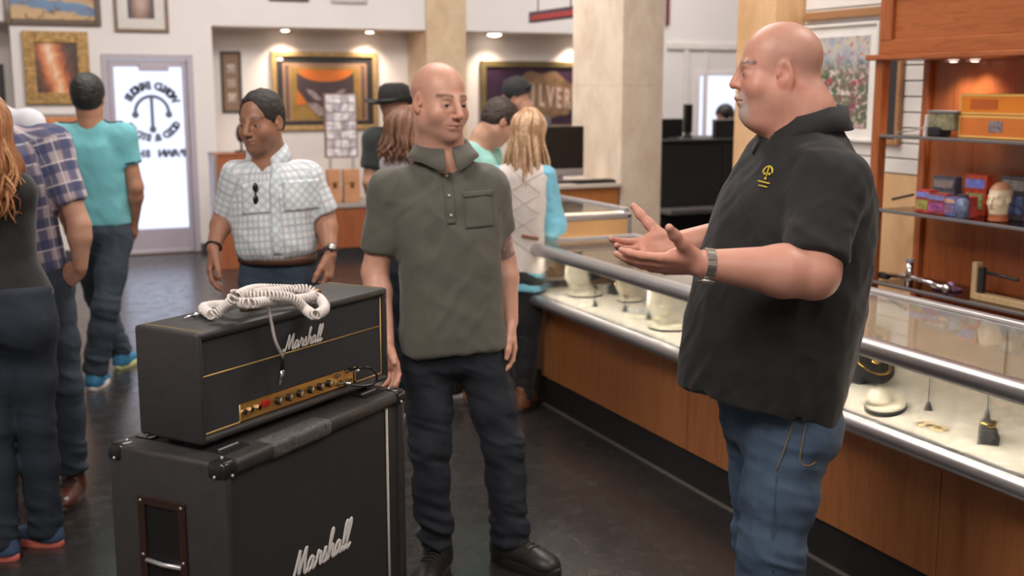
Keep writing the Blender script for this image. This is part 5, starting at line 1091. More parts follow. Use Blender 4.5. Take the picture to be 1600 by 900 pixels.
# ------------------------------------------------------------------ one builder for every person
from mathutils.bvhtree import BVHTree
Z = np.array((0, 0, 1.))
def cv(r, f, u=0.): return RT*r+FH*f+Z*u
def fcone(a, b, ra, rb):           # tapered sleeve, cut flat at b
    c = cone(a, b, ra, rb); pl = half(b, np.array(b)-np.array(a)); return lambda P: -smin(-c(P), -pl(P), .006)
def tube_r(p, r): return r
def person(S):
    root = empty('person', tuple(S['at'])); tag(root, S['label'], 'person', S.get('group'))
    h, hc_ = S.get('h', .005), S.get('hcloth', .008); base = S.get('skin', (.52, .27, .18))
    hd = S['head']; c = np.array(hd['c']); R = hd['R']; s = hd.get('s', 1.); neck = np.array(S['neck']); hem = np.array(S['hem']); fwd = S['fwd']
    Rt = frame_up(neck-hem, fwd); L = np.linalg.norm(neck-hem)
    # ---------------- skin
    ops = head_ops(c, R, s, hd.get('jaw', 1.), detail=hd.get('detail', True), chub=hd.get('chub', 0.), nose=hd.get('nose', (.112, -.034)))
    nr = S.get('neck_r', .058); hb = c+R@(np.array((0, -.028, -.055))*s)
    ops += [('u', cone(hb, neck+(hb-neck)*.35, nr*.95, nr), .03), ('u', cone(neck+(hb-neck)*.35, neck-Z*.02, nr, nr*1.15), .04)]
    if S.get('roll'): ops += [('u', ell(c+R@(np.array((0, -.078, -.045))*s), np.array((.05, .03, .022))*s, R), .02), ('u', ell(c+R@(np.array((0, -.080, -.082))*s), np.array((.052, .03, .022))*s, R), .016), ('u', ell(c+R@(np.array((0, .02, -.115))*s), np.array((.052, .055, .035))*s, R), .03)]
    pts = [c+Z*.16*s, c-Z*.15*s, c+RT*.13, c-RT*.13, c+FH*.13, c-FH*.13, neck, hem]
    ops += [('u', cone(neck-Z*.02, neck-Z*.09+Rt[:, 1]*.015, nr*.98, .055), .03)]
    pel = np.array(S['pelvis']); ops += [('u', cone(neck-Z*.04, pel, .07, .07), .03)]
    for a in S['arms']:
        sh, el, wr = (np.array(a[k]) for k in ('sh', 'el', 'wr')); rr = a.get('r', S.get('arm_r', (.050, .044, .040, .027)))
        ops += [('u', cone(neck-Z*.06, sh, .045, .045), .03)]+arm_ops(sh, el, wr, rr)
        pts += [sh, el, wr]
        if 'hand' in a:
            hn = a['hand']; ops += hand_ops(wr, hn['dir'], hn['pn'], hn['th'], hn.get('s', 1.), hn.get('curls', ((.25, .35, .25),)), hn.get('spread', .06), hn.get('tdir', (.62, .62, .30)), hn.get('tcurl', (.15, .25)))
            pts += [wr+nrm(hn['dir'])*.2*hn.get('s', 1.)]
    for l in S['legs']:
        hp, kn, an = (np.array(l[k]) for k in ('hip', 'knee', 'ank')); ops += [('u', cone(pel, hp, .05, .04), .02), ('u', cone(hp, kn, .04, .035), .02), ('u', cone(kn, an, .035, .03), .02)]; pts += [hp, kn, an]
    v, f = mesh_sdf(ops, *bounds(ops, pts, .13), h); v = lap(v, f, 1, .4)
    colr = face_colour(v, c, R, s, base, **S.get('face', {}))
    for a in S['arms']:                      # slightly redder hands and elbows; tattoo where there is one
        wr = np.array(a['wr']); k = np.exp(-((v-wr-nrm(a.get('hand', {'dir': (0, 0, -1)})['dir'])*.09)**2).sum(1)/.008)[:, None]; colr = colr*(1-k*.35)+np.array((base[0]*1.02, base[1]*.80, base[2]*.74))*k*.35
        if 'tattoo' in a:
            sh, el = np.array(a['sh']), np.array(a['el']); ax = el-sh; t = ((v-sh)@ax)/(ax@ax); dist = np.linalg.norm(v-sh-np.clip(t, 0, 1)[:, None]*ax, axis=1)
            k = ((t > a['tattoo'][0]) & (t < a['tattoo'][1]) & (dist < .075)); n = vnoise(v*38)+.5*vnoise(v*80); k = (k & (n > -.35))[:, None]*.75; colr = colr*(1-k)+np.array((.075, .085, .11))*k
    body = q2mesh('body', v, f, skin_mat(), root, colr)
    if hd.get('eyes', True): eyes(body, c, R, s, hd.get('iris', (.10, .05, .03)), hd.get('look', (0, 1, 0)))
    # ---------------- shirt
    sl = [(t*L, x, y, w_, a, b) for t, x, y, w_, a, b in S['torso']]
    tor = loft(hem, Rt, sl, S.get('sq', 2.4), S.get('kcap', .012)); so = [('u', tor, 0)]; pts = [hem-Rt[:, 0]*.3, hem+Rt[:, 0]*.3, neck, hem-Rt[:, 1]*.3, hem+Rt[:, 1]*.3, hem-Rt[:, 2]*.05]; sleeves = []
    for a in S['arms']:
        sh, el = np.array(a['sh']), np.array(a['el']); rs = a.get('rs', (.075, .062)); nb_ = neck-Rt[:, 2]*.045+(sh-neck)*.25
        so += [('u', cone(nb_, sh, S.get('yoke', .062), rs[0]*.86), .06)]
        if 'bare' in a: continue
        chain = a.get('chain') or [sh, sh+(el-sh)*a.get('sl', .8)]; rr = np.linspace(rs[0], rs[1], len(chain))
        for i in range(len(chain)-1):
            last = i == len(chain)-2; fn = fcone if last else cone
            so += [('u', fn(chain[i], chain[i+1], rr[i], rr[i+1]), S.get('ksl', .05) if i == 0 else .03)]; sleeves.append((np.array(chain[i]), np.array(chain[i+1]), rr[i]))
        e = np.array(chain[-1]); dn = nrm(e-np.array(chain[-2])); so += [('s', cone(e+dn*(rs[1]-.022), e+dn*.1, rs[1]-.010, rs[1]-.010), .004)]; pts += [sh]+[np.array(q) for q in chain]
    if 'vee' in S: a, b, c_ = S['vee']; so += [('s', cone(neck+Rt@np.array((0, a+.02, -.005)), neck+Rt@np.array((0, a+.03, -b)), c_, .004), .01), ('s', cone(neck+Z*.05, neck+Z*.0, nr*1.08, nr*1.02), .008)]
    for ex in S.get('shirt_extra', []): so.append(ex)
    v, f = mesh_sdf(so, *bounds(so, pts, .11), hc_); v = lap(v, f, 2, .5); n = vnormals(v, f); lc = (v-hem)@Rt
    q = v@Rt; amp = S.get('fold', .006); wz = np.clip(1.1-lc[:, 2]/L*.6, .4, 1.1)
    dsp = folds(v, Rt, np.array((7, 7, 2.6)), 0, amp, S.get('seed', 1.))*wz+folds(v, Rt@np.array(Matrix.Rotation(.8, 3, 'Y')), np.array((9, 6, 3.2)), 0, amp*.7, S.get('seed', 1.)+3)+folds(v, Rt@np.array(Matrix.Rotation(-.6, 3, 'Y')), np.array((17, 14, 6)), 0, amp*.38, S.get('seed', 1.)+6)
    v = v+n*dsp[:, None]
    for (fc_, fr_, fdir, fper, famp) in S.get('creases', []):       # directional drag folds
        d_ = v-np.array(fc_); k = np.exp(-(d_**2).sum(1)/fr_**2); a1 = nrm(fdir); Rf = frame_up(a1, fwd); nn = vnoise((d_@Rf)*np.array((1.6, 1.6, 1/fper))+fper*91); v = v+n*(famp*k*(.35-np.abs(nn)*1.7))[:, None]
    cuv = np.stack([np.arctan2(lc[:, 0], lc[:, 1])*.17, lc[:, 2], lc[:, 1]], 1); td = tor(v.astype(F32))
    for a, b, r in sleeves:
        ax = nrm(b-a); dd_ = v-a; t = dd_@ax; rad = dd_-t[:, None]*ax; dl = np.linalg.norm(rad, axis=1)-r; k = (dl < td+.004) & (t > -.02)
        e1 = nrm(np.cross(ax, Rt[:, 1])); e2 = np.cross(ax, e1); cuv[k] = np.stack([np.arctan2(rad@e1, rad@e2)*r, t, t], 1)[k]
    shirt = q2mesh(S.get('shirt_name', 'shirt'), v, f, S['shirt_m'], root, attrs=cuv); bvh = BVHTree.FromPolygons([tuple(p) for p in v], [tuple(int(i) for i in q) for q in f])
    # ---------------- trousers
    if S.get('trousers', True):
        wl = S.get('waist', (.165, .12, .125)); top = np.array(S.get('waist_pt', hem+Rt[:, 2]*.05)); Rp = frame_up(top-pel+Z*.001, S.get('pfwd', fwd)); Lp = np.linalg.norm(top-pel)
        to = [('u', loft(pel, Rp, [(-.06, 0, 0, wl[0]*.92, wl[1]*.85, wl[2]*.95), (0, 0, 0, wl[0]*1.03, wl[1], wl[2]*1.08), (Lp*.5, 0, 0, wl[0], wl[1], wl[2]), (Lp, 0, 0, wl[0]*.96, wl[1], wl[2]*.95)], 2.3, .03), 0)]; pts = [top, pel]
        for l in S['legs']:
            hp, kn, an = (np.array(l[k]) for k in ('hip', 'knee', 'ank')); r = l.get('r', (.095, .068, .06)); mid = hp+(kn-hp)*.5; calf = kn+(an-kn)*.35
            to += [('u', cone(hp, mid, r[0], (r[0]+r[1])*.5), .045), ('u', cone(mid, kn, (r[0]+r[1])*.5, r[1]), .03), ('u', cone(kn, calf, r[1], (r[1]*.55+r[2]*.45)*1.0), .03), ('u', fcone(calf, an, (r[1]*.5+r[2]*.5), r[2]), .03)]; pts += [hp, kn, an]
            if 'butt' in l: to += [('u', ell(l['butt'][0], l['butt'][1], Rp), .05)]
        v, f = mesh_sdf(to, *bounds(to, pts, .15), hc_); v = lap(v, f, 2, .5); n = vnormals(v, f); am = S.get('tfold', .006); d = folds(v, np.eye(3), (10, 10, 4), 0, am*.5, 2.)+folds(v, np.array(Matrix.Rotation(.6, 3, 'Y')), (9, 9, 16), 0, am*.35, 5.)
        for l in S['legs']:
            kn, an, hp = (np.array(l[k]) for k in ('knee', 'ank', 'hip')); near = np.exp(-((v-kn)**2).sum(1)/.012)+1.5*np.exp(-((v-(an+(kn-an)*.18))**2).sum(1)/.012)+.6*np.exp(-((v-hp)**2).sum(1)/.02)
            d = d+near*folds(v, np.array(Matrix.Rotation(.35, 3, 'Y')), (5, 5, 20), 0, am*1.35, l.get('seed', 4.))
        tr_ = q2mesh(S.get('trouser_name', 'jeans'), v+n*d[:, None], f, S['trouser_m'], root); S['tbvh'] = BVHTree.FromPolygons([tuple(p) for p in v+n*d[:, None]], [tuple(int(i) for i in q) for q in f]); S['tr'] = tr_
    for l in S['legs']:
        if 'shoe' in l:
            q = l['shoe']; a = np.array(l['ank']); shoe(root, a, q['dir'], q.get('L', .29), q.get('w', .105), q['m'], q['sole'], q.get('h', .10), q.get('lace'), q.get('st', .028), S.get('hshoe', .005), q.get('name', 'shoe'), q.get('shaft', .045), q.get('zg', 0.), q.get('pitch', 0.))
    S.update(root=root, body=body, shirt=shirt, bvh=bvh, Rt=Rt, L=L)
    return S
def onsurf(bvh, p, d, off=.002):       # drop a point onto cloth along direction d (from outside)
    hit = bvh.ray_cast(Vector(p)-Vector(d)*.4, Vector(d)); q = hit[0]
    return None if q is None else np.array(q)+np.array(hit[1])*off*(1 if np.array(hit[1])@np.array(d) < 0 else -1)
def patch(bvh, org, ux, uz, d, us, vs, off, m, name, parent, thick=.003, shape=None):
    G = [[onsurf(bvh, org+ux*u+uz*v_, d, off) for u in us] for v_ in vs]; mb = MB(); vv = []; idx = {}
    for j, row in enumerate(G):
        for i, p in enumerate(row):
            if p is None or (shape and not shape(us[i], vs[j])): continue
            idx[i, j] = len(vv); vv += [p, p+np.array(d)*thick]
    fs = []; nu, nv = len(us), len(vs)
    cells = [(i, j) for i in range(nu-1) for j in range(nv-1) if all(k in idx for k in ((i, j), (i+1, j), (i+1, j+1), (i, j+1)))]; cs = set(cells)
    for i, j in cells:
        a, b, c, e = idx[i, j], idx[i+1, j], idx[i+1, j+1], idx[i, j+1]; fs += [(a, b, c, e), (e+1, c+1, b+1, a+1)]
        for (p, q, nb2) in ((a, b, (i, j-1)), (b, c, (i+1, j)), (c, e, (i, j+1)), (e, a, (i-1, j))):
            if nb2 not in cs: fs.append((q, p, p+1, q+1))
    mb.add(vv, fs); return mb.build(name, m, parent, True)
def collar(S, m, rn=.066, drop=.045, flare=.028, opening=.35, point=.03, name='collar', lift=.025, tilt=0., fdrop=.035):
    neck = np.array(S['neck'])+S['Rt'][:, 2]*lift; Rt = S['Rt']@np.array(Matrix.Rotation(tilt, 3, 'X')); mb = MB(); n = 44; rows = []
    for i in range(n+1):
        a = opening+(2*PI-2*opening)*i/n; fr = math.cos(a); e = min(i, n-i)/n; tip = point*max(0, 1-e*9)
        rad = lambda r, z: neck+Rt@np.array((r*math.sin(a)*1.02, r*math.cos(a)*1.02-.0, z-fdrop*max(0, fr)))
        rows.append([rad(rn, -.01), rad(rn+.003, .012), rad(rn+.008, .016), rad(rn+flare*.6, -drop*.4-tip*.4), rad(rn+flare+tip*.5, -drop-tip), rad(rn+flare-.004+tip*.5, -drop-tip-.002), rad(rn+flare*.5, -drop*.4-tip*.4), rad(rn+.004, .006)])
    k = len(rows[0]); vs = [p for r in rows for p in r]; fs = [(i*k+j, i*k+(j+1) % k, (i+1)*k+(j+1) % k, (i+1)*k+j) for i in range(n) for j in range(k)]+[tuple(range(k))[::-1], tuple(range(n*k, n*k+k))]
    mb.add(vs, [q[::-1] for q in fs]); return mb.build(name, m, S['root'], True)
def hair_cap(S, m, c, R, s, grow=.010, line=.045, nape=-.06, name='hair', h=.005, extra=()):
    """short hair: the skull grown outward, cut at a hairline"""
    T = lambda x, y, z: np.array(c)+R@(np.array((x, y, z))*s); o = [('u', ell(T(0, -.016, .036), np.array((.0775+grow, .099+grow, .088+grow))*s, R), 0), ('u', ell(T(0, -.045, -.02), np.array((.062+grow*.7, .055+grow, .06))*s, R), .03)]+list(extra)
    o += [('s', ell(T(0, .085, -.025), np.array((.066, .062, line+.035))*s, R), .012), ('s', ell(T(0, .05, -.10), np.array((.12, .075, .085))*s, R), .01), ('i', half(T(0, 0, nape), -R[:, 2]), .01)]
    v, f = mesh_sdf(o, *bounds(o, [T(0, 0, .16), T(0, 0, -.15), T(.13, 0, 0), T(-.13, 0, 0), T(0, -.15, 0), T(0, .12, 0)], .02), h); v = lap(v, f, 1); n = vnormals(v, f); v = v+n*(vnoise(v*70)*.0025)[:, None]; return q2mesh(name, v, f, m, S['root'])
def long_hair(S, m, c, R, s, length, n=170, spread=.11, name='hair', seed=1, side=1., back=.02, m2=None):
    rg = random.Random(seed); T = lambda x, y, z: np.array(c)+R@(np.array((x, y, z))*s); mb = MB(); mb2 = MB(); dn = -Z
    o = [('u', ell(T(0, -.018, .034), np.array((.086, .108, .096))*s, R), 0), ('u', ell(T(0, -.06, -.06), np.array((.080, .05, .12))*s, R), .05), ('s', ell(T(0, .10, -.04), np.array((.062, .075, .09))*s, R), .01)]
    v, f = mesh_sdf(o, *bounds(o, [T(0, 0, .16), T(0, 0, -.2), T(.13, 0, 0), T(-.13, 0, 0), T(0, -.15, 0)], .03), .006*s); base = q2mesh(name, lap(v, f, 1), f, m, S['root'])
    for i in range(n):
        a = rg.uniform(-2.2, 2.2); x = math.sin(a); y = -math.cos(a)*1.0
        top = T(.03*x, -.01+.03*y, .128); p1 = T(.085*x, -.018+.108*y, .055+rg.uniform(-.01, .01)); p2 = T(.088*x, -.03+.10*y, -.03); Ln = length*rg.uniform(.72, 1.05)
        out = nrm((R[:, 0]*x+R[:, 1]*y)*np.array((1, 1, .1))); w1 = rg.uniform(-.02, .02); p3 = p2+dn*Ln*.45+out*rg.uniform(-.005, .025)+R[:, 0]*w1; p4 = p2+dn*Ln*.8+out*rg.uniform(-.03, .03)-R[:, 0]*w1+R[:, 1]*(-back); p5 = p2+dn*Ln+out*rg.uniform(-.05, .02)+R[:, 0]*rg.uniform(-.02, .02)-R[:, 1]*back
        pts = catmull([top, p1, p2, p3, p4, p5], 4); k = np.linspace(0, 1, len(pts)); rad = .0075*s*(1-k**3*.75)*rg.uniform(.6, 1.15); (mb2 if (m2 and i % 3 == 0) else mb).tube(pts, rad, 5)
    o1 = mb.build('hair_strands', m, base, True); o1['kind'] = 'stuff'
    if m2: o2 = mb2.build('hair_strands', m2, base, True); o2['kind'] = 'stuff'
    return base
def watch(parent, wr, el, r, m_band, m_face, face_dir, width=.02, links=14, name='wristwatch'):
    ax = nrm(np.array(wr)-np.array(el)); y = np.array(face_dir, float); y = nrm(y-ax*(y@ax)); x = np.cross(ax, y); c = np.array(wr)-ax*.015; root = None
    for i in range(links):
        a = 2*PI*i/links; d = y*math.cos(a)+x*math.sin(a); t = -y*math.sin(a)+x*math.cos(a); rr = r+.003; wl = PI*rr/links*.92
        mb = MB(); mb.box((-width/2, -wl, -.002), (width/2, wl, .0025), .001); M4 = Matrix(((ax[0], t[0], d[0], c[0]+d[0]*rr), (ax[1], t[1], d[1], c[1]+d[1]*rr), (ax[2], t[2], d[2], c[2]+d[2]*rr), (0, 0, 0, 1))); mb.xf(M4)
        if root is None: root = mb.build(name, m_band, parent)
        else: mb.build('link', m_band, root)
    mb = MB(); mb.lathe([(.0001, 0), (.019, 0), (.020, .003), (.019, .008), (.0001, .0082)], n=24); M4 = Matrix(((ax[0], x[0], y[0], c[0]+y[0]*(r+.004)), (ax[1], x[1], y[1], c[1]+y[1]*(r+.004)), (ax[2], x[2], y[2], c[2]+y[2]*(r+.004)), (0, 0, 0, 1))); mb.xf(M4); cs = mb.build('case', m_band, root, True)
    mb = MB(); mb.lathe([(.0001, .0083), (.0155, .0083), (.0155, .0088), (.0001, .0089)], n=20); mb.xf(M4); mb.build('dial', m_face, cs, True); return root
# ================================================================== the man in the olive polo
M_blkleather = mat('black_boot_leather', (.020, .017, .016), .42, var=.3, vs=40, bs=60, bst=.2); M_sole_b = mat('black_rubber', (.015, .015, .015), .6); M_lace_b = mat('black_lace', (.035, .032, .030), .8)
M_olive = fabric('olive_pique', (.098, .094, .076), .9, wr=10, var=.08); M_indigo = denim('dark_indigo_denim', (.013, .016, .024), (.024, .029, .042))
def hdir(rx, ux=0.):      # head facing: rx degrees to picture right of straight at the camera, ux degrees up
    a = math.radians(rx); b = math.radians(ux); return cv(math.sin(a)*math.cos(b), -math.cos(a)*math.cos(b), math.sin(b))
d0 = 3.97
S = dict(label='bald man in an olive polo shirt and dark jeans standing behind the amplifier', at=(1.5, 3.72, 0), h=.0032, hcloth=.0065, skin=(.60, .315, .225),
  head=dict(c=V(687, 160, 3.95), R=frame(hdir(38, -3), Z+RT*.03), s=1.10, jaw=1.08, iris=(.07, .05, .035), look=(.12, 1, .0)),
  face=dict(stub=.30, stubc=(.20, .125, .10), brow=.9, browc=(.06, .035, .025), scalp=.10, red=.4), neck_r=.073,
  neck=V(692, 242, 3.99), hem=V(709, 545, 3.98), fwd=hdir(16), yoke=.044, vee=(.055, .040, .010),
  torso=[(0, 0, 0, .182, .122, .125), (.2, 0, 0, .178, .128, .118), (.42, 0, 0, .177, .125, .118), (.62, 0, .0, .186, .122, .12), (.77, 0, 0, .182, .108, .118), (.86, 0, 0, .145, .085, .10), (.93, 0, 0, .095, .068, .080), (1.0, 0, 0, .062, .052, .06)],
  arms=[dict(sh=V(608, 300, 3.93), el=V(586, 425, 3.93), wr=V(603, 536, 3.82), sl=.74, rs=(.068, .060), r=(.052, .046, .042, .028), hand=dict(dir=cv(.30, -.55, -.75), pn=cv(-.35, -.55, -.45), th=cv(.75, -.35, .1), s=1.06, curls=((.15, .35, .25), (.2, .35, .25), (.25, .4, .3), (.3, .45, .3)), spread=.11, tdir=(.72, .62, .1))),
        dict(sh=V(762, 292, 4.05), el=V(784, 408, 4.12), wr=V(797, 502, 4.04), sl=.60, rs=(.067, .062), r=(.054, .050, .043, .029), tattoo=(.55, .92), hand=dict(dir=cv(.06, -.12, -1), pn=cv(-.8, -.15, 0), th=cv(-.25, -1, 0), s=1.03, curls=((.22, .4, .25), (.3, .45, .3), (.35, .5, .3), (.4, .5, .3)), spread=.07, tdir=(.86, .42, .2)))],
  pelvis=V(708, 552, 4.0), waist=(.168, .118, .13), waist_pt=V(705, 500, 4.0), pfwd=hdir(12),
  legs=[dict(hip=V(672, 572, 3.99), knee=V(670, 702, 3.92), ank=V(682, 852, 3.88), r=(.084, .066, .058), seed=4., shoe=dict(dir=cv(-.22, -1), m=M_blkleather, sole=M_sole_b, lace=M_lace_b, L=.30, w=.112, h=.105, st=.034, name='boot', shaft=.05)),
        dict(hip=V(752, 568, 4.02), knee=V(786, 695, 4.00), ank=V(798, 848, 3.96), r=(.090, .068, .060), seed=7., shoe=dict(dir=cv(.80, -.62), m=M_blkleather, sole=M_sole_b, lace=M_lace_b, L=.30, w=.112, h=.105, st=.034, name='boot', shaft=.05))],
  shirt_m=M_olive, shirt_name='polo_shirt', trouser_m=M_indigo, fold=.013, tfold=.016, seed=1., hshoe=.004,
  creases=[(V(640, 350, 3.87), .16, cv(-.55, 0, .9), .06, .011), (V(735, 420, 3.9), .2, cv(.5, 0, .9), .08, .007), (V(605, 330, 3.9), .10, cv(.2, 0, .9), .05, .007)])
olive = person(S); Rt = S['Rt']; d_in = -Rt[:, 1]
collar(S, M_olive, .079, .036, .044, .16, .026, lift=.034, tilt=-.06, fdrop=.016)
org = V(704, 300, 3.86)
patch(S['bvh'], org, Rt[:, 0], Rt[:, 2], d_in, np.linspace(-.016, .016, 5), np.linspace(-.11, .115, 22), .0025, M_olive, 'placket', S['shirt'])
for z in (.05, -.015, -.08):
    p = onsurf(S['bvh'], org+Rt[:, 2]*z, d_in, .005); mb = MB(); mb.ball((0, 0, 0), .0055, 6); ob = mb.build('button', mat('pale_button', (.52, .48, .42), .3), S['shirt'], True, tuple(p))
pk = V(752, 328, 3.88); patch(S['bvh'], pk, Rt[:, 0], Rt[:, 2], d_in, np.linspace(-.052, .052, 14), np.linspace(-.07, .055, 16), .003, M_olive, 'chest_pocket', S['shirt'], shape=lambda u, v_: v_ > -.07+.3*max(0, abs(u)-.035))
patch(S['bvh'], pk, Rt[:, 0], Rt[:, 2], d_in, np.linspace(-.054, .054, 14), np.linspace(.042, .060, 4), .0055, M_olive, 'pocket_band', S['shirt'])
# ================================================================== the man in the black polo
M_blkpolo = fabric('black_polo_knit', (.0075, .0072, .0079), .8, wr=10, var=.12, sheen=.10); M_blue = denim('mid_blue_denim', (.045, .078, .135), (.095, .145, .215)); M_yellow = mat('yellow_thread', (.62, .47, .05), .7)
db = 2.90
S = dict(label='bald heavy man in a black polo shirt and blue jeans talking with open hands', at=(2.05, 2.62, 0), h=.0028, hcloth=.0065, skin=(.62, .295, .215),
  head=dict(c=V(1214, 113, 2.90), R=frame(cv(-1, .05, -.02), Z+RT*.03), s=1.01, nose=(.104, -.027), jaw=1.08, chub=.010, iris=(.06, .06, .06), look=(0, 1, -.1)),
  face=dict(stub=.22, stubc=(.33, .25, .21), goat=1., goatc=(.48, .42, .39), brow=.9, browc=(.05, .03, .022), scalp=.35, scalpc=(.36, .22, .17), red=.45), neck_r=.082, roll=True,
  neck=V(1256, 196, 2.90), hem=V(1192, 632, 2.90), fwd=cv(-.93, -.34), yoke=.062, sq=2.3, vee=(.06, .05, .015),
  torso=[(-.1, 0, 0, .203, .206, .185), (0, 0, 0, .205, .208, .185), (.12, 0, 0, .21, .214, .188), (.25, 0, 0, .215, .214, .195), (.45, 0, 0, .218, .208, .205), (.62, 0, 0, .212, .185, .205), (.76, 0, 0, .20, .160, .190), (.87, 0, 0, .165, .122, .160), (.94, 0, 0, .12, .09, .115), (1.0, 0, 0, .085, .075, .085)],
  arms=[dict(sh=V(1300, 288, 2.71), el=V(1272, 428, 2.60), wr=V(1096, 412, 2.57), rs=(.086, .076), sl=.86, r=(.062, .058, .050, .031), hand=dict(dir=cv(-.98, .06, .0), pn=cv(-.05, .66, .75), th=cv(-.2, -.6, .80), s=1.02, curls=((.06, .15, .12), (.10, .18, .15), (.14, .22, .18), (.18, .26, .2)), spread=.05, tdir=(.52, .82, .10), tcurl=(.05, -.15))),
        dict(sh=V(1222, 262, 3.10), el=V(1186, 368, 3.06), wr=V(1050, 382, 3.02), rs=(.084, .078), sl=.8, r=(.06, .055, .048, .031), hand=dict(dir=cv(-.84, -.50, -.10), pn=cv(-.50, -.80, .30), th=cv(-.05, .25, 1), s=1.04, curls=((.08, .2, .2), (.18, .3, .25), (.28, .4, .3), (.35, .45, .35)), spread=.10, tdir=(.36, .92, .05), tcurl=(-.05, -.1)))],
  pelvis=V(1208, 655, 2.92), waist=(.172, .125, .150), waist_pt=V(1200, 570, 2.92), pfwd=cv(-.95, -.25),
  legs=[dict(hip=V(1232, 680, 2.83), knee=V(1205, 860, 2.80), ank=V(1218, 1075, 2.82), r=(.105, .082, .072), seed=3., butt=(V(1256, 672, 2.84), (.085, .068, .085)), shoe=dict(dir=cv(-.95, -.25), m=M_blkleather, sole=M_sole_b, lace=M_lace_b)),
        dict(hip=V(1192, 665, 3.02), knee=V(1192, 830, 3.04), ank=V(1205, 1030, 3.06), r=(.095, .078, .07), seed=5., shoe=dict(dir=cv(-.95, -.1), m=M_blkleather, sole=M_sole_b, lace=M_lace_b))],
  shirt_m=M_blkpolo, shirt_name='polo_shirt', trouser_m=M_blue, fold=.014, tfold=.015, seed=2.,
  shirt_extra=[('s', cone(V(1241, 616, 2.715), V(1239, 672, 2.71), .003, .024), .004), ('i', half(V(1190, 632, 2.9), np.cross(V(1310, 657, 2.95)-V(1065, 600, 2.85), cv(.34, -.93))*(1 if np.cross(V(1310, 657, 2.95)-V(1065, 600, 2.85), cv(.34, -.93))[2] < 0 else -1)), .004)],
  creases=[(V(1250, 390, 2.62), .12, cv(.5, 0, .9), .05, .012), (V(1215, 360, 2.68), .16, cv(.7, 0, .7), .08, .010), (V(1190, 560, 2.7), .25, cv(.3, 0, 1), .12, .010)])
black = person(S); Rt = S['Rt']
collar(S, M_blkpolo, .090, .042, .026, .20, .030, lift=.036, tilt=-.10)
d_in = FH*.85+RT*.5
p0 = V(1191, 276, 2.75)
ux = nrm(cv(.9, -.45)); uz = nrm(Z+cv(.15, 0))
emb = MB()
def sp_(u, v_): q = onsurf(S['bvh'], p0+ux*u+uz*v_, nrm(d_in), .004); return q if q is not None else p0
emb.tube([sp_(.014*math.sin(a), .006+.014*math.cos(a)) for a in np.linspace(-1.7, 1.7, 14)], .0024, 6); lg = emb.build('shirt_emblem', M_yellow, S['shirt'], True)
emb = MB(); emb.tube([sp_(0, .018), sp_(0, -.004)], .002, 6); emb.build('emblem_bar', M_yellow, lg, True)
for u, v_ in ((-.009, .002), (.009, .002), (0, -.009)): emb = MB(); emb.ball(sp_(u*.8, v_), .0038, 6); emb.build('emblem_ball', M_yellow, lg, True)
emb = MB(); emb.tube([sp_(u, -.018-.12*u) for u in np.linspace(-.018, .016, 8)], .002, 6); emb.build('emblem_text', M_yellow, lg, True); emb = MB(); emb.tube([sp_(u, -.027-.12*u) for u in np.linspace(-.012, .012, 6)], .0018, 6); emb.build('emblem_text', M_yellow, lg, True)
a0 = S['arms'][0]; watch(S['root'], np.array(a0['wr']), np.array(a0['el']), .031, mat('steel_watch_band', (.55, .53, .50), .25, .95), mat('pale_dial', (.6, .58, .5), .2), cv(.1, -.2, -1), .021, 16)
# jeans stitching: side seam and back pocket
def tsurf(px, py, off=.003): r_ = nrm(ray(px, py)); hit = S['tbvh'].ray_cast(Vector(CAM), Vector(r_)); return np.array(hit[0])-r_*off
M_stitch = mat('tan_stitching', (.30, .17, .07), .8)
for nm, pts in (('front_pocket_seam', [(1242, 640), (1236, 670), (1226, 700), (1213, 735)]), ('back_pocket_seam', [(1258, 665), (1254, 690), (1250, 720), (1262, 728), (1275, 722)]), ('side_seam', [(1213, 742), (1210, 790), (1207, 840), (1208, 895)])):
    mb = MB(); mb.tube(catmull([tsurf(*q) for q in pts], 5), .0014, 5); mb.build(nm, M_stitch if nm != 'side_seam' else M_blue, S['tr'], True)
# ================================================================== the man in the checked shirt
M_chk = check_mat('pale_blue_check', (.70, .71, .72), [(0, .027, .42, .0, (.40, .50, .55), .6), (1, .027, .42, .0, (.40, .50, .55), .6), (0, .054, .14, .013, (.45, .40, .46), .5), (1, .054, .14, .013, (.45, .40, .46), .5)])
M_dblue = denim('navy_denim', (.035, .055, .085), (.06, .085, .12)); M_belt = mat('brown_belt', (.10, .045, .025), .45)
dk = 4.70
def bias_mat():
    m, nt, b = newmat('bias_check'); mp = coords(nt, 'Object'); mp_n = mp.node; mp_n.inputs['Rotation'].default_value = (0, math.radians(45), 0); sp = nt.nodes.new('ShaderNodeSeparateXYZ'); nt.links.new(mp, sp.inputs[0])
    c = mixc(nt, mathn(nt, 'MULTIPLY', stripes(nt, sp.outputs[0], .027, .42), .6), (.70, .71, .72), (.40, .50, .55)); c = mixc(nt, mathn(nt, 'MULTIPLY', stripes(nt, sp.outputs[2], .027, .42), .6), c, (.40, .50, .55)); nt.links.new(c, b.inputs['Base Color']); b.inputs['Roughness'].default_value = .85; return m
M_bias = bias_mat()
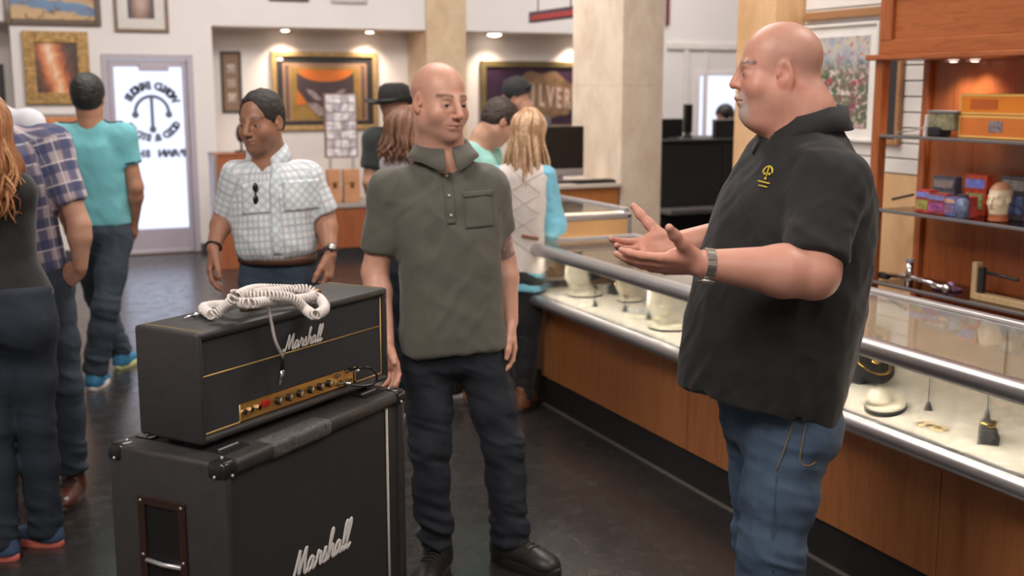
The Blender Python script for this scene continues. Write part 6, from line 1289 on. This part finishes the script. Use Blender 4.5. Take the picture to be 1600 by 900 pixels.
S = dict(label='man in a pale checked shirt with rolled sleeves walking behind the amplifier', at=tuple(np.r_[V(435, 420, dk)[:2], 0]), h=.0042, hcloth=.007, skin=(.33, .150, .085),
  head=dict(c=V(408, 190, dk-.03), R=frame(hdir(-22, -6), Z), s=1.03, jaw=1.02, iris=(.03, .02, .015), look=(.0, 1, -.15)), face=dict(stub=.42, stubc=(.13, .07, .05), brow=.85, browc=(.03, .02, .015), lip=(.26, .10, .08), red=.15), neck_r=.060,
  neck=V(418, 246, dk+.02), hem=V(433, 398, dk), fwd=hdir(-8), yoke=.036, vee=(.055, .07, .022), kcap=.05,
  torso=[(-.06, 0, 0, .145, .12, .115), (0.0, 0, 0, .160, .14, .125), (.12, 0, 0, .166, .15, .125), (.35, 0, 0, .166, .138, .12), (.60, 0, 0, .175, .125, .125), (.78, 0, 0, .175, .105, .115), (.88, 0, 0, .125, .08, .09), (.95, 0, 0, .08, .06, .07), (1.0, 0, 0, .06, .05, .06)],
  arms=[dict(sh=V(370, 274, dk-.03), el=V(350, 338, dk), wr=V(333, 388, dk-.12), sl=.92, rs=(.056, .056), r=(.046, .041, .037, .026), hand=dict(dir=cv(-.1, -.25, -1), pn=cv(.7, .3, .1), th=cv(.5, -.8, 0), s=.98, curls=((.25, .4, .3), (.35, .45, .3), (.4, .5, .3), (.45, .5, .35)), spread=.07, tdir=(.8, .5, .2))),
        dict(sh=V(481, 274, dk+.03), el=V(508, 340, dk+.03), wr=V(516, 398, dk-.08), sl=.90, rs=(.056, .058), r=(.046, .042, .038, .027), hand=dict(dir=cv(-.08, -.2, -1), pn=cv(-.8, .2, 0), th=cv(-.3, -.9, 0), s=.98, curls=((.4, .6, .4),)*4 if False else ((.35, .5, .35), (.4, .6, .4), (.45, .6, .4), (.5, .6, .4)), tdir=(.8, .45, .25)))],
  pelvis=V(437, 428, dk+.02), waist=(.155, .118, .12), waist_pt=V(434, 396, dk), pfwd=hdir(-8),
  legs=[dict(hip=V(410, 445, dk), knee=V(408, 540, dk-.1), ank=V(405, 640, dk-.1), shoe=dict(dir=cv(-.2, -1), m=M_blkleather, sole=M_sole_b)), dict(hip=V(465, 445, dk+.02), knee=V(470, 545, dk+.05), ank=V(475, 625, dk+.2), shoe=dict(dir=cv(.1, -1), m=M_blkleather, sole=M_sole_b))],
  shirt_m=M_chk, shirt_name='checked_shirt', trouser_m=M_dblue, fold=.010, seed=5., creases=[(V(420, 360, dk-.13), .15, cv(.4, 0, .9), .07, .006), (V(490, 330, dk-.05), .1, cv(.3, 0, .9), .05, .006)])
for l in S['legs']: l['ank'][2] = .10
chk = person(S); Rt = S['Rt']; d_in = -Rt[:, 1]
collar(S, M_bias, .070, .045, .028, .45, .035, lift=.036, tilt=-.15)
M_dhair = mat('cropped_dark_hair', (.022, .017, .015), .7, var=.3, vs=60, bs=200, bst=.3)
hair_cap(S, M_dhair, S['head']['c'], S['head']['R'], S['head']['s'], .0035, .080, -.045)
pk = V(456, 300, dk-.15)
for u0, nm in ((.095, 1), (-.075, 2)):
    pk = V(424, 305, dk-.14)+Rt[:, 0]*(-u0)
    patch(S['bvh'], pk, Rt[:, 0], Rt[:, 2], d_in, np.linspace(-.058, .058, 10), np.linspace(-.07, .05, 11), .003, M_bias, 'chest_pocket', S['shirt'])
patch(S['bvh'], V(425, 320, dk-.15), Rt[:, 0], Rt[:, 2], d_in, np.linspace(-.017, .017, 4), np.linspace(-.20, .16, 30), .0025, M_bias, 'placket', S['shirt'])
sg = onsurf(S['bvh'], V(396, 303, dk-.14), d_in, .012)
mb = MB(); mb.ball(sg+Z*.022, .02, 8, (.55, .35, 1)); mb.ball(sg-Z*.026, .02, 8, (.55, .35, 1)); mb.tube([sg+Z*.02, sg+d_in*-.004, sg-Z*.02], .003, 6); gl_ = mb.build('sunglasses', M_plastic_b, S['root'], True)
w_ = S['arms'][1]; watch(S['root'], w_['wr'], w_['el'], .029, M_dark_metal, mat('silver_dial', (.55, .53, .5), .2, .5), cv(.4, -.9, 0), .018, 10)
w_ = S['arms'][0]; ax = nrm(w_['wr']-w_['el']); e1 = nrm(np.cross(ax, RT)); e2 = np.cross(ax, e1); mb = MB(); mb.tube([w_['wr']-ax*.01+.030*(math.cos(t)*e1+math.sin(t)*e2) for t in np.linspace(0, 2*PI, 24, endpoint=False)], .005, 6, True); mb.build('bracelet', M_plastic_b, S['root'], True)
top = V(434, 401, dk); Rb = frame(hdir(-8)); mb = MB(); ring = [(.160*math.sin(a), .128*math.cos(a)) for a in np.linspace(0, 2*PI, 40, endpoint=False)]; vs = []
for z, k in ((-.018, 1), (-.018, 1.03), (.018, 1.03), (.018, 1)): vs += [top+Rb@np.array((x*k, y*k, z)) for x, y in ring]
n = 40; mb.add(vs, [(j*n+i, j*n+(i+1) % n, ((j+1) % 4)*n+(i+1) % n, ((j+1) % 4)*n+i) for j in range(4) for i in range(n)]); mb.build('belt', M_belt, S['root'], True)
# ================================================================== the other customers
def generic(label, head, hfwd, neck, hem, fwd, d, sh, els, wrs, legs, torso_w, shirt_m, trouser_m, skin=(.50, .26, .17), sl=.6, h=.006, hcl=.010, rs=(.064, .058), hands=True, hs=1., up=Z, **kw):
    w0, w1, w2 = torso_w
    S = dict(label=label, at=tuple(np.r_[np.array(hem)[:2], 0]), h=h, hcloth=hcl, skin=skin, head=dict(c=np.array(head), R=frame(hfwd, up), s=hs, detail=kw.pop('detail', True), eyes=kw.pop('eyes', False)), neck=np.array(neck), hem=np.array(hem), fwd=fwd, yoke=kw.pop('yoke', .042),
      torso=kw.pop('torso', None) or [(0, 0, 0, w0, w0*.66, w0*.68), (.3, 0, 0, w1, w1*.70, w1*.64), (.6, 0, 0, w2, w2*.64, w2*.66), (.78, 0, 0, w2*.97, w2*.56, w2*.64), (.88, 0, 0, w2*.74, .078, .09), (.95, 0, 0, .085, .06, .07), (1, 0, 0, .06, .05, .06)],
      arms=[], legs=[], pelvis=kw.pop('pelvis', np.array(hem)-Z*.03), waist=kw.pop('waist', (w0*.95, w0*.62, w0*.68)), waist_pt=np.array(hem)+Z*.06, pfwd=fwd, shirt_m=shirt_m, trouser_m=trouser_m, face=kw.pop('face', {}))
    for i in range(len(sh)):
        a = dict(sh=np.array(sh[i]), el=np.array(els[i]), wr=np.array(wrs[i]), sl=sl, rs=rs)
        if hands: dn = nrm(nrm(np.array(wrs[i])-np.array(els[i]))+Z*-.2); sd = nrm(np.array(sh[i])-np.array(neck)); a['hand'] = dict(dir=dn, pn=-sd, th=fwd, s=.97, curls=((.25, .4, .3), (.3, .45, .3), (.35, .5, .3), (.4, .5, .3)), tdir=(.8, .45, .2))
        S['arms'].append(a)
    S['legs'] = legs; S.update(kw); return S
M_tealtee = fabric('turquoise_jersey', (.15, .45, .50), .85, wr=8, var=.08); M_djean = denim('faded_dark_denim', (.028, .042, .062), (.062, .085, .115)); M_hairblk = mat('black_hair', (.012, .011, .011), .5, var=.3, vs=80, bs=250, bst=.5); M_navytrim = mat('navy_trim', (.02, .05, .07), .8)
M_shoeblue = mat('blue_trainer_mesh', (.02, .16, .30), .6, var=.3, vs=40); M_shoeyel = mat('lime_sole', (.62, .64, .30), .5); M_whsole = mat('white_sole', (.72, .68, .66), .5)
d = 6.62
hc0 = V(138, 152, d)
S = generic('man in a turquoise shirt and dark jeans walking away toward the glass door', hc0, cv(-.12, 1, -.02), V(142, 190, d), V(155, 352, d), cv(-.05, 1), d,
  [V(95, 213, d), V(192, 213, d)], [V(87, 290, d), V(212, 292, d)], [V(101, 345, d+.15), V(210, 345, d+.10)],
  [dict(hip=V(180, 378, d), knee=V(165, 480, d-.15), ank=V(148, 583, 6.44), r=(.098, .072, .068), shoe=dict(dir=cv(-.1, 1), m=M_shoeblue, sole=M_whsole, L=.29, w=.11, h=.085)), dict(hip=V(136, 378, d), knee=V(153, 465, d+.25), ank=V(191, 553, 6.95), r=(.096, .07, .065), shoe=dict(dir=cv(.1, 1), m=M_shoeblue, sole=M_shoeyel, L=.29, w=.11, h=.085))],
  (.176, .178, .198), M_tealtee, M_djean, skin=(.40, .19, .11), sl=.55, rs=(.072, .064), hs=1.02, fold=.010, tfold=.012, h=.0055, hcloth=.009, shirt_name='t_shirt')
T = person(S); hair_cap(S, M_hairblk, S['head']['c'], S['head']['R'], S['head']['s'], .014, .05, -.085)
for a in S['arms']:
    e = a['sh']+(a['el']-a['sh'])*.53; ax = nrm(a['el']-a['sh']); e1 = nrm(np.cross(ax, FH)); e2 = np.cross(ax, e1); mb = MB(); mb.tube([e+.0655*(math.cos(t)*e1+math.sin(t)*e2) for t in np.linspace(0, 2*PI, 24, endpoint=False)], .005, 6, True); mb.build('sleeve_band', M_navytrim, S['shirt'], True)
for px, py in (((91, 201), (145, 181)), ((196, 201), (145, 181))):
    q0 = V(*px, d); q1 = V(*py, d); pts = [onsurf(S['bvh'], q0+(q1-q0)*t, nrm(-Z+FH*.45), .003) for t in np.linspace(.05, .85, 9)]; pts = [p for p in pts if p is not None]
    if len(pts) > 3: mb = MB(); mb.tube(pts, .005, 6); mb.build('shoulder_piping', M_navytrim, S['shirt'], True)
# --- plaid shirt
M_plaid = check_mat('navy_plaid', (.42, .35, .38), [(0, .085, .42, 0., (.045, .06, .15), .8), (1, .085, .42, .02, (.045, .06, .15), .8), (0, .085, .05, .043, (.70, .66, .68), .8), (1, .085, .05, .043, (.70, .66, .68), .8), (0, .085, .06, .02, (.12, .08, .13), .7)])
M_brownboot = mat('oxblood_leather', (.085, .022, .014), .28, var=.3, vs=25); M_bsole = mat('brown_sole', (.05, .035, .03), .6)
d = 4.62
S = generic('man in a navy plaid shirt, hand in jeans pocket, at the left edge', V(-52, 112, d+.02), cv(-.35, -.9), V(-18, 190, d), V(45, 428, d), cv(-.30, -1), d,
  [V(-58, 232, d), V(80, 224, d)], [V(-72, 330, d), V(124, 352, d-.02)], [V(-60, 430, d-.1), V(126, 418, d-.03)],
  [dict(hip=V(80, 462, d), knee=V(100, 600, d-.02), ank=V(112, 735, 4.64), r=(.092, .070, .062), shoe=dict(dir=cv(.12, -1), m=M_brownboot, sole=M_bsole, lace=M_lace_b, L=.29, w=.108, h=.10, name='boot')), dict(hip=V(15, 462, d), knee=V(10, 600, d+.05), ank=V(5, 720, 4.75), r=(.092, .070, .062), shoe=dict(dir=cv(-.3, -1), m=M_brownboot, sole=M_bsole, L=.29, w=.108, name='boot'))],
  (.165, .172, .19), M_plaid, M_djean, skin=(.52, .28, .19), sl=.72, rs=(.07, .066), hs=1.0, fold=.009, tfold=.012, h=.0045, hcloth=.0075, shirt_name='plaid_shirt', eyes=True)
S['arms'][1]['hand'].update(dir=cv(-.75, .05, -.62), pn=cv(-.1, 1, .0), th=cv(-.6, -.2, .7), curls=((.5, .5, .3), (.5, .5, .3), (.5, .5, .3), (.5, .5, .3)))
person(S); hair_cap(S, mat('brown_hair', (.06, .03, .018), .6, var=.3, vs=80, bs=200), S['head']['c'], S['head']['R'], 1., .008, .05, -.07)
# --- woman in the black top, hair over her shoulder
M_blktop = fabric('black_stretch_top', (.011, .010, .010), .85, wr=8); M_wjean = denim('dark_navy_denim', (.012, .018, .030), (.026, .036, .054)); M_auburn = mat('auburn_hair', (.30, .12, .045), .5, var=.3, vs=60, bs=200); M_auburn2 = mat('copper_hair', (.44, .21, .085), .5, var=.3, vs=60)
M_pinkshoe = mat('navy_red_trainer', (.03, .06, .12), .6); M_corsole = mat('coral_sole', (.55, .14, .10), .5)
d = 4.05
S = generic('woman in black top and dark jeans with auburn hair, at left edge', V(-30, 205, d), cv(-.45, .9), V(-26, 262, d), V(8, 470, d), cv(-.35, 1), d,
  [V(-92, 292, d), V(28, 296, d)], [V(-110, 390, d+.05), V(20, 385, d+.16)], [V(-80, 440, d+.2), V(-30, 430, d+.3)],
  [dict(hip=V(42, 520, d+.02), knee=V(56, 660, d+.04), ank=V(72, 832, 4.13), r=(.102, .066, .064), butt=(V(35, 510, d-.04), (.09, .075, .10)), shoe=dict(dir=cv(-1, .3), m=M_pinkshoe, sole=M_corsole, L=.25, w=.09, h=.075)), dict(hip=V(-25, 520, d), knee=V(-12, 665, d-.03), ank=V(2, 855, 4.0), r=(.102, .066, .064), butt=(V(-25, 510, d-.05), (.09, .075, .10)), shoe=dict(dir=cv(-1, .3), m=M_pinkshoe, sole=M_corsole, L=.25, w=.09, h=.075))],
  (.168, .125, .142), M_blktop, M_wjean, skin=(.56, .32, .23), sl=.5, rs=(.052, .05), hs=.95, fold=.004, h=.006, hcloth=.008, hands=True, shirt_name='black_top', waist=(.165, .115, .13), pelvis=V(10, 500, d))
person(S); long_hair(S, M_auburn, S['head']['c'], S['head']['R'], 1.08, .27, 190, seed=3, m2=M_auburn2)
# --- woman in the white quilted vest
M_vest = fabric('cream_quilted_vest', (.62, .55, .51), .8, wr=30, var=.06, bst=.5); M_aqua = fabric('aqua_shirt', (.16, .44, .58), .8, wr=10, var=.08); M_blkpant = fabric('black_trousers', (.012, .012, .014), .8); M_blond = mat('dark_blond_hair', (.36, .20, .10), .5, var=.3, vs=60, bs=200); M_blond2 = mat('light_blond_hair', (.56, .38, .24), .5, var=.3, vs=60)
d = 5.98
S = generic('woman in a cream quilted vest and aqua sleeves leaning over the far glass case', V(828, 208, d+.06), cv(.45, .80, -.55), V(820, 252, d), V(808, 425, d), cv(.30, 1), d,
  [V(776, 275, d), V(852, 275, d-.02)], [V(770, 350, d+.02), V(866, 352, d-.02)], [V(800, 372, d+.25), V(852, 372, d+.26)],
  [dict(hip=V(826, 450, d), knee=V(822, 540, d), ank=V(818, 622, 5.98), r=(.088, .062, .055), shoe=dict(dir=cv(.35, 1), m=mat('tan_boot', (.20, .075, .03), .5), sole=M_bsole, L=.25, w=.09)), dict(hip=V(792, 450, d), knee=V(785, 540, d-.05), ank=V(738, 612, 6.1), r=(.088, .062, .055), shoe=dict(dir=cv(.3, 1), m=_M['tan_boot'], sole=M_bsole, L=.25, w=.09))],
  (.146, .132, .146), M_vest, M_blkpant, skin=(.58, .34, .25), sl=.3, rs=(.058, .054), hs=.95, fold=.004, h=.006, hcloth=.0085, shirt_name='quilted_vest', up=Z+cv(.35, .6))
for a in S['arms']: a['bare'] = True
person(S)
for a in S['arms']:                       # aqua sleeves
    sh, el, wr = a['sh'], a['el'], a['wr']; o = [('u', cone(sh, el, .056, .058), 0), ('u', fcone(el, el+(wr-el)*.9, .06, .045), .03)]; v, f = mesh_sdf(o, *bounds(o, [sh, el, wr], .1), .008); v = lap(v, f, 1); n = vnormals(v, f); v = v+n*folds(v, np.eye(3), (8, 8, 16), 0, .008, 3.)[:, None]; q2mesh('sleeve', v, f, M_aqua, S['root'])
o = [('u', loft(S['hem']-S['Rt'][:, 2]*.085, S['Rt'], [(0, 0, 0, .15, .105, .108), (.12, 0, 0, .14, .095, .095)], 2.3, .01), 0)]; v, f = mesh_sdf(o, *bounds(o, [S['hem']], .25), .008); n = vnormals(v, f); v = v+n*folds(v, np.eye(3), (14, 14, 3), 0, .006, 3.)[:, None]; q2mesh('shirt_tail', v, f, M_aqua, S['root'])
o_ = S['hem']+S['Rt'][:, 2]*.2
p = onsurf(S['bvh'], V(828, 367, d), FH, .004); mb = MB(); mb.box((-.045, -.006, -.009), (.045, .006, .009), .004); ob = mb.build('pocket_trim', mat('tan_leather_trim', (.22, .09, .045), .5), S['root'], False, tuple(p)); ob.rotation_euler = (0, math.radians(10), -YAW)
for k in range(7):        # quilting lines
    z = -.02-k*.055; pts = [onsurf(S['bvh'], S['neck']+S['Rt']@np.array((x, -.3, z+x*.7*(1 if k % 2 else -1)-.05)), S['Rt'][:, 1], .0015) for x in np.linspace(-.11, .11, 9)]; pts = [q for q in pts if q is not None]
    if len(pts) > 3: mb = MB(); mb.tube(pts, .0022, 5); mb.build('quilt_seam', mat('vest_seam', (.48, .41, .38), .9), S['shirt'], True)
Rh = frame(cv(.4, .85, -.2), Z); long_hair(S, M_blond, S['head']['c'], Rh, .96, .43, 160, seed=5, m2=M_blond2, back=.0)
# --- man in mint bending over the case
M_mint = fabric('mint_jersey', (.30, .62, .56), .85, wr=8)
d = 6.35
S = generic('man in a mint shirt with dark cropped hair bending over the far glass case', V(781, 190, d), cv(.75, .30, -.62), V(748, 225, d), V(726, 400, d), cv(.8, .55), d,
  [V(726, 240, d-.12), V(764, 240, d+.15)], [V(745, 320, d-.1), V(790, 320, d+.2)], [V(768, 372, d-.05), V(800, 365, d+.30)],
  [dict(hip=V(715, 425, d-.08), knee=V(716, 510, d-.08), ank=V(712, 590, 6.25), shoe=dict(dir=cv(.8, .5), m=M_blkleather, sole=M_whsole)), dict(hip=V(738, 425, d+.08), knee=V(740, 500, d+.1), ank=V(735, 580, 6.45), shoe=dict(dir=cv(.8, .5), m=M_blkleather, sole=M_whsole))],
  (.165, .17, .18), M_mint, M_djean, skin=(.55, .30, .21), hs=1.0, shirt_name='t_shirt', up=Z+cv(.5, .2))
person(S); hair_cap(S, mat('dark_brown_hair', (.035, .022, .016), .6, var=.3, vs=80, bs=200), S['head']['c'], S['head']['R'], 1., .006, .052, -.06)
# --- man in navy with the black cap
M_navy = fabric('navy_hoodie', (.016, .024, .045), .9, wr=8); d = 9.2
S = generic('man in a navy hoodie and black cap looking down behind the mint shirt', V(806, 148, d), cv(-.85, .35, -.35), V(826, 178, d), V(840, 312, d), cv(-.75, .6), d,
  [V(822, 200, d-.2), V(846, 196, d+.18)], [V(812, 260, d-.22), V(855, 260, d+.2)], [V(800, 300, d-.2), V(840, 300, d+.3)],
  [dict(hip=V(832, 335, d-.08), knee=V(830, 395, d-.08), ank=V(828, 458, 9.15), shoe=dict(dir=cv(-.7, .6), m=M_blkleather, sole=M_sole_b)), dict(hip=V(848, 335, d+.1), knee=V(848, 395, d+.1), ank=V(846, 456, 9.3), shoe=dict(dir=cv(-.7, .6), m=M_blkleather, sole=M_sole_b))],
  (.18, .185, .20), M_navy, M_djean, skin=(.48, .25, .17), sl=.95, rs=(.075, .06), hs=1.03, shirt_name='hoodie', h=.008, hcloth=.012, up=Z-cv(.25, 0))
person(S); hr = S['head']; hair_cap(S, mat('black_cap_cloth', (.016, .017, .019), .85), hr['c'], hr['R'], hr['s'], .014, .065, -.02, name='cap', h=.007)
o = [('u', ell(hr['c']+hr['R']@np.array((0, -.11, .02)), (.06, .05, .014), hr['R']), 0)]; v, f = mesh_sdf(o, *bounds(o, [hr['c']], .22), .007); q2mesh('cap_brim', v, f, _M['black_cap_cloth'], S['root'])
# --- man in the black hat
M_dktee = fabric('black_green_tee', (.020, .026, .024), .9, wr=8); d = 7.0
S = generic('man in a black brimmed hat and dark tee behind the olive shirt', V(617, 170, d), cv(.55, .85), V(622, 196, d), V(628, 345, d), cv(.5, 1), d,
  [V(586, 218, d-.06), V(662, 212, d+.1)], [V(578, 285, d-.08), V(668, 285, d+.1)], [V(592, 330, d+.05), V(660, 330, d+.2)],
  [dict(hip=V(612, 370, d), knee=V(612, 450, d), ank=V(610, 540, 7.0), shoe=dict(dir=cv(.4, 1), m=M_blkleather, sole=M_sole_b)), dict(hip=V(645, 370, d), knee=V(645, 450, d), ank=V(645, 535, 7.1), shoe=dict(dir=cv(.4, 1), m=M_blkleather, sole=M_sole_b))],
  (.17, .175, .19), M_dktee, M_djean, skin=(.50, .25, .17), sl=.68, rs=(.070, .066), hs=1.0, shirt_name='t_shirt', h=.007, hcloth=.011)
person(S); c = V(617, 161, d); Rh = frame(cv(.5, .85, -.02), Z+cv(-.08, -.03)); M_hat = mat('black_felt', (.018, .017, .017), .9, var=.2, vs=30)
mb = MB(); mb.lathe([(.001, .0), (.092, .0), (.098, .012), (.094, .06), (.085, .10), (.055, .118), (.001, .108)], n=28, sy=1.12); M4 = Matrix.Translation(tuple(c)) @ Matrix(Rh.tolist()).to_4x4(); mb.xf(M4); ht = mb.build('hat', M_hat, S['root'], True)
mb = MB(); vs = []; n = 36
for r, z in ((.09, 0.), (.13, -.004), (.172, .010), (.174, .014), (.13, .002), (.09, .006)): vs += [(r*math.sin(a), 1.12*r*math.cos(a), z+(.02*abs(math.sin(a))**2-.012*abs(math.cos(a))**2)*(r-.09)/.08) for a in np.linspace(0, 2*PI, n, endpoint=False)]
mb.add(vs, [(i*n+j, i*n+(j+1) % n, ((i+1) % 6)*n+(j+1) % n, ((i+1) % 6)*n+j) for i in range(6) for j in range(n)]); mb.xf(M4); mb.build('hat_brim', M_hat, ht, True)
mb = MB(); mb.tube([tuple(M4 @ Vector((.099*math.sin(a), 1.12*.099*math.cos(a), .014))) for a in np.linspace(0, 2*PI, 30, endpoint=False)], .008, 6, True); mb.build('hat_band', mat('dark_band', (.04, .038, .037), .7), ht, True)
# --- woman with brown hair between the hat and the olive shirt
d = 5.9; M_brn = mat('chestnut_hair', (.15, .065, .035), .5, var=.3, vs=60, bs=200); M_brn2 = mat('chestnut_hair_light', (.24, .12, .07), .5)
S = generic('woman with chestnut hair and pale top behind the shoulder of the olive shirt', V(634, 205, d), cv(.6, .8, -.2), V(638, 242, d), V(648, 400, d), cv(.5, 1), d,
  [V(612, 256, d-.05), V(674, 256, d+.1)], [V(612, 330, d), V(685, 330, d+.1)], [V(630, 370, d+.2), V(680, 370, d+.25)],
  [dict(hip=V(635, 425, d), knee=V(635, 520, d), ank=V(634, 622, 5.9), r=(.085, .06, .055), shoe=dict(dir=cv(.4, 1), m=M_blkleather, sole=M_whsole)), dict(hip=V(662, 425, d), knee=V(662, 520, d), ank=V(662, 616, 6.0), r=(.085, .06, .055), shoe=dict(dir=cv(.4, 1), m=M_blkleather, sole=M_whsole))],
  (.14, .125, .14), fabric('pale_grey_top', (.52, .48, .50), .85), M_wjean, skin=(.58, .34, .25), sl=.2, rs=(.05, .048), hs=.94, shirt_name='top', h=.007, hcloth=.011)
person(S); long_hair(S, M_brn, S['head']['c'], S['head']['R'], .95, .16, 110, seed=9, m2=M_brn2)
# --- person in white behind the plaid shirt
d = 5.5
S = generic('person in a plain white shirt half hidden behind the plaid shirt', V(-52, 122, d), cv(-.5, .9), V(-16, 164, d), V(0, 350, d), cv(-.4, 1), d,
  [V(-75, 195, d), V(46, 194, d)], [V(-90, 290, d), V(62, 290, d)], [V(-60, 340, d+.1), V(40, 340, d+.2)],
  [dict(hip=V(-18, 380, d), knee=V(-15, 480, d), ank=V(-12, 600, 5.6), shoe=dict(dir=cv(-.4, 1), m=M_blkleather, sole=M_sole_b)), dict(hip=V(24, 380, d), knee=V(26, 480, d), ank=V(28, 590, 5.7), shoe=dict(dir=cv(-.3, 1), m=M_blkleather, sole=M_sole_b))],
  (.17, .175, .19), fabric('white_cotton', (.66, .66, .72), .85, wr=8), M_djean, skin=(.55, .3, .21), sl=.7, rs=(.066, .06), shirt_name='white_shirt', h=.008, hcloth=.011)
person(S); hair_cap(S, _M['brown_hair'], S['head']['c'], S['head']['R'], 1., .008, .05, -.07, h=.007)
# --- clerk far behind the charcoal counter
d = 12.6
S = generic('clerk with dark hair barely visible behind the charcoal counter', V(1132, 182, d), cv(-.8, -.5, -.3), V(1136, 203, d), V(1140, 296, d), cv(-.8, -.5), d,
  [V(1126, 218, d-.12), V(1150, 218, d+.12)], [V(1120, 260, d-.15), V(1156, 260, d+.15)], [V(1110, 290, d-.25), V(1130, 290, d-.1)],
  [dict(hip=V(1132, 308, d), knee=V(1132, 350, d), ank=V(1132, 378, 12.6), shoe=dict(dir=cv(-.8, -.5), m=M_blkleather, sole=M_sole_b)), dict(hip=V(1147, 308, d), knee=V(1147, 350, d), ank=V(1147, 377, 12.7), shoe=dict(dir=cv(-.8, -.5), m=M_blkleather, sole=M_sole_b))],
  (.17, .175, .19), fabric('charcoal_polo', (.02, .02, .022), .85), M_djean, hs=1., shirt_name='polo_shirt', h=.009, hcloth=.014, detail=False)
for l in S['legs']: l['ank'] = np.array(l['ank']); l['ank'][2] = .09
person(S); hair_cap(S, M_hairblk, S['head']['c'], S['head']['R'], 1., .012, .05, -.07, h=.009)
# --- painted mannequin head on the middle shelf
p = onshelf(1570, 1, 4.11); r = empty('mannequin_head', p); tag(r, 'cream painted mannequin head with reddish hair on the middle shelf', 'mannequin head')
Rm = frame(cv(-.75, -.45, -.05), Z); ch_ = p+np.array((0, 0, .105)); o = head_ops(ch_, Rm, .60, 1.)+[('u', cone(ch_-Z*.02, p+Z*.004, .032, .045), .02), ('i', half(p+Z*.001, -Z), .002)]
v, f = mesh_sdf(o, *bounds(o, [ch_, p], .11), .003); v = lap(v, f, 1); q = head_local(v, ch_, Rm, .60); C_ = np.tile((.74, .60, .42), (len(v), 1)); k = np.clip((q[:, 2]-.055+.5*q[:, 1]*(-.0))/.02, 0, 1)[:, None]*.8; C_ = C_*(1-k)+np.array((.40, .13, .06))*k
k = blob(q, (0, .098, -.068), (.02, .02, .008))[:, None]; C_ = C_*(1-k)+np.array((.45, .12, .08))*k; k = np.clip((-.11-q[:, 2])/.01, 0, 1)[:, None]; C_ = C_*(1-k)+np.array((.42, .12, .05))*k
m_, nt_, b_2 = newmat('painted_plaster'); at_ = nt_.nodes.new('ShaderNodeAttribute'); at_.attribute_name = 'Col'; nt_.links.new(at_.outputs[0], b_2.inputs['Base Color']); b_2.inputs['Roughness'].default_value = .4
ob = q2mesh('head', v, f, m_, r, C_); ob.matrix_parent_inverse = Matrix.Translation(r.location).inverted()
# each person's parts were modelled in room coordinates: hang them under the empty at the feet without moving them
for o in list(col.objects):
    if o.name.split('.')[0] == 'person' and o.parent is None:
        inv = Matrix.Translation(o.location).inverted()
        for ch in o.children: ch.matrix_parent_inverse = inv
